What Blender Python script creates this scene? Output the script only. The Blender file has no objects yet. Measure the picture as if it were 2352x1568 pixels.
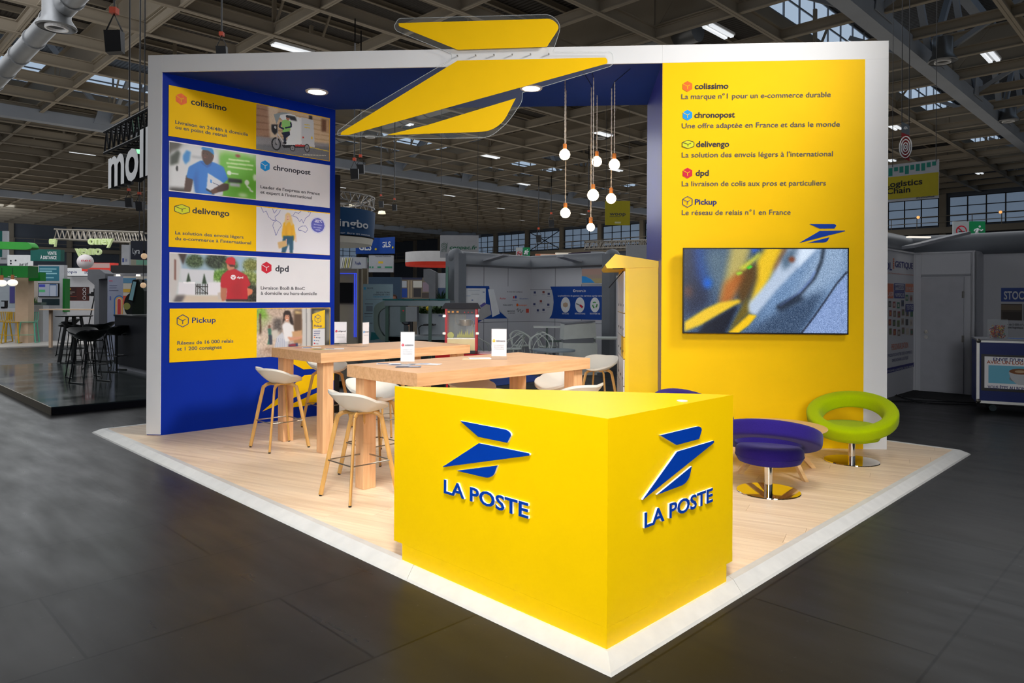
import bpy, math, random
import numpy as np
from mathutils import Vector, Matrix
random.seed(7); rng = np.random.default_rng(5)
S = bpy.context.scene
COL = S.collection
V = Vector
# ---------------------------------------------------------------- camera
F, PX, PY, ROLL = 1628.5, 1215.1, 685.2, 0.0051     # measured focal length (px), principal point, roll
ZC = 1.70                                            # eye height
cr, sr = math.cos(ROLL), math.sin(ROLL)
cam = bpy.data.cameras.new('camera'); cam_o = bpy.data.objects.new('camera', cam); COL.objects.link(cam_o)
cam.sensor_width = 36.0; cam.lens = F / 2352 * 36
cam.shift_x = (1176 - PX) / 2352; cam.shift_y = -(784 - PY) / 2352
cam.clip_end = 400
cam_o.matrix_world = Matrix(((cr, -sr, 0, 0), (0, 0, -1, 0), (sr, cr, 0, ZC), (0, 0, 0, 1)))
S.camera = cam_o
# ---------------------------------------------------------------- colour handling, world
S.view_settings.view_transform = 'Standard'; S.view_settings.look = 'None'
S.view_settings.exposure = 0.0; S.view_settings.gamma = 1.0; S.view_settings.use_curve_mapping = False
w = bpy.data.worlds.new('hall_air'); S.world = w; w.use_nodes = True
w.node_tree.nodes['Background'].inputs[0].default_value = (0.80, 0.88, 1.0, 1)
w.node_tree.nodes['Background'].inputs[1].default_value = 0.14
def area(name, loc, aim, size, power, col=(1, 1, 1), spread=180, sy=None):
    l = bpy.data.lights.new(name, 'AREA'); l.energy = power; l.color = col; l.size = size
    if sy: l.shape = 'RECTANGLE'; l.size_y = sy
    l.spread = math.radians(spread)
    o = bpy.data.objects.new(name, l); COL.objects.link(o); o.location = loc
    o.rotation_euler = (V(aim) - V(loc)).to_track_quat('-Z', 'Y').to_euler(); return o
def spot(name, loc, aim, angle, power, col=(1, 1, 1), r=0.1, blend=0.5):
    l = bpy.data.lights.new(name, 'SPOT'); l.energy = power; l.color = col; l.shadow_soft_size = r
    l.spot_size = math.radians(angle); l.spot_blend = blend
    o = bpy.data.objects.new(name, l); COL.objects.link(o); o.location = loc
    o.rotation_euler = (V(aim) - V(loc)).to_track_quat('-Z', 'Y').to_euler(); return o
# area lights in place of roof spotlights on the stand, plus an added low fill
area('stand_floodlight', (-4.5, 0.5, 8.2), (-2.0, 6.2, 0.0), 1.6, 36, (.90, .94, 1.0), 50)
area('stand_floodlight', (3.5, 0.2, 8.2), (2.8, 5.8, 0.0), 1.6, 30, (.96, .96, 1.0), 50)
area('stand_floodlight', (0.2, -0.5, 8.4), (0, 4.6, 0.0), 1.6, 84, (1.0, .97, .93), 52)
area('stand_floodlight', (5.6, 5.2, 6.4), (-3.2, 9.2, 0.6), 1.2, 84, (1.0, .98, .95), 60)
area('stand_low_fill', (-0.4, -6.2, 3.6), (0.0, 8.5, 1.4), 3.0, 112, (.95, .965, 1.0), 60)  # fill behind the camera, added to brighten counter and walls evenly
# unseen area fills added in place of roof lanterns, fittings and bounce from neighbouring stands
area('hall_fill', (-14, 22, 9.6), (-14, 22, 0), 22, 1500, (.93, .96, 1.0))
area('hall_fill', (14, 24, 9.6), (14, 24, 0), 22, 1500, (.93, .96, 1.0))
area('hall_fill', (0, 55, 9.6), (0, 55, 0), 40, 5600, (.93, .96, 1.0))
area('roof_bounce_fill', (-12, 26, 5.2), (-12, 26, 12), 26, 520, (1.0, .92, .80))  # unseen upward fill in mid-air, added to brighten the roof steel
area('hall_fill', (-34, 44, 9.6), (-34, 44, 0), 24, 3400, (.93, .96, 1.0))
area('hall_fill', (-62, 60, 5.5), (-72, 70, 7), 30, 4200, (.85, .92, 1.0))  # added fill turned on the far left wall to lift its darkness
area('hall_fill', (-17, 15, 8.5), (-16, 26, 1), 10, 800, (.96, .97, 1.0))  # extra fill added to brighten the neighbouring stands on the left
area('roof_bounce_fill', (-50, 56, 5.2), (-50, 56, 12), 34, 1500, (1.0, .93, .84))
area('roof_bounce_fill', (18, 24, 5.2), (18, 24, 12), 26, 400, (1.0, .92, .80))
area('roof_bounce_fill', (0, 60, 5.5), (0, 60, 12), 50, 1900, (1.0, .93, .84))
spot('green_spotlight', (-7.2, 13.5, 5.4), (-5.6, 9.0, 0), 46, 160, (.35, 1.0, .55), .15, .4)

# ---------------------------------------------------------------- measuring helpers: pixel of the photo -> ray -> point on a real plane
CAM = V((0, 0, ZC)); RX = V((cr, 0, sr)); RU = V((-sr, 0, cr))
def ray(x, y): return V((0, 1, 0)) + RX * ((x - PX) / F) - RU * ((y - PY) / F)
def on_z(x, y, z):
    d = ray(x, y); return CAM + d * ((z - ZC) / d.z)
def at_y(x, y, Y):
    d = ray(x, y); return CAM + d * (Y / d.y)
TH = 0.8006
U = V((math.cos(TH), math.sin(TH), 0)); VV = V((-math.sin(TH), math.cos(TH), 0)); Z = V((0, 0, 1)); X = V((1, 0, 0))
FL = 0.05                                            # stand floor level
class PL:                                            # a vertical plane with its own left-to-right axis s and height t
    def __init__(s, O, S_, N=None):
        s.O = V(O); s.S = S_.normalized(); s.N = N if N else V((s.S.y, -s.S.x, 0)); s.tr = (1, 0, 0)
    def c(s, x, y):
        k, ox, oy = s.tr; return x / k + ox, y / k + oy
    def st(s, x, y):
        x, y = s.c(x, y); d = ray(x, y); k = (s.O - CAM).dot(s.N) / d.dot(s.N); P = CAM + d * k
        return (P - s.O).dot(s.S), P.z
    def p(s, a, t, h=0): return V((s.O.x, s.O.y, 0)) + s.S * a + Z * t + s.N * h
    def px(s, x, y, h=0):
        a, t = s.st(x, y); return s.p(a, t, h)
def plane_at(x, y, Y, S_): return PL(at_y(x, y, Y), S_)
# ---------------------------------------------------------------- materials
def lin(c):
    return tuple(((v / 255) / 12.92 if v / 255 <= .04045 else ((v / 255 + .055) / 1.055) ** 2.4) for v in c)
MATS = {}
def mat(name, rgb, rough=.5, metal=0, noise=0.04, scale=6, bump=0, emit=0, trans=0, alpha=1, ior=1.45, coat=0, sheen=0, stretch=None, rvar=0, spec=.35):
    if name in MATS: return MATS[name]
    m = bpy.data.materials.new(name); m.use_nodes = True; n = m.node_tree.nodes; k = m.node_tree.links
    b = n['Principled BSDF']; c = lin(rgb)
    b.inputs['Roughness'].default_value = rough; b.inputs['Metallic'].default_value = metal
    b.inputs['Base Color'].default_value = (*c, 1); b.inputs['IOR'].default_value = ior
    b.inputs['Specular IOR Level'].default_value = spec if not metal and not trans and alpha == 1 else .5
    if coat: b.inputs['Coat Weight'].default_value = coat; b.inputs['Coat Roughness'].default_value = .08
    if sheen: b.inputs['Sheen Weight'].default_value = sheen
    if trans: b.inputs['Transmission Weight'].default_value = trans
    if alpha < 1: b.inputs['Alpha'].default_value = alpha
    if emit:
        b.inputs['Emission Color'].default_value = (*c, 1); b.inputs['Emission Strength'].default_value = emit
    if noise or bump or rvar:
        tc = n.new('ShaderNodeTexCoord'); mp = n.new('ShaderNodeMapping'); nz = n.new('ShaderNodeTexNoise')
        k.new(tc.outputs['Object'], mp.inputs[0]); k.new(mp.outputs[0], nz.inputs['Vector'])
        nz.inputs['Scale'].default_value = scale; nz.inputs['Detail'].default_value = 4
        if noise:
            r = n.new('ShaderNodeMapRange'); k.new(nz.outputs['Fac'], r.inputs[0])
            r.inputs[1].default_value = .3; r.inputs[2].default_value = .7; r.inputs[3].default_value = 1 - noise; r.inputs[4].default_value = 1 + noise
            vm = n.new('ShaderNodeVectorMath'); vm.operation = 'SCALE'; vm.inputs[0].default_value = c
            k.new(r.outputs[0], vm.inputs['Scale']); k.new(vm.outputs[0], b.inputs['Base Color'])
        if rvar:
            r = n.new('ShaderNodeMapRange'); k.new(nz.outputs['Fac'], r.inputs[0]); r.inputs[1].default_value = .3; r.inputs[2].default_value = .7
            r.inputs[3].default_value = rough - rvar; r.inputs[4].default_value = rough + rvar; k.new(r.outputs[0], b.inputs['Roughness'])
        if bump:
            bp = n.new('ShaderNodeBump'); bp.inputs['Strength'].default_value = bump; bp.inputs['Distance'].default_value = .01
            k.new(nz.outputs['Fac'], bp.inputs['Height']); k.new(bp.outputs[0], b.inputs['Normal'])
    MATS[name] = m; return m
def ink_mat(name, rough=.5, emit=0):
    m = bpy.data.materials.new(name); m.use_nodes = True; n = m.node_tree.nodes; k = m.node_tree.links
    b = n['Principled BSDF']; a = n.new('ShaderNodeVertexColor'); a.layer_name = 'Col'
    k.new(a.outputs['Color'], b.inputs['Base Color']); b.inputs['Roughness'].default_value = rough
    if emit:
        k.new(a.outputs['Color'], b.inputs['Emission Color']); b.inputs['Emission Strength'].default_value = emit
        dk = n.new('ShaderNodeVectorMath'); dk.operation = 'SCALE'; dk.inputs['Scale'].default_value = .15
        k.new(a.outputs['Color'], dk.inputs[0]); k.new(dk.outputs[0], b.inputs['Base Color'])
    MATS[name] = m; return m
INK = ink_mat('printed_ink'); SCREEN = ink_mat('lit_screen', .25, 1.0); LITSIGN = ink_mat('backlit_print', .5, .35)
def wood(name, rgb, dark, rough, sc, ang, rand=.0):
    m = bpy.data.materials.new(name); m.use_nodes = True; n = m.node_tree.nodes; k = m.node_tree.links; b = n['Principled BSDF']
    tc = n.new('ShaderNodeTexCoord'); mp = n.new('ShaderNodeMapping'); k.new(tc.outputs['Object'], mp.inputs[0])
    mp.vector_type = 'TEXTURE'; mp.inputs['Rotation'].default_value = ang; mp.inputs['Scale'].default_value = [1 / v for v in sc]
    oi = n.new('ShaderNodeObjectInfo'); cm = n.new('ShaderNodeCombineXYZ'); mu = n.new('ShaderNodeMath'); mu.operation = 'MULTIPLY'; mu.inputs[1].default_value = 37 if rand else 0
    k.new(oi.outputs['Random'], mu.inputs[0]); k.new(mu.outputs[0], cm.inputs[0]); k.new(mu.outputs[0], cm.inputs[1]); k.new(cm.outputs[0], mp.inputs['Location'])
    nz = n.new('ShaderNodeTexNoise'); k.new(mp.outputs[0], nz.inputs['Vector']); nz.inputs['Scale'].default_value = 1; nz.inputs['Detail'].default_value = 8; nz.inputs['Roughness'].default_value = .62
    r = n.new('ShaderNodeValToRGB'); k.new(nz.outputs['Fac'], r.inputs[0])
    r.color_ramp.elements[0].position = .30; r.color_ramp.elements[0].color = (*lin(dark), 1)
    r.color_ramp.elements[1].position = .62; r.color_ramp.elements[1].color = (*lin(rgb), 1)
    out = r.outputs[0]
    if rand:
        mr = n.new('ShaderNodeMapRange'); k.new(oi.outputs['Random'], mr.inputs[0]); mr.inputs[3].default_value = 1 - rand; mr.inputs[4].default_value = 1 + rand * .5
        vm = n.new('ShaderNodeVectorMath'); vm.operation = 'SCALE'; k.new(out, vm.inputs[0]); k.new(mr.outputs[0], vm.inputs['Scale']); out = vm.outputs[0]
    k.new(out, b.inputs['Base Color']); b.inputs['Roughness'].default_value = rough
    bp = n.new('ShaderNodeBump'); bp.inputs['Strength'].default_value = .08; bp.inputs['Distance'].default_value = .003; k.new(nz.outputs['Fac'], bp.inputs['Height']); k.new(bp.outputs[0], b.inputs['Normal'])
    MATS[name] = m; return m
M = {}
YEL = mat('yellow_laminate', (250, 204, 0), .36, noise=.02, scale=3)
YELP = mat('yellow_print', (246, 196, 0), .55, noise=.015, scale=3, spec=.15)
BLUE = mat('blue_print', (0, 40, 150), .55, noise=.03, scale=3, spec=.15)
BLUE2 = mat('blue_letter', (0, 58, 160), .4, noise=.02)
WHITE = mat('white_paint', (226, 226, 226), .5, noise=.02, scale=2)
WHITEP = mat('white_print', (224, 222, 224), .5, noise=.01)
GREYT = mat('grey_ink', (84, 84, 88), .6); DARKT = mat('charcoal_ink', (44, 46, 56), .6); NAVY = mat('navy_ink', (28, 42, 110), .6)
BLACK = mat('black_plastic', (18, 18, 20), .35); ALU = mat('brushed_aluminium', (222, 220, 214), .42, .3, noise=.05, scale=9)
CHROME = mat('polished_chrome', (225, 222, 215), .05, 1, noise=0)
STEEL = mat('brushed_steel', (165, 160, 150), .3, 1, noise=.1, scale=20)
ACR = mat('clear_acrylic', (225, 232, 232), .03, trans=0, alpha=.03, noise=0)
ACE = mat('acrylic_cut_edge', (215, 222, 222), .2, alpha=.42, noise=0)
GLASS = mat('clear_glass', (230, 240, 240), .03, alpha=.12, noise=0)
SHELL = mat('white_shell_plastic', (226, 222, 210), .42, noise=.01)
BLSHELL = mat('black_shell_plastic', (14, 18, 18), .35, noise=.01)
OAK = wood('oak_tabletop', (226, 178, 130), (205, 152, 104), .42, (2.2, 34, 30), (0, 0, TH))
OAKV = wood('oak_upright', (226, 178, 130), (206, 153, 106), .42, (30, 30, 2.0), (0, 0, 0))
OAKL = wood('oak_stool_leg', (205, 158, 88), (184, 134, 66), .4, (30, 30, 3), (0, 0, 0))
OAKT = wood('pale_oak', (232, 190, 130), (214, 168, 108), .4, (3, 30, 30), (0, 0, 0))
PLANK = wood('pale_plank', (246, 220, 186), (222, 190, 152), .36, (.9, 19, 5), (0, 0, math.atan2(1, -1.97)), .06)
GREENF = mat('lime_felt', (172, 194, 0), .95, noise=.06, scale=160, bump=.2, sheen=.06, spec=.1)
PURPF = mat('purple_felt', (42, 28, 110), .95, noise=.10, scale=160, bump=.2, sheen=.12, spec=.1)
BULB = mat('lit_bulb', (255, 222, 172), .2, noise=0, emit=14)
LED = mat('lit_diffuser', (250, 252, 255), .2, noise=0, emit=7)
TUBE = mat('fluorescent_tube', (240, 245, 250), .2, noise=0, emit=.75)
DIMW = mat('dim_lamp', (250, 240, 225), .2, noise=0, emit=.9)
SKYG = mat('daylight_glazing', (176, 196, 218), .3, noise=.1, scale=1, emit=.75)
WINP = mat('wall_glazing', (120, 138, 160), .3, noise=.15, scale=.6, emit=.45)
BEAM = mat('painted_steel_beam', (150, 140, 124), .6, noise=.08, scale=.4)
TRUSSM = mat('pale_truss_steel', (150, 156, 165), .55, noise=.08, scale=.6)
DARKST = mat('dark_steel', (30, 30, 32), .5)
GREYP = mat('grey_panel', (150, 152, 158), .5); WALLG = mat('booth_white_panel', (196, 197, 202), .5, noise=.02, scale=1)
GREYC = mat('grey_curved_cladding', (110, 114, 120), .4, noise=.03)
# ---------------------------------------------------------------- mesh helpers
def tag(o, label=None, cat=None, group=None, kind=None):
    if label: o['label'] = label
    if cat: o['category'] = cat
    if group: o['group'] = group
    if kind: o['kind'] = kind
    return o
def thing(name, label, cat, loc, rz=0, group=None):
    o = bpy.data.objects.new(name, None); COL.objects.link(o); o.empty_display_size = .1
    o.location = loc; o.rotation_euler = (0, 0, rz)
    o.matrix_basis = Matrix.Translation(V(loc)) @ Matrix.Rotation(rz, 4, 'Z')
    return tag(o, label, cat, group)
def wm(o):
    m = o.matrix_basis.copy()
    while o.parent: o = o.parent; m = o.matrix_basis @ m
    return m
class MB:
    def __init__(s): s.v = []; s.f = []; s.c = []
    def add(s, vs, fs, col=None):
        k = len(s.v); s.v += [V(p) for p in vs]; s.f += [tuple(i + k for i in f) for f in fs]; s.c += [col] * len(fs); return s
    def par(s, o, a, b, c, col=None):          # parallelepiped
        o, a, b, c = V(o), V(a), V(b), V(c)
        return s.add([o, o + a, o + a + b, o + b, o + c, o + a + c, o + a + b + c, o + b + c],
                     [(3, 2, 1, 0), (4, 5, 6, 7), (0, 1, 5, 4), (1, 2, 6, 5), (2, 3, 7, 6), (3, 0, 4, 7)], col)
    def box(s, c, x, y, z, rz=0, col=None):    # centre x,y and base z in c
        a = V((math.cos(rz), math.sin(rz), 0)); b = V((-a.y, a.x, 0)); o = V(c) - a * x / 2 - b * y / 2
        return s.par(o, a * x, b * y, Z * z, col)
    def prism(s, pts, ext, col=None):
        pts = [V(p) for p in pts]; n = len(pts); e = V(ext)
        return s.add(pts + [p + e for p in pts], [tuple(range(n))[::-1], tuple(range(n, 2 * n))] + [(i, (i + 1) % n, n + (i + 1) % n, n + i) for i in range(n)], col)
    def poly(s, pts, col=None): return s.add(pts, [tuple(range(len(pts)))], col)
    def tube(s, pts, r, n=8, closed=False, col=None, flat=1, ref=None):
        pts = [V(p) for p in pts]; m = len(pts); rs = r if isinstance(r, (list, tuple)) else [r] * m
        vs = []; prev = V(ref) if ref else None
        for i, p in enumerate(pts):
            if closed: t = pts[(i + 1) % m] - pts[i - 1]
            else: t = pts[min(i + 1, m - 1)] - pts[max(i - 1, 0)]
            t.normalize()
            if prev is None: prev = V((0, 0, 1)) if abs(t.z) < .9 else V((1, 0, 0))
            b = t.cross(prev).normalized(); a = b.cross(t).normalized(); prev = a
            for j in range(n):
                q = 2 * math.pi * (j + .5) / n; vs.append(p + (a * math.cos(q) * flat + b * math.sin(q)) * rs[i])
        fs = []
        for i in range(m if closed else m - 1):
            for j in range(n):
                a0 = i * n + j; a1 = i * n + (j + 1) % n; k = ((i + 1) % m) * n
                fs.append((a0, a1, k + (j + 1) % n, k + j))
        if not closed: fs += [tuple(range(n))[::-1], tuple(range((m - 1) * n, m * n))]
        return s.add(vs, fs, col)
    def lathe(s, prof, n=24, c=(0, 0, 0), mtx=None, col=None, cap=True):
        vs = []; m = len(prof)
        if m >= 4 and abs(prof[0][0] - prof[-1][0]) < 1e-6 and prof[0][0] > 1e-3: prof = list(prof) + [prof[0]]; m += 1; cap = False
        for r, z in prof:
            for j in range(n):
                q = 2 * math.pi * j / n; p = V((r * math.cos(q), r * math.sin(q), z))
                vs.append((mtx @ p if mtx else p) + V(c))
        fs = [(i * n + j, i * n + (j + 1) % n, (i + 1) * n + (j + 1) % n, (i + 1) * n + j) for i in range(m - 1) for j in range(n)]
        if cap and prof[0][0] > 1e-6: fs.append(tuple(range(n))[::-1])
        if cap and prof[-1][0] > 1e-6: fs.append(tuple(range((m - 1) * n, m * n)))
        return s.add(vs, fs, col)
    def ball(s, c, r, n=16, col=None, sz=1):
        return s.lathe([(r * math.sin(math.pi * i / (n // 2)) + 1e-7 * (i in (0, n // 2)), -r * sz * math.cos(math.pi * i / (n // 2))) for i in range(n // 2 + 1)], n, c, None, col)
    def build(s, name, m, parent=None, smooth=False, label=None, cat=None, group=None, kind=None, bevel=0, subd=0, centre=None):
        me = bpy.data.meshes.new(name); o = bpy.data.objects.new(name, me); COL.objects.link(o)
        if parent is None:
            if centre is None:
                xs = [p.x for p in s.v]; ys = [p.y for p in s.v]; zs = [p.z for p in s.v]
                centre = V(((min(xs) + max(xs)) / 2, (min(ys) + max(ys)) / 2, min(zs)))
            o.matrix_basis = Matrix.Translation(V(centre)); inv = o.matrix_basis.inverted()
        else:
            o.parent = parent; inv = wm(parent).inverted()
        me.from_pydata([inv @ p for p in s.v], [], s.f)
        if m: me.materials.append(m)
        if any(c is not None for c in s.c):
            at = me.color_attributes.new('Col', 'FLOAT_COLOR', 'CORNER'); buf = []
            for f, c in zip(s.f, s.c): buf += [*lin(c or (128, 128, 128)), 1] * len(f)
            at.data.foreach_set('color', buf)
        if smooth: me.shade_smooth() if hasattr(me, 'shade_smooth') else None
        me.update()
        if smooth: me.set_sharp_from_angle(angle=math.radians(40))
        if bevel:
            b = o.modifiers.new('edge', 'BEVEL'); b.width = bevel; b.segments = 2; b.limit_method = 'ANGLE'
        if subd:
            b = o.modifiers.new('soft', 'SUBSURF'); b.levels = b.render_levels = subd
        return tag(o, label, cat, group, kind)
def slab(name, pl, x0, y0, x1, y1, th, m, parent=None, h=0, col=None, **k):
    s0, t1 = pl.st(x0, y0); s1, t0 = pl.st(x1, y1)
    return MB().par(pl.p(s0, t0, h - th), pl.S * (s1 - s0), Z * (t1 - t0), pl.N * th, col).build(name, m, parent, **k)
def rounded(pts, rad, n=5):
    out = []; k = len(pts)
    for i in range(k):
        p = V((*pts[i], 0)); a = V((*pts[i - 1], 0)) - p; b = V((*pts[(i + 1) % k], 0)) - p
        r = rad[i] if isinstance(rad, (list, tuple)) else rad
        if r <= 0: out.append((p.x, p.y)); continue
        la, lb = a.length, b.length; a.normalize(); b.normalize(); r = min(r, la * .49, lb * .49)
        p0, p1 = p + a * r, p + b * r
        for j in range(n + 1):
            q = j / n; s_ = p0 * (1 - q) ** 2 + p * 2 * q * (1 - q) + p1 * q * q; out.append((s_.x, s_.y))
    return out
def ppoly(name, pl, pts, h0, h1, m, parent=None, rad=0, col=None, **k):   # pixel polygon on a plane, with thickness h0..h1
    P = [pl.px(x, y) for x, y in (rounded(pts, rad) if rad else pts)]
    return MB().prism([p + pl.N * h1 for p in P], pl.N * (h0 - h1), col).build(name, m, parent, **k)
FONT = None
def text_geo(body, bold=0, font_res=3):
    c = bpy.data.curves.new('t', 'FONT'); c.body = body; c.resolution_u = font_res; c.offset = bold; c.size = 1
    o = bpy.data.objects.new('t', c); COL.objects.link(o)
    dg = bpy.context.evaluated_depsgraph_get(); me = bpy.data.meshes.new_from_object(o.evaluated_get(dg))
    vs = [v.co.copy() for v in me.vertices]; fs = [tuple(p.vertices) for p in me.polygons]
    bpy.data.objects.remove(o); bpy.data.curves.remove(c); bpy.data.meshes.remove(me)
    return vs, fs
def text(pl, body, x0, y0, x1, cap, m, parent, name='lettering', y1=None, h=.003, bold=.012, depth=0, flip=False, label=None, shear=0, mb=None, col=None):
    """body on plane pl: baseline starts at pixel x0,y0, ends at x1,(y1); cap = capital height in pixels at the start"""
    vs, fs = text_geo(body, min(bold * .75, .024))
    if not vs: return None
    a0, t0 = pl.st(x0, y0); a1, t1 = pl.st(x1, y0 if y1 is None else y1); _, tc = pl.st(x0, y0 - cap)
    xs = [v.x for v in vs]; w0, w1 = min(xs), max(xs); ks = (a1 - a0) / (w1 - w0); kt = (tc - t0) / .69
    if flip: vs = [V((w0 + w1 - v.x, v.y, 0)) for v in vs]
    P = [pl.p(a0 + (v.x - w0) * ks + shear * v.y * kt, t0 + v.y * kt, h) for v in vs]
    q = mb or MB()
    if depth and mb is None:                         # raised letters: one part per letter
        par = list(range(len(P)))
        def fnd(i):
            while par[i] != i: par[i] = par[par[i]]; i = par[i]
            return i
        for f in fs:
            for i in f[1:]: par[fnd(i)] = fnd(f[0])
        grp = {}
        for f in fs: grp.setdefault(fnd(f[0]), []).append(f)
        for g in grp.values():
            q = MB(); q.add(P, g, col); q.add([p - pl.N * depth for p in P], [f[::-1] for f in g], col); es = {}
            for f in g:
                for i in range(len(f)): es[(f[i], f[(i + 1) % len(f)])] = 1
            for (a, b) in es:
                if (b, a) not in es: q.add([P[a], P[b], P[b] - pl.N * depth, P[a] - pl.N * depth], [(3, 2, 1, 0)], col)
            use = sorted({i for f in q.f for i in f}); mp_ = {o_: k_ for k_, o_ in enumerate(use)}
            q.v = [q.v[i] for i in use]; q.f = [tuple(mp_[i] for i in f) for f in q.f]; q.build(name, m, parent)
        return None
    q.add(P, fs, col)
    if depth:
        q.add([p - pl.N * depth for p in P], [f[::-1] for f in fs], col)
        ed = {}
        for f in fs:
            for i in range(len(f)):
                e = (f[i], f[(i + 1) % len(f)]); ed[e] = ed.get(e, 0) + 1
        for (a, b) in ed:
            if (b, a) not in ed: q.add([P[a], P[b], P[b] - pl.N * depth, P[a] - pl.N * depth], [(3, 2, 1, 0)], col)
    if mb: return None
    return q.build(name, m, parent, label=label)
def copy_tree(o, parent=None):
    c = o.copy(); COL.objects.link(c); c.parent = parent
    for ch in [q for q in KIDS.get(o, [])]: copy_tree(ch, c)
    return c
KIDS = {}
def index_kids():
    KIDS.clear()
    for q in bpy.data.objects:
        if q.parent: KIDS.setdefault(q.parent, []).append(q)
# ---------------------------------------------------------------- soft pictures painted into a fine grid of coloured faces (printed photos, screens)
class Canvas:
    def __init__(s, pl, x0, y0, x1, y1, nx, ny, base):
        s.pl = pl; s.s0, s.t1 = pl.st(x0, y0); s.s1, s.t0 = pl.st(x1, y1); s.nx, s.ny = nx, ny
        s.a = np.zeros((ny, nx, 3)) + np.array(base); gx = (np.arange(nx) + .5) / nx; gy = (np.arange(ny) + .5) / ny
        s.gx, s.gy = np.meshgrid(gx, gy)
    def uv(s, x, y):
        a, t = s.pl.st(x, y); return (a - s.s0) / (s.s1 - s.s0), (t - s.t0) / (s.t1 - s.t0)
    def blur(s, m, k):
        for _ in range(2):
            for ax in (0, 1):
                if k < 1: continue
                p = np.pad(m, [(k, k) if i == ax else (0, 0) for i in (0, 1)], mode='edge'); c = np.cumsum(p, axis=ax)
                c = np.insert(c, 0, 0, axis=ax); n = m.shape[ax]
                m = (np.take(c, range(2 * k + 1, 2 * k + 1 + n), axis=ax) - np.take(c, range(0, n), axis=ax)) / (2 * k + 1)
        return m
    def put(s, m, col, al=1):
        m = (m * al)[..., None]; s.a = s.a * (1 - m) + np.array(col) * m
    def poly(s, pts, col, b=0, al=1, rad=0):
        q = [s.uv(*p) for p in (rounded(pts, rad) if rad else pts)]; m = np.zeros((s.ny, s.nx), bool); n = len(q)
        for i in range(n):
            (xa, ya), (xb, yb) = q[i], q[(i + 1) % n]
            if abs(yb - ya) < 1e-12: continue
            m ^= ((ya > s.gy) != (yb > s.gy)) & (s.gx < (xb - xa) * (s.gy - ya) / (yb - ya) + xa)
        s.put(s.blur(m.astype(float), b), col, al)
    def ell(s, x, y, rx, ry, col, b=0, al=1):
        u0, v0 = s.uv(x, y); u1, _ = s.uv(x + rx, y); _, v1 = s.uv(x, y + ry)
        m = ((s.gx - u0) / (u1 - u0)) ** 2 + ((s.gy - v0) / (v1 - v0)) ** 2 < 1
        s.put(s.blur(m.astype(float), b), col, al)
    def line(s, pts, wd, col, b=0, al=1):
        for (x0, y0), (x1, y1) in zip(pts, pts[1:]):
            dx, dy = x1 - x0, y1 - y0; L = math.hypot(dx, dy) or 1; nx, ny = -dy / L * wd / 2, dx / L * wd / 2
            s.poly([(x0 + nx, y0 + ny), (x1 + nx, y1 + ny), (x1 - nx, y1 - ny), (x0 - nx, y0 - ny)], col, b, al)
    def grain(s, amt, k=0, sel=None):
        g = s.blur(rng.normal(0, 1, (s.ny, s.nx)), k); g /= g.std(); s.a += (g * amt * (1 if sel is None else sel))[..., None]
    def build(s, name, m, parent, h=.002, **k):
        nx, ny = s.nx, s.ny; me = bpy.data.meshes.new(name); o = bpy.data.objects.new(name, me); COL.objects.link(o)
        o.parent = parent; inv = wm(parent).inverted()
        X_, Y_ = np.meshgrid(np.linspace(s.s0, s.s1, nx + 1), np.linspace(s.t0, s.t1, ny + 1))
        O = s.pl.p(0, 0, h); Sx = s.pl.S; P = np.stack([O.x + Sx.x * X_, O.y + Sx.y * X_, Y_], -1).reshape(-1, 3)
        R = np.array(inv); P = P @ R[:3, :3].T + R[:3, 3]
        i = np.arange(ny)[:, None] * (nx + 1) + np.arange(nx)[None]; f = np.stack([i, i + 1, i + nx + 2, i + nx + 1], -1).reshape(-1, 4)
        me.vertices.add(len(P)); me.vertices.foreach_set('co', P.ravel()); me.loops.add(f.size); me.polygons.add(len(f))
        me.loops.foreach_set('vertex_index', f.ravel()); me.polygons.foreach_set('loop_start', np.arange(len(f)) * 4)
        me.polygons.foreach_set('loop_total', np.full(len(f), 4)); me.update(calc_edges=True)
        c = np.clip(s.a, 0, 255) / 255; c = np.where(c <= .04045, c / 12.92, ((c + .055) / 1.055) ** 2.4).reshape(-1, 3)
        c = np.concatenate([c, np.ones((len(c), 1))], 1).repeat(4, 0)
        at = me.color_attributes.new('Col', 'FLOAT_COLOR', 'CORNER'); at.data.foreach_set('color', c.ravel().astype(np.float32))
        me.materials.append(m); return tag(o, **k)
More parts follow.
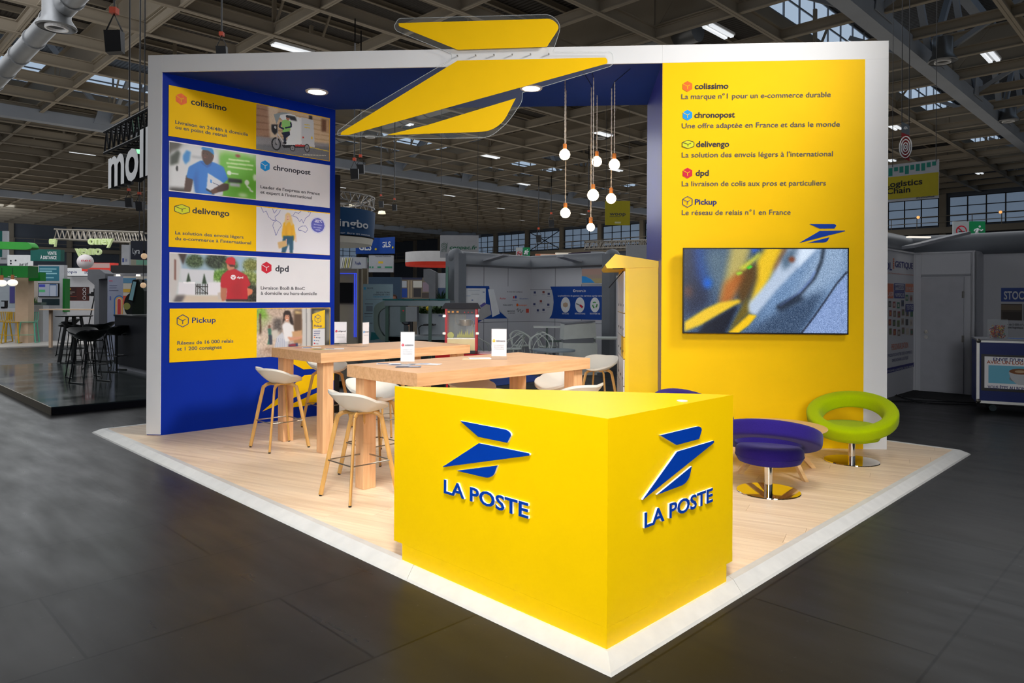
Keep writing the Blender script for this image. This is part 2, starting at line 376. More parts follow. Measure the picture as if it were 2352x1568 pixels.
# ================================================================ HALL STRUCTURE
def uvp(u, v, z): return U * u + VV * v + Z * z
def floor_mat():
    m = bpy.data.materials.new('worn_dark_floor'); m.use_nodes = True; n = m.node_tree.nodes; k = m.node_tree.links; b = n['Principled BSDF']
    tc = n.new('ShaderNodeTexCoord'); mp = n.new('ShaderNodeMapping'); k.new(tc.outputs['Object'], mp.inputs[0]); mp.inputs['Rotation'].default_value = (0, 0, -TH)
    br = n.new('ShaderNodeTexBrick'); k.new(mp.outputs[0], br.inputs['Vector']); br.inputs['Scale'].default_value = 1
    br.inputs['Brick Width'].default_value = 1.9; br.inputs['Row Height'].default_value = .95; br.inputs['Mortar Size'].default_value = .010; br.inputs['Mortar Smooth'].default_value = .6
    br.inputs['Color1'].default_value = (.012, .0118, .0115, 1); br.inputs['Color2'].default_value = (.0165, .0158, .015, 1); br.inputs['Mortar'].default_value = (.004, .004, .004, 1)
    nz = n.new('ShaderNodeTexNoise'); k.new(tc.outputs['Object'], nz.inputs['Vector']); nz.inputs['Scale'].default_value = .9; nz.inputs['Detail'].default_value = 9; nz.inputs['Roughness'].default_value = .65
    mp2 = n.new('ShaderNodeMapping'); k.new(tc.outputs['Object'], mp2.inputs[0]); mp2.vector_type = 'TEXTURE'; mp2.inputs['Rotation'].default_value = (0, 0, TH + math.pi / 2); mp2.inputs['Scale'].default_value = (2.2, .5, 1)
    n2 = n.new('ShaderNodeTexNoise'); k.new(mp2.outputs[0], n2.inputs['Vector']); n2.inputs['Scale'].default_value = 2.5; n2.inputs['Detail'].default_value = 8
    r1 = n.new('ShaderNodeMapRange'); k.new(nz.outputs['Fac'], r1.inputs[0]); r1.inputs[1].default_value = .35; r1.inputs[2].default_value = .72; r1.inputs[3].default_value = .75; r1.inputs[4].default_value = 1.5
    vm = n.new('ShaderNodeVectorMath'); vm.operation = 'SCALE'; k.new(br.outputs['Color'], vm.inputs[0]); k.new(r1.outputs[0], vm.inputs['Scale'])
    vo = n.new('ShaderNodeTexNoise'); k.new(tc.outputs['Object'], vo.inputs['Vector']); vo.inputs['Scale'].default_value = 34; vo.inputs['Detail'].default_value = 3
    r3 = n.new('ShaderNodeMapRange'); k.new(vo.outputs['Fac'], r3.inputs[0]); r3.inputs[1].default_value = .70; r3.inputs[2].default_value = .76; r3.inputs[4].default_value = .03
    ad = n.new('ShaderNodeVectorMath'); ad.operation = 'ADD'; k.new(vm.outputs[0], ad.inputs[0]); k.new(r3.outputs[0], ad.inputs[1]); k.new(ad.outputs[0], b.inputs['Base Color'])
    r2 = n.new('ShaderNodeMapRange'); k.new(n2.outputs['Fac'], r2.inputs[0]); r2.inputs[1].default_value = .3; r2.inputs[2].default_value = .7; r2.inputs[3].default_value = .27; r2.inputs[4].default_value = .40; b.inputs['Specular IOR Level'].default_value = .13
    k.new(r2.outputs[0], b.inputs['Roughness'])
    bp = n.new('ShaderNodeBump'); bp.inputs['Strength'].default_value = .05; bp.inputs['Distance'].default_value = .003; k.new(n2.outputs['Fac'], bp.inputs['Height']); k.new(bp.outputs[0], b.inputs['Normal'])
    return m
q = MB(); q.poly([uvp(-25, -40, 0), uvp(95, -40, 0), uvp(95, 108, 0), uvp(-25, 108, 0)])
q.build('floor', floor_mat(), centre=(0, 0, 0), kind='structure')
ceil = tag(bpy.data.objects.new('ceiling', None), kind='structure'); COL.objects.link(ceil); ceil.matrix_basis = Matrix.Translation((0, 0, 10.4)); ceil.location = (0, 0, 10.4)
ZB = 10.4; ZD = 12.6
DECK = mat('corrugated_deck', (72, 68, 64), .6, noise=.1, scale=.3)
def deck_mat():
    m = DECK; n = m.node_tree.nodes; k = m.node_tree.links; b = n['Principled BSDF']
    tc = n.new('ShaderNodeTexCoord'); mp = n.new('ShaderNodeMapping'); wv = n.new('ShaderNodeTexWave'); k.new(tc.outputs['Object'], mp.inputs[0]); mp.inputs['Rotation'].default_value = (0, 0, -TH)
    k.new(mp.outputs[0], wv.inputs['Vector']); wv.inputs['Scale'].default_value = 1.6; bp = n.new('ShaderNodeBump'); bp.inputs['Distance'].default_value = .08; k.new(wv.outputs['Fac'], bp.inputs['Height']); k.new(bp.outputs[0], b.inputs['Normal'])
deck_mat()
# roof deck bands between the two lantern strips
LANT = [(2.6, 12.6), (35.6, 45.6), (68.6, 78.6)]
edges = [-40] + [e for l in LANT for e in l] + [108]
for a, b_ in zip(edges[::2], edges[1::2]):
    MB().prism([uvp(-25, a, ZD), uvp(95, a, ZD), uvp(95, b_, ZD), uvp(-25, b_, ZD)], (0, 0, .12)).build('roof_deck', DECK, ceil)
for a, b_ in LANT:                                   # raised lanterns with glazed sides
    MB().prism([uvp(-25, a, ZD + 2.3), uvp(95, a, ZD + 2.3), uvp(95, b_, ZD + 2.3), uvp(-25, b_, ZD + 2.3)], (0, 0, .12)).build('lantern_roof', DECK, ceil)
    for vv_ in (a, b_):
        g = MB(); g.par(uvp(-25, vv_ - .03, ZD + .5), U * 120, VV * .06, Z * 1.7)
        g.build('lantern_glazing', SKYG, ceil)
        mu = MB()
        for i in range(81): mu.par(uvp(-25 + i * 1.5, vv_ - .08, ZD + .4), U * .1, VV * .16, Z * 1.9)
        for zz in (.42, 1.25, 2.15): mu.par(uvp(-25, vv_ - .07, ZD + zz), U * 120, VV * .14, Z * .08)
        mu.build('glazing_bar', TRUSSM, ceil, kind='stuff')
        MB().par(uvp(-25, vv_ - .1, ZD - .2), U * 120, VV * .2, Z * .62).build('lantern_curb', BEAM, ceil)
# I-section joists, 3 m apart both ways
def ibeam_mesh(name, d, hh, wf, L):
    q = MB(); q.par(-d * 0 - V((-d.y, d.x, 0)) * wf / 2, d * L, V((-d.y, d.x, 0)) * wf, Z * .035)
    q.par(-V((-d.y, d.x, 0)) * .012, d * L, V((-d.y, d.x, 0)) * .024, Z * hh)
    q.par(-V((-d.y, d.x, 0)) * wf / 2 + Z * (hh - .035), d * L, V((-d.y, d.x, 0)) * wf, Z * .035)
    return q
def run_of(name, proto_q, m, pts):
    o = None
    for P in pts:
        if o is None:
            o = proto_q.build(name, m, ceil); o.matrix_basis = Matrix.Translation(V(P)); 
            for vtx in o.data.vertices: vtx.co += V((0, 0, 10.4))
        else:
            c = o.copy(); COL.objects.link(c); c.parent = ceil; c.location = V(P); continue
        o.location = V(P)
zr = 0
run_of('joist', ibeam_mesh('joist', U, .42, .20, 120), BEAM, [uvp(-25, -13.4 + 3 * i, ZB - 10.4) for i in range(40) if (-13.4 + 3 * i) not in (7.6,)])
run_of('joist', ibeam_mesh('joist', VV, .36, .16, 145), BEAM, [uvp(-24.95 + 3 * i, -38, ZB - 10.4 + .045) for i in range(40)])
# deep girders carrying them and light purlins under the deck
run_of('girder', ibeam_mesh('girder', VV, 1.5, .30, 145), BEAM, [uvp(-15.95 + 12 * i, -38, ZB - 10.4 + .42) for i in range(9)])
run_of('purlin', ibeam_mesh('purlin', U, .22, .12, 120), BEAM, [uvp(-25, -14 + 1.5 * i, ZD - 10.4 - .24) for i in range(81) if not any(a - .5 < -14 + 1.5 * i < b_ + .5 for a, b_ in LANT)])
# hangers between joists and purlins, too many to pick apart
q = MB()
for i in range(36):
    for j in range(36):
        if (i * 7 + j * 5) % 3 == 0:
            o = uvp(-24.95 + 3 * i, -13.4 + 3 * j, ZB + .3); q.par(o - U * .06, U * .12, VV * .12, Z * (ZD - ZB - .5))
            if (i + j) % 2: q.tube([o, o + U * 1.5 + Z * 1.9], .05, 4)
            else: q.tube([o, o - VV * 1.5 + Z * 1.9], .05, 4)
q.build('roof_hanger', BEAM, ceil, kind='stuff')
# trusses along the lanterns: flat lower chord, V webs with gusset plates
for vt in (7.6, 40.6, 73.6):
    MB().par(uvp(-25, vt - .25, ZB - .35), U * 120, VV * .5, Z * .55).build('truss_chord', TRUSSM, ceil)
    MB().par(uvp(-25, vt - .2, ZD + 1.6), U * 120, VV * .4, Z * .4).build('truss_chord', TRUSSM, ceil)
    for i in range(20):
        u0 = -24.95 + 6 * i; lo = uvp(u0, vt, ZB + .1)
        q = MB()
        for s_ in (-1, 1): q.tube([lo, uvp(u0 + 3 * s_, vt, ZD + 1.8)], .15, 4)
        q.build('truss_web', TRUSSM, ceil)
        q = MB(); q.prism([lo + U * a + Z * b_ - VV * .3 for a, b_ in ((-.8, -.15), (.8, -.15), (.55, .7), (-.55, .7))], VV * .03)
        q.tube([lo, lo + VV * 2.9 + Z * 1.6], .12, 4); q.tube([lo, lo - VV * 2.9 + Z * 1.6], .12, 4)
        q.build('gusset', TRUSSM, ceil)
# twin-tube luminaires on a regular grid, each a thing
lum = None
for i in range(9):
    for j in range(9):
        P = uvp(3.4 + 9 * i, 1.2 + 9 * j + (i % 2) * 3 + 1.8, ZB + .22)
        if P.y < 10 or P.dot(U) > 64: continue
        sx = P.x / P.y
        if abs(sx) > .85: continue
        if lum is None:
            lum = thing('twin_tube_luminaire', 'twin white tube luminaire hung under the hall roof between steel joists', 'ceiling light', P, TH, 'tube luminaires under the hall roof')
            a = MB(); a.par(P - U * .75 - VV * .22 + Z * .06, U * 1.5, VV * .44, Z * .08); a.build('luminaire_body', WHITE, lum)
            for s_ in (-1, 1):
                a = MB(); a.par(P - U * .72 + VV * (.12 * s_ - .06), U * 1.44, VV * .12, Z * .06); a.build('lit_tube', TUBE, lum)
            index_kids(); first = lum
        else:
            c = copy_tree(first); c.location = P
# spiral ducts with round diffusers
def duct(name, a, b_, r, label):
    t = thing(name, label, 'air duct', a)
    MB().tube([a, a + (b_ - a) * .5, b_], r, 16).build('duct_pipe', STEEL2, t, smooth=True)
    L = (b_ - a).length; d = (b_ - a).normalized()
    for i in range(int(L / 2)): MB().tube([a + d * (i * 2 + .9), a + d * (i * 2 + 1.0)], r + .03, 16).build('duct_flange', STEEL2, t)
STEEL2 = mat('galvanised_duct', (120, 122, 124), .35, .6, noise=.15, scale=1.2)
dP = at_y(60, 110, 21); duct('ventilation_duct', dP - VV * 6, dP + VV * 10, .27, 'thick galvanised ventilation duct under the roof in the corner over the dark stage')
dQ = at_y(1010, 255, 34); duct('ventilation_duct', dQ - VV * 14 + Z * .3, dQ + VV * 12 + Z * .3, .45, 'galvanised ventilation duct above the middle of the hall')
def diffuser(x, y, Y, label):
    P = at_y(x, y, Y); t = thing('air_diffuser', label, 'air vent', P, 0, 'round air diffusers under the roof')
    MB().lathe([(.42, 0), (.46, .03), (.32, .25), (.32, .8)], 20, P, cap=False).build('diffuser_body', STEEL2, t, smooth=True)
    MB().lathe([(.22, -.02), (.26, -.02), (.26, .05), (.22, .05)], 20, P).build('diffuser_ring', WHITE, t)
diffuser(130, 65, 18, 'large round air diffuser under a duct box near the hanging black bags')
diffuser(2165, 143, 24, 'round air diffuser beside the twin tube light above the red hanging sign')
diffuser(2316, 279, 33, 'round air diffuser beside the farther roof light over the exit signs')
diffuser(1380, 318, 40, 'small round air diffuser seen behind the bulb cords')
diffuser(850, 315, 38, 'small round air diffuser seen beneath the acrylic bird')
# far walls with high windows and a gallery
WALLD = mat('dark_hall_cladding', (92, 98, 108), .7, noise=.08, scale=.5)
def wall(name, a, b_, nrm, wins):
    d = (b_ - a).normalized(); L = (b_ - a).length
    root = MB().par(a, d * L, nrm * -.3, Z * 12.6).build(name, WALLD, kind='structure', centre=a)
    for i in range(int(L / 6)):
        MB().par(a + d * (i * 6) + nrm * .01, d * .5, nrm * .35, Z * 12.4).build('pilaster', BEAM, root)
    MB().par(a + nrm * .02 + Z * 7.2, d * L, nrm * .9, Z * .5).build('gallery', BEAM, root)
    q = MB()
    for zz in (8.1, 8.6): q.par(a + nrm * .85 + Z * zz, d * L, nrm * .05, Z * .05)
    for i in range(int(L / 2)): q.par(a + nrm * .85 + d * (i * 2) + Z * 7.6, d * .05, nrm * .05, Z * 1.0)
    q.build('gallery_railing', BEAM, root)
    for i in range(int(L / 2)):                      # panel joints of the cladding
        pass
    for n_, i in enumerate(wins):
        w_ = MB().par(a + d * (i * 6 + .6) + nrm * .02 + Z * 7.9, d * 5.2, nrm * .06, Z * 2.3).build(WN(), WINP, kind='structure')
        q = MB(); o = a + d * (i * 6 + .6) + nrm * .06 + Z * 7.9
        for j in range(5): q.par(o + d * (j * 1.3 - .04), d * .09, nrm * .06, Z * 2.3)
        for j in range(4): q.par(o + Z * (j * .76 - .03), d * 5.2, nrm * .05, Z * .07)
        q.build('window_frame', DARKST, w_)
        if i % 3 == 1:
            q = MB(); q.tube([o, o + d * 5.2 + Z * 2.3], .07, 4); q.tube([o + Z * 2.3, o + d * 5.2], .07, 4); q.build('brace', DARKST, w_)
wn = [0]
def WN(): wn[0] += 1; return 'window_%d' % wn[0]
wall('wall_back', uvp(66, -38, 0), uvp(66, 108, 0), -U, [0, 1, 2, 3, 4, 5, 6, 7, 8, 9, 10, 11, 12, 13, 14, 15, 16, 17, 18])
wall('wall_left', uvp(66, 104, 0), uvp(-25, 104, 0), -VV, [0, 1, 2, 3])
# ================================================================ THE STAND
G = V((.378, 3.185, 0)); GV, GU = 8.1035, 6.4912      # ground corner of the stand floor and its two sides
RW, SWD = .085, .055                                  # ramp width, flat strip width
st = thing('stand_floor', 'raised exhibition stand floor of pale planks with sloping aluminium edge', 'stand floor', G); st['kind'] = 'structure'
MB().prism([G + U * RW + VV * RW, G + U * (GU - RW) + VV * RW, G + U * (GU - RW) + VV * (GV - RW), G + U * RW + VV * (GV - RW)], Z * (FL - .006)).build('base_board', mat('particle_board', (170, 140, 100), .7), st)
def clip(poly, n_, d_):                               # keep n.p <= d
    out = []
    for i in range(len(poly)):
        a, b_ = poly[i - 1], poly[i]; fa, fb = a[0] * n_[0] + a[1] * n_[1] - d_, b_[0] * n_[0] + b_[1] * n_[1] - d_
        if (fa < 0) != (fb < 0): t = fa / (fa - fb); out.append((a[0] + (b_[0] - a[0]) * t, a[1] + (b_[1] - a[1]) * t))
        if fb <= 0: out.append(b_)
    return out
# planks run at a slant across the stand
pd = V((-1.97, 1, 0)).normalized(); pn = V((-pd.y, pd.x, 0)); inn = RW + SWD
rect = [G + U * a + VV * b_ for a, b_ in ((inn, inn), (GU - inn, inn), (GU - inn, GV - inn), (inn, GV - inn))]
r2 = [((p - G).dot(pd), (p - G).dot(pn)) for p in rect]
amin, amax = min(p[0] for p in r2), max(p[0] for p in r2); bmin, bmax = min(p[1] for p in r2), max(p[1] for p in r2)
pw, pl_ = .205, 2.0; nb = int((bmax - bmin) / pw) + 1
for j in range(nb):
    off = random.random() * pl_
    for i in range(-1, int((amax - amin) / pl_) + 1):
        a0 = amin + i * pl_ + off; b0 = bmin + j * pw; gp = .0012
        P = [(a0 + gp, b0 + gp), (a0 + pl_ - gp, b0 + gp), (a0 + pl_ - gp, b0 + pw - gp), (a0 + gp, b0 + pw - gp)]
        for e in range(4):
            p0, p1 = r2[e], r2[(e + 1) % 4]; n_ = (p1[1] - p0[1], -(p1[0] - p0[0]))
            s_ = 1 if n_[0] * (r2[(e + 2) % 4][0] - p0[0]) + n_[1] * (r2[(e + 2) % 4][1] - p0[1]) < 0 else -1
            P = clip(P, (n_[0] * s_, n_[1] * s_), (n_[0] * p0[0] + n_[1] * p0[1]) * s_) if len(P) > 2 else P
        if len(P) < 3: continue
        ar = abs(sum(P[k - 1][0] * P[k][1] - P[k][0] * P[k - 1][1] for k in range(len(P)))) / 2
        if ar < .00005: continue
        W_ = [G + pd * a + pn * b_ + Z * (FL - .006) for a, b_ in P]
        if (W_[1] - W_[0]).cross(W_[2] - W_[1]).z < 0: W_.reverse()
        MB().prism(W_, Z * .006).build('plank', PLANK, st)
# sloping aluminium edge, in lengths with butt joints; mitred corners
cs = [G, G + U * GU, G + U * GU + VV * GV, G + VV * GV]
def corner(i, w_, z_):
    s1 = U if i in (0, 3) else -U; s2 = VV if i in (0, 1) else -VV
    return cs[i] + s1 * w_ + s2 * w_ + Z * z_
joints = {0: [.19, .52, .84], 1: [.25, .5, .75], 2: [.3, .6], 3: [.16, .48, .81]}
prof = [(0, 0), (.012, .012), (RW, FL), (RW + .006, FL + .003), (RW + SWD, FL + .003), (RW + SWD, 0)]
for i in range(4):
    k_ = [0] + (joints[i] if i != 3 else joints[3]) + [1]
    A = [corner(i, a, z_) for a, z_ in prof]; B_ = [corner((i + 1) % 4, a, z_) for a, z_ in prof]
    for a, b_ in zip(k_, k_[1:]):
        L = (B_[0] - A[0]).length; g0 = a + (.0012 / L if a > 0 else 0); g1 = b_ - (.0012 / L if b_ < 1 else 0)
        P = [p + (q_ - p) * g0 for p, q_ in zip(A, B_)]; Q = [p + (q_ - p) * g1 for p, q_ in zip(A, B_)]
        n6 = len(P)
        MB().add(P + Q, [tuple(range(n6)), tuple(range(n6, 2 * n6))[::-1]] + [(j, n6 + j, n6 + (j + 1) % n6, (j + 1) % n6) for j in range(n6)]).build('edge_ramp', ALU, st)
# ---- left wall
W = V((-4.3731, 8.4202, 0)); WL = 2.309; HS, HT = FL + 4.317, FL + 4.52
E = V((3.962, 7.8376, 0)); e = (E - W).normalized(); n = V((-e.y, e.x, 0)); MD, YR, DD = 5.88, 8.104, 1.746
Mp, Yp = W + e * MD, W + e * YR
WT = .172
wl_o = W - e * WT
lwall = MB().prism([p + Z * (FL + .0) for p in (W + n * .012, W + U * WL, W + U * WL - e * WT, wl_o + n * .012)], Z * (HS - FL)).build('graphics_wall', BLUE, label='tall blue side wall covered with five rows of printed panels', cat='wall')
MB().prism([p + Z * (FL + .012) for p in (wl_o, W, W + n * .012, wl_o + n * .012)], Z * (HT - FL - .014)).build('end_cladding', WHITE, lwall)
PW = PL(W, U)                                         # plane of the blue face
# ---- roof of the stand: soffit and white header
roof = MB().prism([p + Z * (HS + .002) for p in (W + n * .02, Mp + n * .02, Mp + n * DD, W + U * WL)], Z * (HT - HS - .002)).build('canopy', mat('soffit_blue', (24, 58, 150), .6, noise=.03), label='blue canopy roof slab bridging the two walls behind a white header', cat='canopy')
MB().par(W + Z * HS + e * .001, e * (MD - .002), n * .02, Z * (HT - HS)).build('header', WHITE, roof, label='long white header board')
# ---- right block: white-framed yellow front, blue jamb
BK = mat('jamb_blue', (66, 74, 190), .32, noise=.03)
blk = MB().prism([p + Z * FL for p in (Mp + n * .02 + e * .004, E + n * .02 - e * .002, E + n * .36, Mp + n * DD + e * .004)], Z * (HT - FL - .002)).build('screen_wall', WHITE, label='wide wall block with yellow front in a white frame and blue side', cat='wall')
MB().par(Mp + Z * (FL), e * .004, n * DD, Z * (HS - FL)).build('side_cladding', BK, blk, label='blue jamb panel')
AR = PL(W, e)                                         # plane of the white front
fr = MB(); fr.par(Mp + Z * (FL + .001), e * (YR - MD), n * .02, Z * (HS - FL)); fr.build('front_panel', YELP, blk, label='yellow printed front')
MB().par(Mp + Z * (HS + .002) , e * ((E - Mp).length), n * .02, Z * (HT - HS - .003)).build('frame_top', WHITE, blk)
MB().par(Yp + Z * (FL + .001), e * ((E - Yp).length), n * .02, Z * (HS - FL)).build('frame_side', WHITE, blk)
# ---- downlights in the soffit
for x_, y_, lb in ((728, 210, 'lit round downlight in the blue soffit near the printed side wall'), (1220, 202, 'lit round downlight in the blue soffit near the hanging bulbs')):
    P = on_z(x_, y_, HS); t = thing('downlight', lb, 'ceiling light', P - Z * .012, 0, 'downlights in the canopy')
    MB().lathe([(.112, 0), (.14, 0), (.145, .012), (.112, .012)], 28, P - Z * .012).build('trim_ring', WHITE, t, smooth=True)
    MB().lathe([(0.0001, .004), (.112, .004), (.112, .01), (0.0001, .01)], 28, P - Z * .012).build('diffuser', LED, t)
    spot('downlight_beam', P - Z * .03, P - Z * 4, 110, 22, (1, .98, .95), .1, 1)
# ================================================================ LOGOS
BIRD = [([(.22, 1), (.77, 1), (.812, .93), (.765, .762), (.44, .76)], [0, .05, .08, 0, 0]),
        ([(.447, .64), (.998, .655), (.998, .615), (0, -.005), (.01, .015)], [0, .01, .01, 0, 0]),
        ([(.18, .0), (.555, .016), (.62, .10), (.66, .30)], [0, .06, .12, 0])]
def bird(pl, x0, y0, x1, y1, h0, h1, m, parent, edge=None):
    """x0,y0 = lower-left tip pixel, x1 = right tip pixel column, y1 = top pixel row at the tail"""
    a0, t0 = pl.st(x0, y0); a1, _ = pl.st(*x1); _, t1 = pl.st(*y1)
    for pts, rad in BIRD:
        R = rounded(pts, rad, 5); P = [pl.p(a0 + (a1 - a0) * x, t0 + (t1 - t0) * y, 0) for x, y in R]
        if edge: MB().prism([p + pl.N * (h1 - .001) for p in P], pl.N * (h0 - h1)).build('emblem_body', edge, parent); MB().prism([p + pl.N * h1 for p in P], pl.N * -.0012).build('emblem_wing', m, parent)
        else: MB().prism([p + pl.N * h1 for p in P], pl.N * (h0 - h1)).build('emblem_wing', m, parent)
def cube_logo(pl, cx, cy, r, m, parent, h=.003, cut=None, hy=None, outline=False, ry=1.0, mf=None):
    """hexagonal parcel emblem centred on pixel cx,cy with half-height r"""
    a, t = pl.st(cx, cy); _, t1 = pl.st(cx, cy - r); R = (t1 - t)
    hx = [(math.cos(math.radians(90 + 60 * i)) * (1.0 if hy is None else hy), math.sin(math.radians(90 + 60 * i)) * ry) for i in range(6)]
    P = lambda x, y, hh: pl.p(a + x * R, t + y * R, hh)
    def bar(q_, p0, p1, wd, hh):
        d = V((p1[0] - p0[0], p1[1] - p0[1], 0)).normalized(); nn = (-d.y * wd / 2, d.x * wd / 2)
        q_.poly([P(p0[0] - nn[0], p0[1] - nn[1], hh), P(p1[0] - nn[0], p1[1] - nn[1], hh), P(p1[0] + nn[0], p1[1] + nn[1], hh), P(p0[0] + nn[0], p0[1] + nn[1], hh)])
    q_ = MB()
    seam = [((hx[1][0], hx[1][1]), (0, .02)), ((0, .02), (0, -.52)), ((0, .02), (.44 * (hy or 1), .27 * ry))]
    if outline:
        if mf: MB().poly([P(x, y, h) for x, y in hx]).build('emblem_fill', mf, parent)
        for i in range(6): bar(q_, hx[i], hx[(i + 1) % 6], .12, h + .001 + .0002 * i)
        for i, (p0, p1) in enumerate(seam): bar(q_, p0, p1, .11, h + .0025 + .0002 * i)
        q_.build('emblem', m, parent)
    else:
        MB().poly([P(x, y, h) for x, y in hx]).build('emblem', m, parent)
        for i, (p0, p1) in enumerate(seam): bar(q_, p0, p1, .10, h + .001 + .0002 * i)
        q_.build('emblem_seam', cut, parent)
ORG = mat('orange_ink', (240, 105, 30), .5, noise=.1, scale=30); CYB = mat('cyan_ink', (18, 148, 220), .5); RED = mat('red_ink', (200, 20, 48), .5); LIME = mat('lime_ink', (212, 216, 20), .5)
# ---- yellow wall print
k = blk
ls = [('colissimo', 198, 1596, 1673, 'La marque n°1 pour un e-commerce durable', 226, 1908, 222),
      ('chronopost', 264, 1595, 1688, 'Une offre adaptée en France et dans le monde', 293, 1929, 288),
      ('delivengo', 331, 1599, 1675, 'La solution des envois légers à l\'international', 360, 1913, 355),
      ('dpd', 397, 1598, 1628, 'La livraison de colis aux pros et particuliers', 426, 1897, 422),
      ('Pickup', 463, 1596, 1646, 'Le réseau de relais n°1 en France', 492, 1816, 488)]
for nm, y_, xa, xb, line, yl, xe, ye in ls:
    cx_ = 1579 if nm != 'delivengo' else 1580.5
    if nm in ('colissimo', 'chronopost', 'dpd'): cube_logo(AR, cx_, y_ + .5, 12.5, {'colissimo': ORG, 'chronopost': CYB, 'dpd': RED}[nm], k, cut=YELP)
    elif nm == 'delivengo': cube_logo(AR, cx_, y_ + .5, 9.6, DARKT, k, hy=1.6, outline=True, mf=LIME)
    else: cube_logo(AR, cx_, y_ + .5, 12.5, NAVY, k, outline=True)
    text(AR, nm, xa, y_ + 6.5, xb, 13 if nm[0] != 'P' else 12, NAVY if nm == 'Pickup' else DARKT, k, bold=.03)
    text(AR, line, 1566 if nm[0] != 'c' or nm == 'chronopost' else 1565, yl + 1.5, xe, 11.5, GREYT, k, y1=ye - .5 if ye else None, bold=.012)
bird(AR, 1836, 557.5, (1941, 531), (1880, 514.5), 0, .004, BLUE2, k)
# ---- television on the yellow wall
TP = PL(AR.p(0, 0, .085), e)
s0, t1 = TP.st(1569, 568.8); s1, t0 = TP.st(1949, 768.3)
tv = thing('television', 'large flat television hung on the yellow wall', 'television', TP.p((s0 + s1) / 2, t0, -.03), 0)
MB().par(TP.p(s0, t0, -.035), TP.S * (s1 - s0), Z * (t1 - t0), TP.N * .028).build('casing', BLACK, tv)
MB().par(TP.p(s0 + .5, t0 + .2, -.085), TP.S * .5, Z * .4, TP.N * .05).build('wall_bracket', DARKST, tv)
q = MB(); bw = .013
q.par(TP.p(s0, t0, -.008), TP.S * (s1 - s0), Z * bw, TP.N * .008); q.par(TP.p(s0, t1 - bw, -.008), TP.S * (s1 - s0), Z * bw, TP.N * .008)
q.par(TP.p(s0, t0, -.008), TP.S * bw, Z * (t1 - t0), TP.N * .008); q.par(TP.p(s1 - bw, t0, -.008), TP.S * bw, Z * (t1 - t0), TP.N * .008); q.build('bezel', BLACK, tv)
TP.tr = (5.3455, 1540, 560)
c = Canvas(TP, 172, 62, 2172, 1098, 400, 210, (52, 74, 104))
c.poly([(1250, 60), (2172, 60), (2172, 1100), (900, 1100), (1100, 800)], (104, 134, 172), 14)
c.poly([(1800, 60), (2172, 60), (2172, 340), (1750, 700), (1500, 700)], (136, 160, 190), 16)
c.poly([(900, 1100), (1400, 780), (1900, 560), (1750, 900), (1600, 1100)], (56, 76, 104), 10)
c.poly([(2172, 360), (1900, 700), (1640, 1060), (1600, 1100), (2172, 1100)], (128, 152, 198), 3)
c.line([(2172, 340), (2040, 490), (1900, 700), (1760, 900), (1610, 1095)], 22, (30, 36, 52), 1, .85)
g1 = np.clip(c.gx * 2.2 - .4, 0, 1); c.grain(16, 0)
c.poly([(172, 60), (420, 60), (480, 420), (450, 760), (172, 900)], (22, 30, 58), 12)
c.poly([(290, 60), (420, 60), (520, 470), (430, 560), (330, 380)], (14, 66, 150), 12, .85)
c.poly([(400, 80), (760, 60), (700, 480), (560, 640), (470, 400)], (88, 110, 124), 14, .8)
c.poly([(172, 530), (260, 500), (270, 650), (172, 660)], (92, 52, 40), 8, .9)
c.ell(455, 480, 50, 60, (8, 90, 200), 6)
c.grain(9, 0)
c.poly([(740, 60), (990, 60), (900, 340), (760, 640), (600, 740), (660, 480)], (196, 176, 90), 8, .85)
c.poly([(1000, 60), (1090, 60), (1010, 120)], (50, 90, 190), 4)
c.poly([(1160, 60), (1390, 60), (1260, 330), (1150, 620), (1000, 840), (960, 780), (1040, 480), (1060, 200)], (226, 186, 28), 6)
c.poly([(800, 400), (960, 240), (1060, 260), (1060, 420), (960, 660), (860, 760), (820, 640)], (84, 58, 20), 7)
c.poly([(660, 480), (860, 330), (900, 380), (760, 700), (660, 760), (600, 740)], (172, 92, 30), 7, .9)
c.poly([(840, 300), (1100, 100), (1100, 150), (900, 330)], (200, 200, 60), 4)
c.poly([(930, 290), (980, 258), (1015, 278), (965, 315)], (76, 190, 40), 1); c.poly([(800, 355), (870, 335), (890, 358), (830, 388)], (150, 205, 50), 2)
c.poly([(1390, 60), (1450, 60), (1400, 240), (1330, 390), (1270, 300)], (120, 66, 26), 7)
c.poly([(1450, 60), (1790, 60), (1300, 570), (1050, 880), (890, 800), (1060, 620), (1250, 400), (1300, 300)], (176, 192, 214), 4)
c.poly([(1450, 70), (1560, 60), (1480, 260), (1380, 330), (1360, 180)], (60, 84, 106), 6, .8); c.ell(1490, 190, 40, 34, (120, 62, 40), 3)
c.poly([(1600, 60), (1790, 60), (1560, 300)], (205, 220, 238), 4)
c.poly([(700, 1095), (960, 860), (1060, 880), (960, 1000), (830, 1095)], (236, 190, 16), 2)
c.poly([(700, 1095), (880, 760), (950, 640), (960, 860)], (104, 88, 24), 4)
c.poly([(172, 960), (420, 800), (600, 720), (840, 680), (870, 710), (400, 985), (172, 1075)], (228, 188, 34), 3)
c.poly([(330, 1095), (420, 980), (830, 745), (720, 1000), (660, 1095)], (14, 18, 34), 4)
c.line([(1880, 60), (1860, 200), (1780, 400), (1600, 610), (1310, 780)], 36, (18, 24, 34), 3, .9)
c.line([(1780, 330), (1720, 450), (1560, 620), (1340, 765)], 20, (112, 140, 206), 2, .8)
c.poly([(1310, 780), (1600, 620), (1640, 680), (1330, 840)], (20, 26, 38), 6, .9)
c.grain(8, 0)
c.build('lit_picture', SCREEN, tv, h=-.004)
TP.tr = (1, 0, 0)
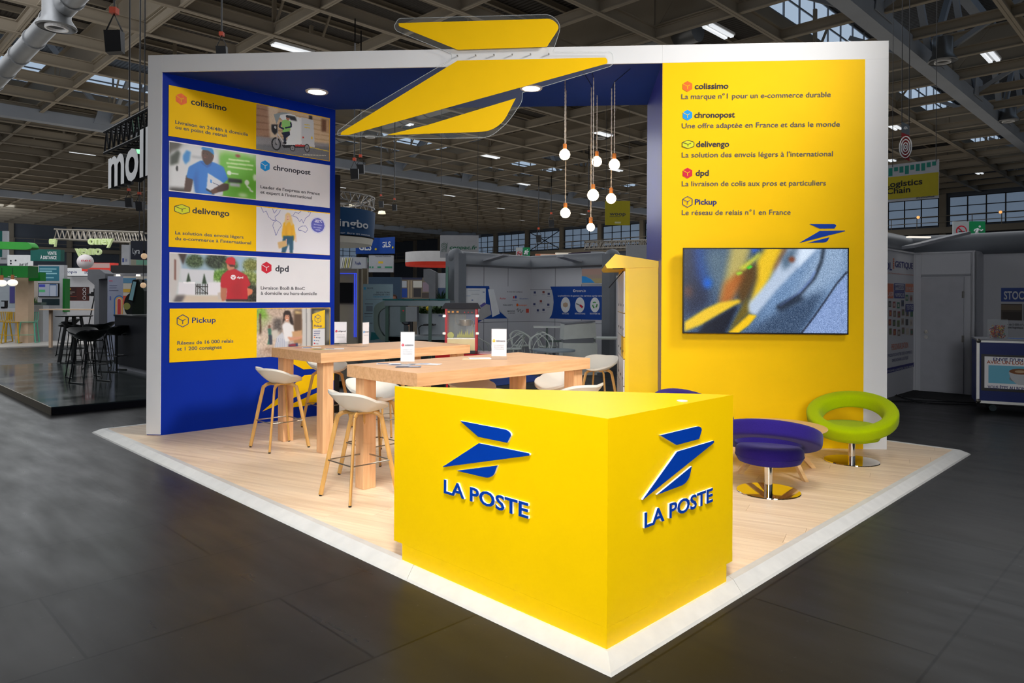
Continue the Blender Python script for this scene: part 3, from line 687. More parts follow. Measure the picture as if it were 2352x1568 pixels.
# ================================================================ SUSPENDED BIRD SIGN (clear acrylic plate with yellow film, screwed to the header)
BP = PL(AR.p(0, 0, .035), e); BP.tr = (2.904, 760, 20)
sg = thing('bird_sign', 'huge yellow bird emblem on clear acrylic fixed across the white header', 'sign', BP.px(1000, 860), 0)
ppoly('acrylic_plate', BP, [(420, 120), (450, 66), (1470, 38), (1538, 110), (1480, 290), (1880, 290), (1882, 380), (1400, 525), (1278, 560), (1276, 620), (1180, 760), (1060, 860), (640, 866), (45, 845), (48, 815), (210, 690), (715, 390), (805, 335), (805, 300), (440, 150)], 0, .006, ACR, sg, rad=[20, 20, 60, 60, 4, 30, 30, 4, 4, 30, 60, 60, 4, 8, 8, 4, 20, 10, 10, 10])
ppoly('wing', BP, rounded([(452, 98), (1470, 68), (1530, 120), (1440, 256), (846, 275), (455, 118)], [6, 30, 60, 0, 0, 6]), .006, .009, YELP, sg)
ppoly('wing', BP, rounded([(846, 347), (1838, 327), (1850, 365), (120, 843), (62, 842), (75, 822)], [0, 18, 20, 12, 12, 5]), .006, .009, YELP, sg)
ppoly('wing', BP, rounded([(368, 844), (640, 778), (1234, 598), (1150, 760), (1060, 818), (960, 824)], [0, 0, 0, 90, 60, 20]), .006, .009, YELP, sg)
bo = [(420, 120), (450, 66), (1470, 38), (1538, 110), (1480, 290), (1880, 290), (1882, 380), (1400, 525), (1278, 560), (1276, 620), (1180, 760), (1060, 860), (640, 866), (45, 845), (48, 815), (210, 690), (715, 390), (805, 335), (805, 300), (440, 150)]
MB().tube([BP.px(x, y, .003) for x, y in rounded(bo, [20, 20, 60, 60, 4, 30, 30, 4, 4, 30, 60, 60, 4, 8, 8, 4, 20, 10, 10, 10])], .0035, 4, closed=True).build('plate_edge', ACE, sg)
for i in range(6):
    P = BP.px(843 + i * 122, 312 - i * 2.6); MB().tube([P - n * -.028, P - n * .004], .008, 8).build('fixing_screw', STEEL, sg)
# ================================================================ PENDANT BULBS
for xc, yt, xb_, yb_, r_, ys in ((1298, 184, 1299, 355, 12.5, 330), (1300, 208, 1300, 489, 11.7, 466), (1358.5, 201, 1360, 521.7, 9.4, 499), (1363.6, 178, 1365, 448, 13.4, 423), (1371.5, 219, 1373, 371, 11.7, 347), (1405, 203, 1406, 456, 11.7, 431), (1412, 188, 1412, 378, 12.8, 352)):
    T_ = on_z(xc, yt, HS); Yb = T_.y; Cb = at_y(xb_, yb_, Yb); Cb.x = T_.x; R_ = r_ / F * Yb; Sk = at_y(xb_, ys, Yb).z
    lb = {1299: 'upper glowing bulb of the twin-bulb column nearest the bird sign', 1300: 'lower glowing bulb of the twin-bulb column nearest the bird sign', 1360: 'lowest and smallest glowing bulb of the cluster', 1365: 'large glowing bulb hanging just above the lowest one',
          1373: 'upper glowing bulb in the middle of the cluster', 1406: 'lower glowing bulb on the side next to the yellow wall', 1412: 'upper glowing bulb on the side next to the yellow wall'}[xb_]
    t = thing('pendant_bulb', lb, 'pendant lamp', Cb - Z * R_, 0, 'globe bulbs on braided cords')
    q = MB(); nn = 60
    for ph in (0, math.pi): q.tube([T_ * (1 - i / nn) + V((T_.x, T_.y, Sk)) * (i / nn) + V((math.cos(ph + i * 1.05), math.sin(ph + i * 1.05), 0)) * .004 for i in range(nn + 1)], .004, 5)
    q.build('braided_cord', mat('braided_cord', (205, 196, 184), .8), t)
    MB().lathe([(.021, Cb.z + R_ * .86), (.024, Cb.z + R_ * .9), (.024, Sk - .004), (.018, Sk), (.0001, Sk)], 16, (T_.x, T_.y, 0)).build('socket', mat('amber_socket', (196, 120, 50), .3), t, smooth=True)
    b_ = MB(); prof = [(.0001, -R_), (R_ * .5, -R_ * .87), (R_ * .87, -R_ * .5), (R_, 0), (R_ * .87, R_ * .5), (R_ * .5, R_ * .87), (.022, R_ * 1.0)]
    b_.lathe(prof, 20, Cb); b_.build('bulb_glass', BULB, t, smooth=True)
# cables pinned along the soffit above the cords
q = None
for a_, b__ in (((1338, 163), (1360, 199)), ((1361, 168), (1363, 178)), ((1448, 158), (1412, 188)), ((1405, 203), (1412, 188)), ((1330, 175), (1298, 184))):
    A_, B_ = on_z(*a_, HS - .004), on_z(*b__, HS - .004); q = q or MB(); q.tube([A_, B_], .003, 5)
q.build('ceiling_cable', DARKST, label='thin dark cables pinned to the canopy soffit above the bulbs', cat='cable')
# ================================================================ FRONT COUNTER
C = V((.3743, 3.3333, 0)); CLV, CLU, HC = 1.7116, 1.2012, 1.0866; ZF = FL + .003
ct = thing('reception_counter', 'triangular yellow reception counter with blue bird emblems at the stand corner', 'counter', C + Z * ZF)
A_, B_ = C + VV * CLV, C + U * CLU; zt = FL + HC
dA, dB = VV * .065, U * .05
inner = (A_ - B_).normalized()
MB().prism([p + Z * (ZF + .10) for p in (C, B_, A_)], Z * (zt - ZF - .10 - .0)).build('body', YEL, ct)
MB().prism([p + Z * ZF for p in (C, B_ - U * .07, A_ - VV * .09)], Z * .0995).build('plinth', YEL, ct)
gP = on_z(1567, 921, zt); MB().lathe([(.0001, 0), (.026, 0), (.030, .001), (.030, .004), (.0001, .0045)], 24, gP).build('cable_grommet', WHITE, ct, smooth=True)
PA, PB = PL(C, -VV), PL(C, U)
bird(PA, 1020, 1071, (1220, 1042), (1062, 966), 0, .012, BLUE2, ct, WHITE)
bird(PB, 1472, 1146, (1636, 1013), (1513, 998.5), 0, .012, BLUE2, ct, WHITE)
for pl, args, y1_ in ((PA, (1023, 1130, 1217, 30), 1188), (PB, (1476, 1211, 1633, 34), 1153)):
    text(pl, 'LA POSTE', *args, WHITE, ct, name='letter', y1=y1_, h=.011, bold=.026, depth=.011)
    text(pl, 'LA POSTE', *args, BLUE2, ct, name='letter_face', y1=y1_, h=.0125, bold=.026, depth=.001)
# ================================================================ PRINTED PANELS ON THE BLUE SIDE WALL
K1 = (3.8234, 330, 150); K2 = (3.3362, 330, 540)
R_ = lambda pts, a: rounded(pts, a)
def panel(key, lbl, quad_tl, quad_br, split, left_yellow):
    PW.tr = (1, 0, 0)
    s0, t1 = PW.st(*quad_tl); s1, t0 = PW.st(*quad_br); sm, _ = PW.st(split, 400)
    base = MB().par(PW.p(s0, t0, .0), PW.S * (s1 - s0), Z * (t1 - t0), PW.N * .004).build('info_panel', YELP if left_yellow else WHITEP, label=lbl, cat='wall panel', group='printed service panels')
    return base
rows = [('colissimo', 'topmost printed panel with orange parcel emblem and cargo bike photo', (387.5, 195), (757, 370.5), True),
        ('chronopost', 'printed panel with cyan parcel emblem and courier in blue polo', (388, 323), (757, 477.5), False),
        ('delivengo', 'printed panel with woman in yellow jumper before a world map', (388, 452), (757, 586), True),
        ('dpd', 'printed panel with red parcel emblem and courier in red', (389, 579), (757, 694), False),
        ('pickup', 'lowest printed panel with woman carrying parcels', (389.5, 708.5), (758, 811), True)]
PN = {}
for nm, lb, tl, br, ly in rows:
    PN[nm] = panel(nm, lb, tl, br, 588, ly)
YB = (238, 196, 8)
# row 1: photo of a cargo bike
PW.tr = K1
p = PN['colissimo']
c = Canvas(PW, 988, 338, 1627, 838, 190, 116, (214, 188, 152))
c.poly([(985, 330), (1130, 360), (1130, 660), (985, 660)], (178, 140, 112)); 
for i in range(5): c.poly([(985, 370 + i * 62), (1240, 425 + i * 50), (1240, 430 + i * 50), (985, 378 + i * 62)], (140, 100, 76), 1)
for i in range(6): c.poly([(1230, 420 + i * 46), (1640, 500 + i * 40), (1640, 506 + i * 40), (1230, 426 + i * 46)], (182, 146, 104), 1)
c.poly([(1090, 360), (1180, 370), (1170, 700), (1110, 700)], (226, 206, 178), 2); c.poly([(1450, 440), (1480, 445), (1480, 560), (1450, 560)], (60, 52, 48), 1); c.poly([(1560, 470), (1625, 480), (1625, 590), (1560, 580)], (120, 84, 60), 2); c.poly([(1600, 480), (1627, 480), (1627, 600), (1600, 590)], (196, 160, 120), 1)
c.poly([(985, 620), (1640, 690), (1640, 730), (985, 700)], (152, 150, 152), 2)
c.poly([(985, 690), (1640, 715), (1640, 850), (985, 850)], (118, 120, 124), 2); c.grain(5)
c.line([(1440, 715), (1625, 755)], 8, (216, 190, 80)); c.line([(1400, 785), (1600, 792)], 5, (220, 216, 190))
c.poly([(1380, 455), (1490, 480), (1500, 720), (1385, 700)], (206, 210, 212)); c.poly([(1385, 465), (1385, 690), (1360, 690), (1345, 450)], (230, 232, 232))
c.poly([(1180, 440), (1250, 415), (1330, 440), (1375, 500), (1375, 700), (1240, 705), (1290, 560)], (232, 238, 238)); c.poly([(1140, 430), (1215, 412), (1300, 420), (1200, 435), (1165, 520)], (150, 164, 168)); c.poly([(1260, 440), (1330, 450), (1345, 490), (1290, 480)], (50, 54, 60), 1)
c.line([(1410, 520), (1460, 526)], 7, (226, 200, 90)); c.line([(1410, 545), (1460, 552)], 7, (226, 200, 90)); c.poly([(1395, 625), (1405, 625), (1405, 640), (1395, 640)], (220, 60, 40)); c.poly([(1470, 625), (1483, 628), (1483, 650), (1470, 648)], (240, 200, 20))
c.poly([(1210, 700), (1440, 700), (1450, 722), (1230, 725)], (40, 40, 44)); c.poly([(1330, 695), (1420, 700), (1420, 715), (1330, 712)], (190, 60, 60))
for x_, y_, r_, rr in ((1162, 690, 42, 58), (1306, 728, 25, 26), (1433, 728, 24, 38)): c.ell(x_, y_, r_, rr, (38, 40, 44)); c.ell(x_, y_, r_ * .72, rr * .78, (140, 142, 146)); c.ell(x_, y_, r_ * .2, rr * .2, (60, 60, 60))
c.line([(1175, 560), (1168, 690)], 8, (190, 190, 194)); c.line([(1175, 600), (1235, 690)], 9, (210, 212, 214)); c.poly([(1120, 520), (1175, 520), (1172, 590), (1150, 610), (1122, 580)], (34, 36, 42), 1); c.ell(1154, 545, 9, 12, (200, 204, 208))
c.poly([(1205, 590), (1280, 580), (1285, 610), (1250, 640), (1245, 680), (1232, 682), (1225, 620)], (32, 42, 66)); c.poly([(1210, 490), (1240, 475), (1290, 490), (1300, 530), (1275, 580), (1220, 588)], (150, 214, 120)); c.line([(1205, 500), (1190, 540), (1230, 560)], 16, (30, 44, 74)); c.line([(1290, 500), (1295, 540), (1240, 550)], 14, (30, 44, 74)); c.ell(1264, 466, 15, 20, (190, 130, 100)); c.ell(1263, 450, 17, 12, (56, 60, 66)); c.poly([(1225, 670), (1255, 676), (1250, 690), (1225, 688)], (30, 30, 34))
c.build('photo_print', INK, p, h=.0052)
cube_logo(PW, 329, 298, 53, ORG, p, h=.005, cut=YELP)
text(PW, 'colissimo', 414, 342, 727, 52, DARKT, p, y1=398, h=.005, bold=.03)
text(PW, 'Livraison en 24/48h à domicile', 276, 512, 915, 30, GREYT, p, y1=612, h=.005, bold=.03)
text(PW, 'ou en point de retrait', 276, 556, 732, 30, GREYT, p, y1=630, h=.005, bold=.03)
# row 2: courier with the white van
p = PN['chronopost']
c = Canvas(PW, 225, 672, 984, 1176, 240, 134, (190, 194, 196))
c.poly([(225, 660), (340, 680), (300, 760), (225, 790)], (90, 88, 82), 4); c.poly([(240, 760), (400, 700), (640, 740), (640, 1150), (225, 1100)], (214, 216, 218), 5); c.poly([(230, 800), (300, 740), (320, 770), (300, 860), (230, 880)], (70, 78, 70), 3)
c.poly([(345, 790), (375, 745), (412, 760), (400, 840), (365, 870), (345, 830)], (60, 140, 210), 2); c.line([(420, 800), (520, 815)], 12, (150, 156, 164), 3); c.ell(292, 905, 9, 24, (30, 30, 34), 1); c.poly([(225, 1070), (380, 1080), (400, 1140), (225, 1110)], (60, 56, 54), 4)
c.poly([(660, 740), (984, 780), (984, 1176), (680, 1150)], (104, 182, 52), 3); c.poly([(620, 700), (984, 770), (984, 830), (900, 790), (700, 760), (640, 800)], (196, 216, 180), 8); c.ell(826, 795, 22, 12, (150, 40, 40), 2)
for i, (xa, xb) in enumerate(((742, 930), (725, 962), (735, 955))): c.line([(xa, 825 + i * 32), (xb, 845 + i * 36)], 14, (214, 232, 180), 1, .85)
c.ell(750, 945, 20, 20, (226, 236, 220), 1); c.line([(770, 948), (832, 955)], 12, (214, 232, 200), 1); c.poly([(740, 990), (862, 1005), (862, 1035), (740, 1030)], (34, 42, 40), 2); c.poly([(755, 1030), (845, 1040), (845, 1070), (755, 1060)], (180, 186, 190), 2)
c.line([(905, 1010), (905, 1060), (930, 1080), (935, 1100), (960, 1110)], 14, (226, 236, 220), 1); c.ell(905, 1030, 20, 24, (226, 236, 220), 1); c.ell(975, 985, 16, 30, (214, 232, 200), 2); c.ell(870, 1140, 40, 16, (200, 226, 180), 4)
SK = (74, 46, 36); SK2 = (98, 62, 46)
c.poly(R_([(372, 960), (438, 985), (412, 1112), (356, 1108), (358, 1060)], 16), SK, 1); c.poly(R_([(372, 985), (395, 890), (500, 835), (610, 850), (700, 890), (742, 1000), (700, 1035), (640, 1050), (620, 1138), (452, 1118), (436, 1004)], 14), (30, 118, 206), 1)
c.poly([(436, 1004), (470, 900), (480, 1118), (452, 1118)], (20, 90, 176), 4, .8); c.poly([(500, 838), (552, 884), (600, 848), (590, 880), (556, 900), (506, 862)], (20, 92, 178), 1)
c.poly(R_([(506, 780), (515, 735), (600, 745), (616, 800), (600, 850), (552, 882), (520, 842)], 20), SK, 1); c.ell(540, 795, 22, 30, SK2, 5, .7); c.poly([(528, 802), (546, 806), (545, 812), (528, 809)], (130, 70, 66)); c.line([(516, 772), (530, 774)], 4, (30, 20, 18)); c.line([(546, 778), (562, 781)], 4, (30, 20, 18)); c.ell(607, 798, 8, 16, SK2)
c.poly(R_([(502, 735), (515, 712), (570, 716), (610, 740), (618, 790), (600, 775), (570, 750), (520, 742)], 14), (24, 128, 200), 1)
c.poly([(562, 945), (668, 1010), (700, 1035), (694, 1140), (640, 1140), (550, 1080)], (208, 212, 220), 1); c.poly([(582, 1000), (597, 1006), (597, 1035), (582, 1030)], (80, 150, 220)); c.line([(605, 1030), (660, 1055)], 6, (90, 96, 120)); c.poly(R_([(700, 1035), (748, 1040), (742, 1095), (640, 1118), (600, 1100), (612, 1082)], 14), SK, 1); c.poly(R_([(585, 1095), (640, 1080), (650, 1115), (600, 1135)], 10), SK2, 1); c.poly([(548, 1080), (600, 1110), (590, 1120), (548, 1095)], (30, 30, 36), 1)
c.build('photo_print', INK, p, h=.0052)
cube_logo(PW, 1065, 883, 49, CYB, p, h=.005, cut=WHITEP)
text(PW, 'chronopost', 1136, 916, 1464, 44, DARKT, p, y1=960, h=.005, bold=.03)
text(PW, "Leader de l'express en France", 1024, 1078, 1545, 26, GREYT, p, y1=1138, h=.005, bold=.03)
text(PW, "et expert à l'international", 1024, 1124, 1475, 26, GREYT, p, y1=1172, h=.005, bold=.03)
# row 3
p = PN['delivengo']
PW.tr = K2
tr3 = lambda x, y: ((x / K1[0] + K1[1] - K2[1]) * K2[0], (y / K1[0] + K1[2] - K2[2]) * K2[0])
c = Canvas(PW, *tr3(988, 1240), 1424, 152, 190, 116, (222, 220, 226))
PW.tr = K1
mp_ = [[(1030, 1245), (1050, 1290), (1075, 1280), (1095, 1330), (1130, 1360), (1160, 1362), (1150, 1330), (1185, 1300), (1200, 1270)], [(1140, 1380), (1165, 1362), (1200, 1385), (1208, 1410), (1185, 1440), (1160, 1495), (1148, 1450), (1132, 1410), (1140, 1380)],
       [(1300, 1420), (1285, 1380), (1262, 1370), (1258, 1340), (1300, 1320), (1345, 1335), (1370, 1375), (1385, 1350), (1400, 1385), (1422, 1340), (1450, 1320), (1470, 1285), (1440, 1290)], [(1360, 1430), (1385, 1412), (1420, 1410), (1440, 1440), (1420, 1468), (1385, 1450), (1360, 1448), (1360, 1430)], [(1130, 1258), (1145, 1300), (1170, 1265)], [(1310, 1318), (1330, 1290), (1360, 1300), (1400, 1260), (1440, 1275)]]
for m_ in mp_: c.line(m_, 4.5, (96, 104, 168), 0, .9)
c.ell(1527, 1404, 68, 74, (204, 206, 228)); c.ell(1527, 1404, 58, 62, (84, 88, 180))
c.line([(1490, 1420), (1560, 1430)], 5, (180, 184, 226)); c.line([(1492, 1395), (1565, 1405)], 5, (170, 174, 222)); c.line([(1505, 1442), (1550, 1448)], 5, (180, 184, 226))
c.poly([(1510, 1352), (1516, 1352), (1516, 1382), (1510, 1382)], (230, 230, 244)); c.line([(1500, 1370), (1507, 1370)], 4, (230, 230, 244)); c.ell(1528, 1368, 8, 13, (230, 230, 244)); c.ell(1528, 1368, 4, 8, (84, 88, 180)); c.line([(1545, 1378), (1560, 1360)], 4, (230, 230, 244)); c.ell(1546, 1362, 4, 4, (230, 230, 244)); c.ell(1560, 1378, 4, 4, (230, 230, 244))
c.poly(R_([(1225, 1385), (1245, 1370), (1290, 1372), (1318, 1400), (1334, 1500), (1318, 1540), (1230, 1545), (1210, 1490)], 8), (236, 178, 22), 1); c.poly([(1250, 1400), (1262, 1530), (1240, 1530)], (206, 146, 10), 2, .7); c.poly([(1298, 1400), (1310, 1530), (1294, 1530)], (206, 146, 10), 2, .7)
c.poly(R_([(1242, 1310), (1262, 1292), (1285, 1300), (1300, 1340), (1312, 1400), (1295, 1410), (1280, 1370), (1255, 1390), (1244, 1420), (1238, 1370)], 6), (226, 192, 128), 1); c.ell(1266, 1336, 15, 24, (232, 190, 160), 1); c.line([(1259, 1352), (1273, 1352)], 4, (190, 90, 80)); c.line([(1258, 1330), (1264, 1330)], 3, (80, 60, 50)); c.line([(1270, 1330), (1276, 1330)], 3, (80, 60, 50))
PW.tr = K2
c.poly([(1068, 5), (1148, 5), (1142, 136), (1118, 136), (1112, 60), (1085, 134), (1055, 132)], (28, 84, 112), 1); c.poly([(1025, 55), (1088, 38), (1100, 82), (1034, 104)], (214, 176, 116), 1); c.line([(1160, -5), (1166, 50)], 10, (226, 184, 156), 1); c.line([(1092, 30), (1092, 70)], 6, (226, 184, 156))
c.build('photo_print', INK, p, h=.0052)
PW.tr = K1
cube_logo(PW, 336, 1264, 42, DARKT, p, h=.005, hy=1.72, outline=True, mf=LIME)
text(PW, 'delivengo', 425, 1296, 751, 50, DARKT, p, y1=1328, h=.005, bold=.03)
text(PW, 'La solution des envois légers', 275, 1482, 876, 28, GREYT, p, y1=1520, h=.005, bold=.03)
text(PW, "du e-commerce à l'international", 274, 1532, 942, 28, GREYT, p, y1=1570, h=.005, bold=.03)
# row 4
p = PN['dpd']; PW.tr = K2
c = Canvas(PW, 200, 138, 862, 510, 240, 112, (196, 204, 206))
c.poly([(280, 140), (862, 160), (862, 300), (500, 300), (290, 260)], (150, 176, 196), 3)
for x_, y_, rx, ry, cc in ((390, 200, 70, 50, (56, 78, 40)), (560, 200, 90, 60, (36, 50, 30)), (660, 230, 60, 50, (70, 90, 44)), (820, 230, 60, 50, (110, 116, 50)), (600, 310, 80, 50, (96, 140, 44)), (800, 330, 80, 60, (120, 134, 60)), (780, 420, 90, 80, (70, 78, 40)), (840, 460, 60, 70, (34, 36, 24))): c.ell(x_, y_, rx, ry, cc, 4)
c.grain(14, 1, (c.a[..., 1] > c.a[..., 2] + 8).astype(float))
c.poly([(280, 258), (540, 268), (530, 360), (290, 350)], (204, 206, 212), 1); c.poly([(200, 140), (270, 140), (280, 250), (240, 508), (200, 508)], (196, 192, 190), 2); c.poly([(262, 138), (330, 142), (300, 230), (316, 262)], (58, 44, 38), 2); c.poly([(232, 180), (248, 190), (246, 345), (232, 340)], (130, 90, 80), 1)
c.poly([(268, 360), (392, 362), (392, 460), (262, 458)], (222, 220, 226), 1); c.poly([(492, 360), (600, 362), (600, 462), (492, 460)], (224, 222, 228), 1); c.poly([(300, 355), (392, 358), (392, 372), (305, 370)], (238, 236, 240)); 
for i in range(8): c.line([(398 + i * 12.5, 372), (398 + i * 12.5, 455)], 6, (44, 38, 36))
c.line([(395, 392), (492, 394)], 6, (44, 38, 36)); c.line([(395, 440), (492, 442)], 6, (44, 38, 36)); c.line([(395, 376), (492, 450)], 5, (44, 38, 36))
c.poly([(342, 285), (360, 355), (325, 355)], (34, 56, 34), 1); c.poly([(462, 290), (482, 372), (446, 372)], (34, 56, 34), 1)
c.poly([(250, 460), (600, 462), (620, 510), (230, 510)], (206, 190, 170), 2); c.poly([(250, 460), (320, 462), (290, 510), (225, 510)], (92, 88, 92), 3)
c.poly([(565, 440), (600, 436), (600, 492), (570, 490)], (196, 186, 176), 1); c.poly(R_([(590, 380), (640, 385), (630, 500), (600, 506), (588, 470)], 8), (178, 110, 80), 1); c.poly(R_([(785, 400), (835, 415), (832, 450), (790, 470)], 10), (214, 120, 84), 1)
c.poly(R_([(588, 340), (600, 305), (650, 262), (700, 258), (790, 310), (820, 380), (790, 400), (798, 500), (630, 500), (640, 405), (590, 400)], 14), (186, 14, 34), 1); c.poly([(660, 420), (740, 300), (760, 480), (700, 500)], (150, 8, 26), 8, .5); c.poly([(630, 490), (800, 490), (804, 508), (628, 508)], (34, 26, 28), 1)
c.poly(R_([(634, 230), (640, 215), (698, 220), (694, 258), (650, 270), (636, 250)], 8), (196, 130, 100), 1); c.poly(R_([(622, 205), (640, 172), (680, 165), (702, 185), (700, 232), (645, 225)], 12), (198, 20, 36), 1); c.poly([(645, 222), (700, 230), (698, 244), (660, 240)], (60, 30, 26), 1)
c.ell(685, 322, 20, 19, (238, 226, 230)); c.line([(668, 316), (685, 324), (702, 316)], 3, (186, 14, 34)); c.line([(685, 324), (685, 340)], 3, (186, 14, 34))
c.line([(716, 325), (760, 322)], 3, (240, 226, 230), 0, .6)
c.build('photo_print', INK, p, h=.0052)
text(PW, 'dpd', 714, 330, 761, 15, WHITEP, p, y1=330, h=.0056, bold=.03)
cube_logo(PW, 940, 249, 46, RED, p, h=.005, cut=WHITEP)
text(PW, 'dpd', 1007, 276, 1110, 45, DARKT, p, y1=278, h=.005, bold=.03)
text(PW, 'Livraison BtoB & BtoC', 896, 415, 1234, 24, GREYT, p, y1=418, h=.005, bold=.03)
text(PW, 'à domicile ou hors-domicile', 896, 455, 1326, 24, GREYT, p, y1=459, h=.005, bold=.03)
# row 5
p = PN['pickup']
c = Canvas(PW, 866, 562, 1424, 905, 180, 108, (190, 170, 156))
c.poly([(866, 560), (1010, 560), (980, 640), (866, 760)], (170, 176, 130), 5); c.ell(905, 600, 45, 40, (124, 170, 60), 4); c.line([(890, 600), (895, 780)], 16, (84, 62, 44), 1)
c.poly([(940, 560), (1220, 560), (1110, 600), (1000, 640), (940, 600)], (190, 168, 150), 4); c.poly([(990, 640), (1060, 640), (1060, 760), (990, 760)], (92, 84, 80), 4); c.poly([(866, 760), (1060, 740), (1010, 905), (866, 905)], (206, 186, 166), 4); c.poly([(940, 860), (1000, 860), (990, 905), (866, 905)], (160, 130, 110), 5)
c.grain(8, 1)
c.poly([(948, 715), (975, 712), (980, 770), (975, 835), (945, 838), (958, 780)], (58, 110, 90), 1); c.ell(962, 700, 11, 14, (120, 84, 66), 1); c.poly([(955, 765), (985, 765), (985, 838), (965, 838)], (54, 60, 76), 1); c.poly([(980, 730), (1025, 720), (1035, 790), (990, 800)], (200, 196, 186), 2)
c.poly([(1150, 570), (1215, 570), (1215, 760), (1140, 760)], (92, 70, 52), 3); c.poly([(1160, 580), (1210, 590), (1210, 600), (1160, 600)], (230, 200, 140), 2); c.poly([(1213, 560), (1280, 560), (1285, 870), (1215, 866)], (196, 194, 190), 1); c.poly([(1240, 560), (1250, 560), (1252, 866), (1242, 866)], (150, 148, 146))
c.poly([(1282, 560), (1424, 560), (1424, 905), (1285, 905)], (58, 56, 50), 2); c.ell(1340, 590, 40, 10, (200, 190, 150), 3)
c.poly([(1292, 604), (1388, 570), (1388, 710), (1292, 716)], (238, 196, 10)); c.poly([(1292, 718), (1388, 712), (1388, 905), (1292, 905)], (214, 214, 216)); c.poly([(1395, 600), (1424, 600), (1424, 800), (1395, 820)], (120, 118, 110), 3)
for a_ in range(6):
    q0 = math.radians(30 + 60 * a_); q1 = math.radians(90 + 60 * a_); c.line([(1334 + 27 * math.cos(q0), 640 + 31 * math.sin(q0)), (1334 + 27 * math.cos(q1), 640 + 31 * math.sin(q1))], 4, (40, 56, 120))
c.line([(1312, 625), (1334, 640), (1334, 660)], 4, (40, 56, 120)); c.line([(1334, 640), (1350, 630)], 4, (40, 56, 120))
for i, w_ in enumerate((50, 46, 44)): c.line([(1302, 735 + i * 16), (1302 + w_, 733 + i * 16)], 6, (70, 80, 130), 0, .8)
for i, cc in enumerate(((240, 120, 40), (60, 140, 210), (200, 30, 50))): c.ell(1307, 782 + i * 23, 5, 6, cc); c.line([(1317, 784 + i * 23), (1352 - i * 8, 786 + i * 23)], 5, (90, 90, 110))
c.poly([(1000, 860), (1020, 780), (1060, 740), (1110, 820), (1095, 866)], (196, 198, 206), 1)
for i in range(5): c.line([(1018 + i * 14, 790), (1008 + i * 17, 862)], 3, (130, 140, 176), 0, .7)
c.poly(R_([(1060, 690), (1085, 665), (1140, 680), (1155, 740), (1120, 810), (1080, 815)], 14), (228, 226, 226), 1); c.poly(R_([(1068, 600), (1085, 575), (1120, 580), (1140, 640), (1148, 690), (1125, 680), (1110, 640), (1075, 655), (1066, 680)], 8), (38, 26, 24), 1); c.ell(1098, 632, 19, 30, (206, 146, 116), 1); c.line([(1090, 648), (1108, 646)], 5, (240, 232, 226)); c.line([(1086, 625), (1093, 624)], 3, (50, 30, 26)); c.line([(1102, 622), (1109, 622)], 3, (50, 30, 26)); c.ell(1098, 600, 20, 10, (38, 26, 24), 1)
c.poly([(1135, 738), (1212, 726), (1212, 778), (1142, 782)], (200, 156, 112), 1); c.poly([(1142, 786), (1212, 782), (1212, 830), (1150, 830)], (176, 132, 92), 1); c.poly(R_([(1100, 780), (1190, 780), (1212, 765), (1212, 790), (1120, 812)], 6), (210, 150, 120), 1)
c.poly([(1108, 836), (1180, 826), (1180, 858), (1108, 862)], (46, 58, 100), 1); c.poly([(1112, 838), (1165, 834), (1165, 848), (1112, 850)], (170, 40, 50), 1)
c.build('photo_print', INK, p, h=.0052)
text(PW, 'Pickup', 1303, 703, 1365, 17, NAVY, p, y1=695, h=.0056, bold=.03)
cube_logo(PW, 298, 656, 47, NAVY, p, h=.005, outline=True)
text(PW, 'Pickup', 369, 671, 551, 40, NAVY, p, y1=669, h=.005, bold=.02)
text(PW, 'Réseau de 16 000 relais', 256, 839, 686, 27, GREYT, p, y1=826, h=.005, bold=.03)
text(PW, 'et 1 200 consignes', 254, 885, 597, 27, GREYT, p, y1=872, h=.005, bold=.03)
PW.tr = (1, 0, 0)
# big bird cut off by the wall's end
a0, t0 = PW.st(603, 944); at_, tt = PW.st(648, 833)
a1 = a0 + (WL - a0) * 1.26
tb = t0 + .02; H_ = tt - t0 + .05
for pts, rad in BIRD:
    P = [(a0 + (a1 - a0) * x, t0 + H_ * y) for x, y in rounded(pts, rad, 5)]
    P = clip(P, (1, 0), WL - .001)
    MB().prism([PW.p(a, t, .002) for a, t in P], PW.N * -.0018).build('emblem_wing', YELP, lwall, label='yellow bird emblem near the floor')
# ================================================================ HIGH TABLES
def high_table(o, Lu, Lv, ht, label, insets):
    t = thing('high_table', label, 'table', o + U * Lu / 2 + VV * Lv / 2 + Z * (FL + .001), 0, 'oak high tables')
    th = .105
    MB().par(o + Z * (FL + ht - th), U * Lu, VV * Lv, Z * th).build('tabletop', OAK, t, bevel=.002)
    a = .125; g = .055
    for iu in (0, 1):
        for iv in (0, 1):
            c_ = o + U * (g if iu == 0 else Lu - g - a) + VV * (g if iv == 0 else Lv - g - a)
            MB().par(c_ + Z * (FL + .001), U * a, VV * a, Z * (ht - th - .001)).build('leg', OAKV, t, bevel=.002)
    return t
TBo, TAo = V((-.8591, 5.4652, 0)), V((-2.1658, 7.3922, 0)); HB = 1.068
high_table(TBo, 2.1028, 1.0056, HB, 'long oak high table next to the counter, nearer of the two', 0)
high_table(TAo, 2.0579, 1.1109, HB, 'long oak high table beside the blue side wall, farther of the two', 0)
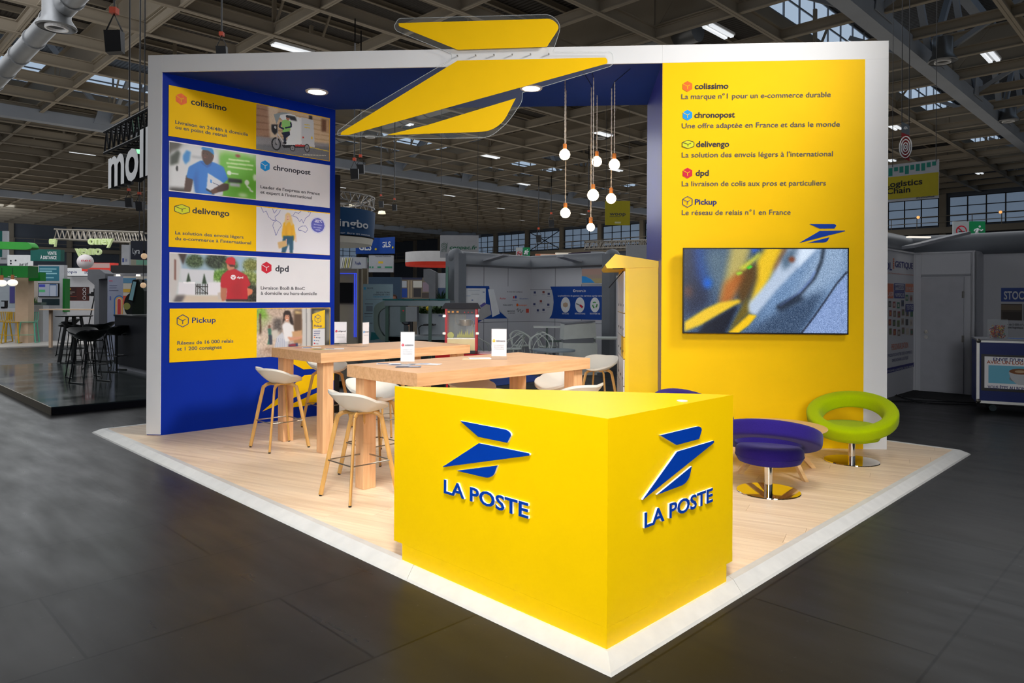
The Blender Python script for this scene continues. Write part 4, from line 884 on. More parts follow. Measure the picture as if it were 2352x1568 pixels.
# ================================================================ STOOLS
def smooth_path(pts, n=6):
    out = []
    for i in range(len(pts) - 1):
        p0, p1, p2, p3 = V(pts[max(i - 1, 0)]), V(pts[i]), V(pts[i + 1]), V(pts[min(i + 2, len(pts) - 1)])
        for j in range(n):
            t = j / n; out.append(.5 * ((2 * p1) + (p2 - p0) * t + (2 * p0 - 5 * p1 + 4 * p2 - p3) * t * t + (3 * p1 - p0 - 3 * p2 + p3) * t ** 3))
    return out + [V(pts[-1])]
def shell_mesh(q):
    """seat shell: +y is the open front; the rim climbs towards the back (-y)"""
    nr, na = 9, 40; vs = []
    for i in range(nr + 1):
        r = i / nr
        for j in range(na):
            a = 2 * math.pi * j / na; x = .252 * math.cos(a); y = .225 * math.sin(a)
            back = max(0, -math.sin(a)); side = abs(math.cos(a))
            rim = .085 * side ** 1.6 * (1 - .25 * max(0, math.sin(a))) + .150 * back ** 1.1 + .022
            z = rim * r ** 2.1 - .022; vs.append(V((x * r * (1 + .10 * back * r), y * r * (1 + .12 * back * r), .735 + z)))
    fs = [(0 * na + j, i * na + j, i * na + j, 0) for i in () for j in ()]
    for i in range(nr):
        for j in range(na):
            a0, a1 = i * na + j, i * na + (j + 1) % na; fs.append((a0, a0 + na, a1 + na, a1) if i else (a0 + na, a1 + na, 0))
    k0 = len(vs)
    under = [v - Z * .022 * (1 - 0.0) * (1.0 if True else 0) + V((v.x, v.y, 0)) * .0 for v in vs]
    # inner face pulled in a little so that the rim is rounded
    inner_ = vs; q.add(inner_, [f[::-1] if len(f) == 3 else f[::-1] for f in fs])
    q.add(under, [f for f in fs])
    rim = nr * na; q.add([inner_[rim + j] for j in range(na)] + [under[rim + j] for j in range(na)], [(j, (j + 1) % na, na + (j + 1) % na, na + j) for j in range(na)])
    for i, f in enumerate(q.f): pass
    return q
def make_stool(P, rz, label, group, first_kind='oak'):
    t = thing('bar_stool', label, 'stool', P, rz, group); R0 = wm(t)
    W_ = lambda x, y, z: R0 @ V((x, y, z))
    q = MB(); shell_mesh(q); q.v = [R0 @ v for v in q.v]
    for f in range(len(q.f)): pass
    q.build('seat_shell', SHELL if first_kind == 'oak' else BLSHELL, t, smooth=True)
    if first_kind == 'oak':
        q = MB(); q.par(W_(-.10, -.10, .695), R0.to_3x3() @ V((.2, 0, 0)), R0.to_3x3() @ V((0, .2, 0)), Z * .016).build('mounting_plate', OAKL, t)
        for sx in (-1, 1):
            for sy in (-1, 1):
                pts = smooth_path([(.02 * sx, .02 * sy, .700), (.085 * sx, .075 * sy, .700), (.122 * sx, .118 * sy, .672), (.14 * sx, .137 * sy, .60), (.225 * sx, .225 * sy, .012)], 6)
                MB().tube([R0 @ p for p in pts], .0195, 8, flat=.6, ref=R0.to_3x3() @ V((sx, sy, 0)).normalized() + V((0, 0, .01))).build('leg', OAKL, t, smooth=True)
                MB().tube([W_(.2255 * sx, .2255 * sy, 0), W_(.225 * sx, .225 * sy, .0125)], .013, 8).build('foot_glide', BLACK, t)
        zf = .30; d = .185
        MB().tube([W_(-d, -d, zf), W_(d, -d, zf), W_(d, d, zf), W_(-d, d, zf)], .0058, 8, closed=True).build('footrest', STEEL, t, smooth=True)
    else:
        for s_ in (-1, 1):
            pts = smooth_path([(.02 * s_, .11, .70), (.12 * s_, .13, .70), (.15 * s_, .135, .66), (.235 * s_, .205, .03), (.235 * s_, .19, .012), (.235 * s_, -.19, .012), (.235 * s_, -.205, .03), (.15 * s_, -.135, .66), (.12 * s_, -.13, .70), (.02 * s_, -.11, .70)], 4)
            MB().tube([R0 @ p for p in pts], .0105, 6).build('sled_leg', BLSHELL, t, smooth=True)
        q = MB(); zf = .30; d = .197
        q.tube([W_(-d, -.175, zf), W_(d, -.175, zf)], .006, 6); q.tube([W_(-d, .175, zf), W_(d, .175, zf)], .006, 6)
        q.tube([W_(-d, -.175, zf), W_(-d, .175, zf)], .006, 6); q.tube([W_(d, -.175, zf), W_(d, .175, zf)], .006, 6); q.build('footrest', BLSHELL, t)
    return t
# facing angle: local +y is where the sitter looks
def ang(d): return math.atan2(d.y, d.x) - math.pi / 2
B, A = TBo, TAo
ST = [(V((-1.406, 5.90, 0)), ang(U), 'white shell stool standing beside the reception counter, nearest to the camera'),
      (V((-2.735, 7.80, 0)), ang(U), 'white shell stool at the end of the farther table, before the blue wall'),
      (V((-2.56, 9.02, 0)), ang(-VV), 'white shell stool behind the farther table, over the yellow emblem on the wall'),
      (A + U * .85 + VV * .05, ang(VV), 'white shell stool between the two tables, tucked under the farther one'),
      (B + U * .42 + VV * 1.22, ang(-VV), 'white shell stool half hidden by the counter, on the far side of the nearer table'),
      (B + U * 1.26 + VV * .80, ang(-VV), 'white shell stool tucked right under the nearer table from its far side'),
      (B + U * 2.18 + VV * .50, ang(-U), 'white shell stool at the end of the nearer table facing back under it'),
      (V((.93, 9.42, 0)), ang(-U * .8 + VV * -.2), 'white shell stool standing alone beside the yellow parcel locker'),
      (B + U * 1.62 - VV * .22, ang(VV), 'white shell stool whose back just shows over the counter top')]
s1 = None
for P, a_, lb in ST:
    P = V((P.x, P.y, FL + .0005))
    if s1 is None: s1 = make_stool(P, a_, lb, 'white shell stools of the stand'); index_kids()
    else:
        c_ = copy_tree(s1); c_.location = P; c_.rotation_euler = (0, 0, a_); c_['label'] = lb
# ================================================================ THINGS ON THE TABLES
ZT = FL + HB
def card_holder(x, y, w_, h_, yw, lb, nm, lines, mt, edge=False, side=X, cubey=.60):
    P = on_z(x, y, ZT + .001); pl = PL(P, side)
    t = thing('card_holder', lb, 'card stand', P, 0, 'clear card stands on the high tables')
    W2 = w_
    MB().par(pl.p(-W2 / 2, ZT + .001, -.04), pl.S * W2, pl.N * .08, Z * .003).build('foot', ACR, t)
    q = MB(); q.par(pl.p(-W2 / 2, ZT + .004, -.005), pl.S * W2, pl.N * .002, Z * h_); q.par(pl.p(-W2 / 2, ZT + .004, .003), pl.S * W2, pl.N * .002, Z * h_); q.build('acrylic_sleeve', ACR, t)
    card = MB().par(pl.p(-W2 / 2 + .004, ZT + .035, -.003), pl.S * (W2 - .008), pl.N * .005, Z * (h_ - .038)).build('card', WHITEP, t)
    zt_ = ZT + .004 + h_ * cubey
    def tx(s_, a, b_, z_, cap, m_, bold=.02):
        vs, fs = text_geo(s_, bold); xs = [v.x for v in vs]; k_ = (b_ - a) / (max(xs) - min(xs)); MB().add([pl.p(a + (v.x - min(xs)) * k_, z_ + v.y * cap / .7, .0056) for v in vs], fs).build('lettering', m_, card)
    tx(nm, -W2 * .18, W2 * .40, zt_ - .008, .016, DARKT)
    q = MB(); cc = (-W2 * .32, zt_ + .0); r_ = W2 * .10
    q.poly([pl.p(cc[0] + r_ * math.cos(math.radians(90 + 60 * i)), cc[1] + r_ * math.sin(math.radians(90 + 60 * i)), .0056) for i in range(6)]); q.build('emblem', mt, card)
    q = MB()
    for p0, p1 in (((-.87, .5), (0, 0)), ((0, 0), (0, -.55)), ((0, 0), (.45, .27))):
        a_ = V((p0[0], p0[1], 0)); b_ = V((p1[0], p1[1], 0)); dn = (b_ - a_).normalized(); nn = V((-dn.y, dn.x, 0)) * .07
        q.poly([pl.p(cc[0] + r_ * v.x, cc[1] + r_ * v.y, .0062) for v in (a_ - nn, b_ - nn, b_ + nn, a_ + nn)])
    q.build('emblem_seam', WHITEP if mt is not LIME else DARKT, card)
    for i, s_ in enumerate(lines): tx(s_, -W2 * .32, W2 * .32, zt_ - .045 - .018 * i, .008, GREYT, 0)
dpx = lambda px_, Y: px_ / F * Y
card_holder(936, 839, .125, .29, 0, 'clear stand with red-emblem card at the near end of the nearer table', 'colissimo', ['La marque n°1 pour', 'un e-commerce', 'durable'], RED, side=V((1, .08, 0)))
card_holder(1146, 826, .150, .295, 0, 'clear stand with yellow-emblem card in the middle of the nearer table', 'delivengo', ['La solution', 'des envois légers', "à l'international"], mat('amber_ink', (232, 184, 20), .5), side=V((1, -.12, 0)))
card_holder(782, 794, .150, .29, 0, 'clear stand with red-emblem card on the farther table by the wall', 'dpd', ['La livraison de', 'colis aux pros', 'et particuliers'], RED, side=V((1, .1, 0)))
card_holder(840, 796, .150, .29, 0, 'clear card stand seen almost edge-on on the farther table', 'chronopost', ['Une offre adaptée'], CYB, side=V((.30, 1, 0)))
def leaflet(x, y, a_, m_cols, lb, k_, grp, w_=.10, l_=.21):
    P = on_z(x, y, ZT + .001 + k_ * .0025); c_, s_ = math.cos(a_), math.sin(a_); a1 = V((c_, s_, 0)); b1 = V((-s_, c_, 0))
    q = MB(); o = P - a1 * l_ / 2 - b1 * w_ / 2
    q.par(o, a1 * l_, b1 * w_, Z * .002, m_cols[0]); q.par(o + a1 * .01 + b1 * .008 + Z * .002, a1 * (l_ * .45), b1 * (w_ - .016), Z * .0002, m_cols[1]); q.par(o + a1 * (l_ * .55) + b1 * .015 + Z * .002, a1 * (l_ * .35), b1 * (w_ * .4), Z * .0002, m_cols[2])
    q.build('leaflet', INK, label=lb, cat='leaflet', group=grp)
g_ = 'leaflets under the red-emblem card stand'
leaflet(893, 835, .15, ((214, 214, 220), (96, 100, 120), (240, 240, 244)), 'leaflet fanned out at the outer edge under the red-emblem card stand', 0, g_)
leaflet(920, 838, -.25, ((190, 194, 206), (70, 74, 96), (240, 240, 240)), 'leaflet under the foot of the red-emblem card stand', 0, g_)
leaflet(966, 836, .5, ((226, 228, 234), (130, 134, 150), (250, 250, 250)), 'pale leaflet beside the foot of the red-emblem card stand, towards the middle', 0, g_)
leaflet(938, 842, .1, ((120, 122, 136), (70, 74, 90), (180, 180, 190)), 'dark leaflet lying in front of the red-emblem card stand', 1, g_)
leaflet(985, 836, -.3, ((236, 236, 240), (170, 174, 190), (240, 240, 240)), 'white leaflet at the outer end of the fan on the nearer table', 1, g_)
leaflet(1094, 824, .1, ((226, 196, 150), (232, 206, 164), (226, 196, 150)), 'kraft envelope on the middle of the nearer table', 0, 'envelope and paper', .2, .27)
leaflet(1102, 822.5, .2, ((240, 240, 244), (220, 222, 230), (230, 230, 236)), 'white sheet on the kraft envelope on the nearer table', 1, 'envelope and paper', .15, .21)
g2 = 'leaflets on the end of the farther table'
leaflet(694, 799, -.1, ((214, 214, 220), (190, 60, 70), (240, 240, 244)), 'leaflet with red print nearest the wall end of the farther table', 0, g2)
leaflet(716, 798, .3, ((226, 228, 230), (60, 100, 170), (250, 250, 250)), 'leaflet with blue print behind the others on the farther table', 0, g2)
leaflet(740, 802, .0, ((196, 190, 90), (60, 64, 90), (230, 230, 230)), 'leaflet with yellow and dark print at the edge of the farther table', 0, g2)
leaflet(768, 801, .25, ((234, 234, 238), (120, 124, 140), (250, 250, 250)), 'white leaflet before the stand with the red-emblem card on the farther table', 1, g2)
# ================================================================ PARCEL LOCKER
LP_ = V((1.5, 8.03, 0)) + n * .26 - e * .006; LD = .385; LH = 2.02
lk = thing('parcel_locker', 'tall yellow parcel locker with pitched canopy against the blue jamb', 'locker', LP_ - e * LD / 2 + n * .7 + Z * (FL + .001))
MB().par(LP_ - e * LD + Z * (FL + .001), e * (LD - .001), n * 1.38, Z * LH).build('cabinet', YEL, lk)
MB().par(LP_ - e * LD + Z * (FL + .001) - n * .003, e * .045, n * .003, Z * LH).build('edge_trim', mat('bright_yellow', (255, 214, 10), .4), lk)
prf = [(.02, LH), (-LD - .215, LH - .012), (-LD - .235, LH + .03), (-LD - .12, LH + .155), (.0, LH + .075)]
MB().prism([LP_ + e * a_ + Z * (FL + b_) - n * .01 for a_, b_ in prf if a_ != .02] + [LP_ + Z * (FL + LH + .001) - n * .01], n * 1.40).build('canopy', YEL, lk)
dz = [.03, .30, .62, .94, 1.20, 1.48, 1.98]
for j in range(3):
    for i in range(6):
        dr = MB().par(LP_ - e * (LD + .016) + n * (.03 + j * .45) + Z * (FL + dz[i] + .006), e * .015, n * .43, Z * (dz[i + 1] - dz[i] - .012)).build('door', mat('locker_door_white', (214, 216, 222), .35) if j or i % 3 else YEL, lk)
        MB().par(LP_ - e * (LD + .022) + n * (.05 + j * .45) + Z * (FL + dz[i] + .08), e * .006, n * .02, Z * .03).build('latch', BLACK, dr)
q = MB(); q.tube([LP_ - e * (LD + .02) + n * .02 + Z * (FL + LH - .04), LP_ - e * (LD + .19) + n * .02 + Z * (FL + LH - .24)], .006, 6); q.tube([LP_ - e * (LD + .15) + n * .02 + Z * (FL + LH - .012), LP_ - e * (LD + .02) + n * .02 + Z * (FL + LH - .012)], .01, 6); q.build('canopy_strut', BLACK, lk)
# ================================================================ ROUND LOUNGE CHAIRS AND COFFEE TABLE
def ring_geo(q, R0, R, wd, th, tilt, zc, n_=48):
    """upholstered ring, rounded-rectangle section, tilted about local x so that +y side is low"""
    prof = rounded([(R - wd, -th / 2), (R, -th / 2), (R + .01, th / 2), (R - wd + .03, th / 2)], [.03, .035, .045, .05], 4)
    m_ = len(prof); vs = []; T_ = Matrix.Translation((0, 0, zc)) @ Matrix.Rotation(-tilt, 4, 'X')
    for j in range(n_):
        a_ = 2 * math.pi * j / n_
        for r_, z_ in prof: vs.append(R0 @ (T_ @ V((r_ * math.cos(a_), r_ * math.sin(a_), z_))))
    q.add(vs, [(j * m_ + i, ((j + 1) % n_) * m_ + i, ((j + 1) % n_) * m_ + (i + 1) % m_, j * m_ + (i + 1) % m_) for j in range(n_) for i in range(m_)])
def lounge_chair(P, rz, felt, label, tilt=.37, zc=.470):
    t = thing('round_lounge_chair', label, 'armchair', P, rz, 'ring-shaped swivel chairs'); R0 = wm(t)
    q = MB(); ring_geo(q, R0, .428, .155, .135, tilt, zc); q.build('ring_backrest', felt, t, smooth=True)
    T_ = R0 @ Matrix.Translation((0, .085, 0)); prof = [(.0001, .232), (.20, .232), (.262, .25), (.285, .29), (.285, .355), (.275, .378), (.245, .395), (.15, .392), (.0001, .385)]
    q = MB(); q.lathe(prof, 40); q.v = [T_ @ v for v in q.v]
    q.v = [v if (R0.inverted() @ v).z < .34 else v - Z * max(0, (R0.inverted() @ v).y) * .10 for v in q.v]
    q.build('seat_cushion', felt, t, smooth=True)
    q = MB(); q.tube([R0 @ (Matrix.Translation((0, .085, .3)) @ V((.287 * math.cos(a_), .287 * math.sin(a_), 0))) for a_ in [2 * math.pi * i / 40 for i in range(40)]], .003, 5, closed=True); q.build('seam_piping', felt, t)
    MB().lathe([(.034, .012), (.034, .24)], 24, P).build('pedestal', CHROME, t, smooth=True)
    MB().lathe([(.0001, 0), (.262, 0), (.266, .004), (.262, .010), (.2, .012), (.0001, .013)], 48, P).build('base_disc', CHROME, t, smooth=True)
    return t
GP = on_z(1956, 1057.5, FL + .006); PP = on_z(1765, 1127, FL + .006)
zf_ = V((0, 0, FL + .0005))
lounge_chair(V((GP.x, GP.y, zf_.z)), ang(V((-.62, -1, 0))), GREENF, 'lime green ring chair on a chrome disc foot')
lounge_chair(V((PP.x, PP.y, zf_.z)), ang(V((.42, 1, 0))), PURPF, 'purple ring chair seen from behind, nearest the stand corner')
P3 = V((1.70, 7.40, zf_.z)); lounge_chair(P3, ang(V((.55, -1, 0))), PURPF, 'purple ring chair half hidden behind the yellow counter')
CT_ = V((2.40, 6.84, 0)); t = thing('coffee_table', 'low round coffee table with pale oak top and splayed legs', 'table', CT_ + Z * (FL + .001))
MB().lathe([(.0001, FL + .408), (.42, FL + .408), (.452, FL + .424), (.455, FL + .430), (.451, FL + .434), (.0001, FL + .435)], 56, CT_).build('tabletop', OAKT, t, smooth=True)
for i in range(4):
    a_ = math.radians(-73 + 90 * i); d = V((math.cos(a_), math.sin(a_), 0)); s_ = V((-d.y, d.x, 0))
    P0 = CT_ + d * .05 + Z * (FL + .39); P1 = CT_ + d * .44 + Z * (FL + .001)
    q = MB(); ps = [P0 - s_ * .022 + Z * .018, P0 + s_ * .022 + Z * .018, P1 + s_ * .018 + d * .0, P1 - s_ * .018, P0 - s_ * .022 - d * .03 - Z * .03, P0 + s_ * .022 - d * .03 - Z * .03, P1 + s_ * .018 - d * .05, P1 - s_ * .018 - d * .05]
    q.add(ps, [(0, 1, 2, 3), (7, 6, 5, 4), (0, 4, 5, 1), (1, 5, 6, 2), (2, 6, 7, 3), (3, 7, 4, 0)]); q.build('leg', OAKT, t)
# ================================================================ POPCORN MACHINE ON ITS RED CART
REDM = mat('red_enamel', (196, 12, 30), .35); DGREY = mat('dark_enamel', (62, 62, 66), .45)
pc = plane_at(1018, 808, 10.5, V((1, .05, 0))); s0, _ = pc.st(1022, 700); s1, _ = pc.st(1097, 700); zb = pc.st(1060, 812)[1]; D_ = .40
t = thing('popcorn_machine', 'red popcorn machine with dark pitched roof and glass sides', 'popcorn machine', pc.p((s0 + s1) / 2, zb, -.2))
zy = lambda y: pc.st(1060, y)[1]
sp = s1 - s0; pw_ = .036
for a_ in (0, 1):
    for b_ in (0, 1): MB().par(pc.p(s0 + a_ * (sp - pw_), zb, -b_ * (D_ - .03)), pc.S * pw_, Z * (zy(708) - zb), pc.N * -.03).build('corner_post', REDM, t)
MB().par(pc.p(s0, zb, 0), pc.S * sp, Z * .045, pc.N * -D_).build('tray_base', DGREY, t)
MB().par(pc.p(s0 + pw_, zb + .045, -.01), pc.S * (sp - 2 * pw_), Z * (zy(778) - zb - .045), pc.N * -(D_ - .02)).build('lower_cabinet', mat('steel_cabinet', (176, 160, 120), .35, .6), t)
MB().par(pc.p(s0 + pw_, zy(721), .002), pc.S * (sp - 2 * pw_), Z * (zy(708) - zy(721)), pc.N * -.05).build('control_panel', DGREY, t)
for i, xx in enumerate((1067, 1075.5, 1084)): P = pc.px(xx, 717, .004); MB().tube([P, P + pc.N * .012], .009, 10).build('switch', REDM, t)
for i, xx in enumerate((1031, 1040, 1051)): P = pc.px(xx, 716, .003); MB().par(P - pc.S * .016 - Z * .014, pc.S * .032, Z * .028, pc.N * .002, (226, 160, 70)).build('food_sticker', INK, t)
q = MB(); za, zc_ = zy(709), zy(695.5)
bs = [pc.p(s0 - .055, za, .06), pc.p(s1 + .055, za, .06), pc.p(s1 + .055, za, -D_ - .06), pc.p(s0 - .055, za, -D_ - .06)]; tp = [pc.p(s0 + .0, zc_, -.04), pc.p(s1 - .0, zc_, -.04), pc.p(s1 - .0, zc_, -D_ + .04), pc.p(s0 + .0, zc_, -D_ + .04)]
q.add(bs + tp, [(0, 1, 2, 3), (7, 6, 5, 4), (0, 4, 5, 1), (1, 5, 6, 2), (2, 6, 7, 3), (3, 7, 4, 0)]); q.build('roof', DGREY, t)
for b_ in (0, 1): MB().par(pc.p(s0 + pw_, zy(778), -.008 - b_ * (D_ - .02)), pc.S * (sp - 2 * pw_), Z * (zy(721) - zy(778)), pc.N * -.004).build('glass_pane', GLASS, t)
for b_ in (0, 1): MB().par(pc.p(s0 + .01 + b_ * (sp - .024), zy(778), -.03), pc.S * .004, Z * (zy(709) - zy(778)), pc.N * -(D_ - .06)).build('glass_pane', GLASS, t)
MB().par(pc.p(s0 + pw_, zy(778) - .004, 0), pc.S * (sp - 2 * pw_), Z * .018, pc.N * -.02).build('ledge', STEEL, t)
kc = pc.p(pc.st(1067.5, 742)[0], zy(749), -.2); MB().lathe([(.0001, 0), (.085, 0), (.095, .02), (.095, .09), (.1, .095), (.0001, .1)], 24, kc).build('kettle', STEEL, t, smooth=True)
q = MB(); q.tube(smooth_path([tuple(kc + pc.S * .1 + Z * .07), tuple(kc + pc.S * .12 + Z * .05), tuple(kc + pc.S * .12 + Z * -.02)]), .012, 6); q.tube(smooth_path([tuple(kc - pc.S * .02 + Z * .0), tuple(kc - pc.S * .13 + Z * .03), tuple(kc - pc.S * .15 + Z * .14), tuple(kc - pc.S * .11 + Z * .22)]), .005, 6); q.tube([kc + Z * .09, kc + Z * .24], .006, 6); q.build('kettle_arm', STEEL, t)
q = MB(); 
for i in range(9): a_ = pc.p(pc.st(1052 + i * 4.2, 770)[0], zy(775), -.010); q.poly([a_ - pc.S * .02, a_ + pc.S * .02, a_ + Z * (.07 + .03 * (i % 3))], (190, 190, 90))
q.lathe([(.0001, 0), (.05, 0), (.05, .004), (.0001, .004)], 16, tuple(pc.p(pc.st(1035, 770)[0], zy(770), -.012)), Matrix.Rotation(math.pi / 2, 4, 'X'), (200, 204, 120)); q.build('popcorn_decal', INK, t)
for yy in (728, 768):
    for xx in (1020, 1096): MB().par(pc.px(xx, yy, .001) - pc.S * .02, pc.S * .045, Z * .035, pc.N * .006).build('hinge', STEEL, t)
cy_ = zb
t2 = thing('red_cart', 'low red cart under the popcorn machine with pink sheet on top', 'cart', V((pc.p((s0 + s1) / 2, 0, -.2).x, pc.p(0, 0, -.2).y, FL + .001)))
x0c, _ = pc.st(1000, 812); x1c, _ = pc.st(1136, 812)
MB().par(pc.p(x0c, zb - .005, .05), pc.S * (x1c - x0c), Z * -.055, pc.N * -.55).build('cart_top', REDM, t2)
MB().par(pc.p(s1 + .03, zb - .004, .04), pc.S * (x1c - s1 - .05), Z * .012, pc.N * -.40).build('pink_sheet', mat('pink_paper', (232, 190, 198), .5), t2)
for a_ in (0, 1):
    for b_ in (0, 1): MB().par(pc.p(x0c + .16 + a_ * (x1c - x0c - .44), FL + .001, .02 - b_ * .46), pc.S * .03, Z * (zb - FL - .062), pc.N * -.03).build('cart_leg', REDM, t2)
MB().par(pc.p(s0, FL + .30, .0), pc.S * .5, Z * .42, pc.N * -.4).build('cart_box', DARKST, t2)
# ================================================================ NEIGHBOURING STANDS
def bx(name, pl, x0, y0, x1, y1, d, m, parent=None, h=0, **k): return slab(name, pl, x0, y0, x1, y1, d, m, parent, h, **k)
def ink(pl, rects, parent, name='print', h=.003, m=None):
    q = MB()
    for i, (x0, y0, x1, y1, c_) in enumerate(rects):
        s0, t1 = pl.st(x0, y0); s1, t0 = pl.st(x1, y1); hh = h + i * .0004
        q.poly([pl.p(s0, t0, hh), pl.p(s1, t0, hh), pl.p(s1, t1, hh), pl.p(s0, t1, hh)], c_)
    return q.build(name, m or INK, parent)
def disc(pl, x, y, r, m, parent, name='print', h=.004, n_=24, col=None, ry=None):
    a, t_ = pl.st(x, y); a2, _ = pl.st(x + r, y); R = a2 - a; Ry = R if ry is None else R * ry / r
    return MB().poly([pl.p(a + R * math.cos(2 * math.pi * i / n_), t_ + Ry * math.sin(2 * math.pi * i / n_), h) for i in range(n_)], col).build(name, m, parent)
def tx(pl, s_, x0, y0, x1, cap, m, parent, y1=None, **k): return text(pl, s_, x0, y0, x1, cap, m, parent, y1=y1, **k)
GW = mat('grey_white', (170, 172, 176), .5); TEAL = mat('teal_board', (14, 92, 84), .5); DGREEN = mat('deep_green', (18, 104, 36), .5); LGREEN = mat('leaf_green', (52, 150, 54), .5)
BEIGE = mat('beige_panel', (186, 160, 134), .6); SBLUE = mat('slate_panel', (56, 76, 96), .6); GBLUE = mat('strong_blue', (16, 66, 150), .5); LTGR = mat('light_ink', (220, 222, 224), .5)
# ---------- dark raised stage on the left, with its black bar, table and stools
z1 = .113
Fp = on_z(118, 935, z1); Lp = (on_z(0, 839, z1) - Fp).dot(VV)
stage = thing('dark_stage', 'glossy dark raised stage of the neighbouring stand with black edge', 'stage', V((Fp.x, Fp.y, 0)))
o0 = V((Fp.x, Fp.y, 0))
STG = mat('glossy_dark_vinyl', (46, 52, 52), .12, noise=.15, scale=2, rvar=.05)
MB().par(o0 + Z * .095, U * 7, VV * Lp, Z * .018).build('stage_top', STG, stage)
q = MB(); q.par(o0 + U * .01 + VV * .01, U * 6.98, VV * (Lp - .02), Z * .095).build('stage_edge', BLACK, stage)
MB().par(o0 - U * .012, VV * Lp, U * .012, Z * .114).build('edge_trim', mat('brass_edge', (150, 140, 120), .4, .6), stage)
# bar
bp = on_z(263, 845, z1); zt_ = at_y(263, 722, bp.y).z
bar = thing('black_bar', 'tall black bar counter on the dark stage', 'bar counter', V((bp.x, bp.y, z1 + .001)))
MB().par(V((bp.x, bp.y, z1 + .10)), -VV * 3.2, U * 1.0, Z * (zt_ - z1 - .13)).build('bar_front', mat('black_panel', (24, 26, 32), .4), bar)
MB().par(V((bp.x, bp.y, z1 + .001)) + U * .06 - VV * .1, -VV * 3.0, U * .85, Z * .098).build('bar_plinth', GREYP, bar)
MB().par(V((bp.x, bp.y, zt_ - .03)) - U * .02 + VV * .02, -VV * 3.24, U * 1.04, Z * .03).build('bar_top', BLSHELL, bar)
kp = on_z(312, 724, zt_); kpl = PL(kp, X)
kio = thing('order_kiosk', 'dark green touch-screen kiosk standing on the black bar', 'kiosk', V((kp.x, kp.y, zt_ + .001)))
kY = kp.y
KM = mat('dark_green_casing', (26, 36, 26), .4)
kp_ = PL(kp, X)
sl = [kp_.st(*c_) for c_ in ((303, 722), (331, 722), (331, 668), (318, 641), (306, 642), (303, 690))]
MB().prism([kp_.p(a, max(t_, zt_ + .001), 0) for a, t_ in sl], -kp_.N * .3).build('kiosk_casing', KM, kio)
sc_ = [kp_.px(*c_, .012) for c_ in ((295, 691), (307, 694), (316, 645), (305, 643))]
MB().prism(sc_, -kp_.N * .05).build('tilted_head', BLACK, kio)
sc_ = [kp_.px(*c_, .014) for c_ in ((296.5, 688), (305.5, 690), (314, 647), (306.5, 646))]
MB().poly(sc_, (110, 150, 160)).build('touch_screen', LITSIGN, kio)
# round high table
tp_ = at_y(170, 724, 17.0); tb = thing('round_high_table', 'round black high table on four slanted legs among black stools', 'table', V((tp_.x, tp_.y, z1 + .001)))
MB().lathe([(.0001, tp_.z - .03), (.38, tp_.z - .03), (.40, tp_.z), (.0001, tp_.z)], 32, (tp_.x, tp_.y, 0)).build('tabletop', BLSHELL, tb)
for i in range(4):
    a_ = .5 + i * math.pi / 2; MB().tube([V((tp_.x + .14 * math.cos(a_), tp_.y + .14 * math.sin(a_), tp_.z - .035)), V((tp_.x + .30 * math.cos(a_), tp_.y + .30 * math.sin(a_), z1 + .01))], .035, 6).build('leg', BLSHELL, tb)
MB().tube([V((tp_.x + .24 * math.cos(a_), tp_.y + .24 * math.sin(a_), .45)) for a_ in [math.pi * i / 8 for i in range(16)]], .012, 6, closed=True).build('footrest', BLSHELL, tb)
BS = [((207, 884), 1.1, 'black sled-base stool nearest to the edge of the dark stage'), ((192, 872), -2.3, 'black stool tangled with the nearest one'), ((222, 851), .4, 'black stool beside the bar end, behind the nearest pair'),
      ((268, 858), 1.4, 'black stool drawn up in front of the black bar'), ((157, 822), 2.4, 'black stool on the outer side of the round black table'), ((170, 838), -1.2, 'black stool in front of the round black table'), ((236, 838), 2.0, 'black stool between the round table and the bar')]
s2 = None
for (x_, y_), a_, lb in BS:
    P = on_z(x_, y_ - 6, z1); P.z = z1 + .0005
    if s2 is None: s2 = make_stool(P, a_, lb, 'black stools on the dark stage', 'black'); s2.name = 'black_bar_stool'; index_kids()
    else: c_ = copy_tree(s2); c_.location = P; c_.rotation_euler = (0, 0, a_); c_['label'] = lb
    (s2 if s2['label'] == lb else c_).scale = (1.05, 1.05, 1.1)
# ---------- pale stage behind with café bar of the far left stand
wf = on_z(0, 797, .04); MB().par(V((wf.x, wf.y, 0)) - U * 2, U * 12, VV * 12, Z * .04).build('pale_stage', mat('pale_vinyl', (176, 172, 166), .35), label='low pale stage of the green-canopied stand', cat='stage')
Yb = 26.0
pb = plane_at(50, 700, Yb, X)
GROUND = ('beige_column', 'service_counter', 'back_panel', 'poster_tower', 'cafe_wall', 'white_partition', 'info_column', 'art_wall', 'booth_cabin', 'timber_post', 'dark_blue_panel', 'far_shelving', 'booth_side_panel', 'teal_post', 'rollup_banner')
def std(name, x0, y0, x1, y1, d, m, lb, cat, Y=None, S_=X, grp=None):
    if name in GROUND: y1 = PY + (ZC - .045) * F / (Y or Yb)
    pl = plane_at(x0, y1, Y or Yb, S_); o = slab(name, pl, x0, y0, x1, y1, d, m); tag(o, lb, cat, grp); return o, pl
o, pl = std('beige_column', 35, 632, 64, 792, .3, BEIGE, 'beige square column carrying the green canopy', 'column', 25)
o, pl = std('service_counter', 66, 701, 99, 787, .3, GW, 'pale grey serving counter behind the mint wire stool', 'counter', 25.8)
o, pl = std('plant_bowl', 74, 694, 94, 700.5, .3, mat('glass_bowl', (96, 110, 104), .2), 'shallow bowl of succulents on the pale serving counter', 'plant', 25.9)
q = MB(); P0 = pl.px(84, 695)
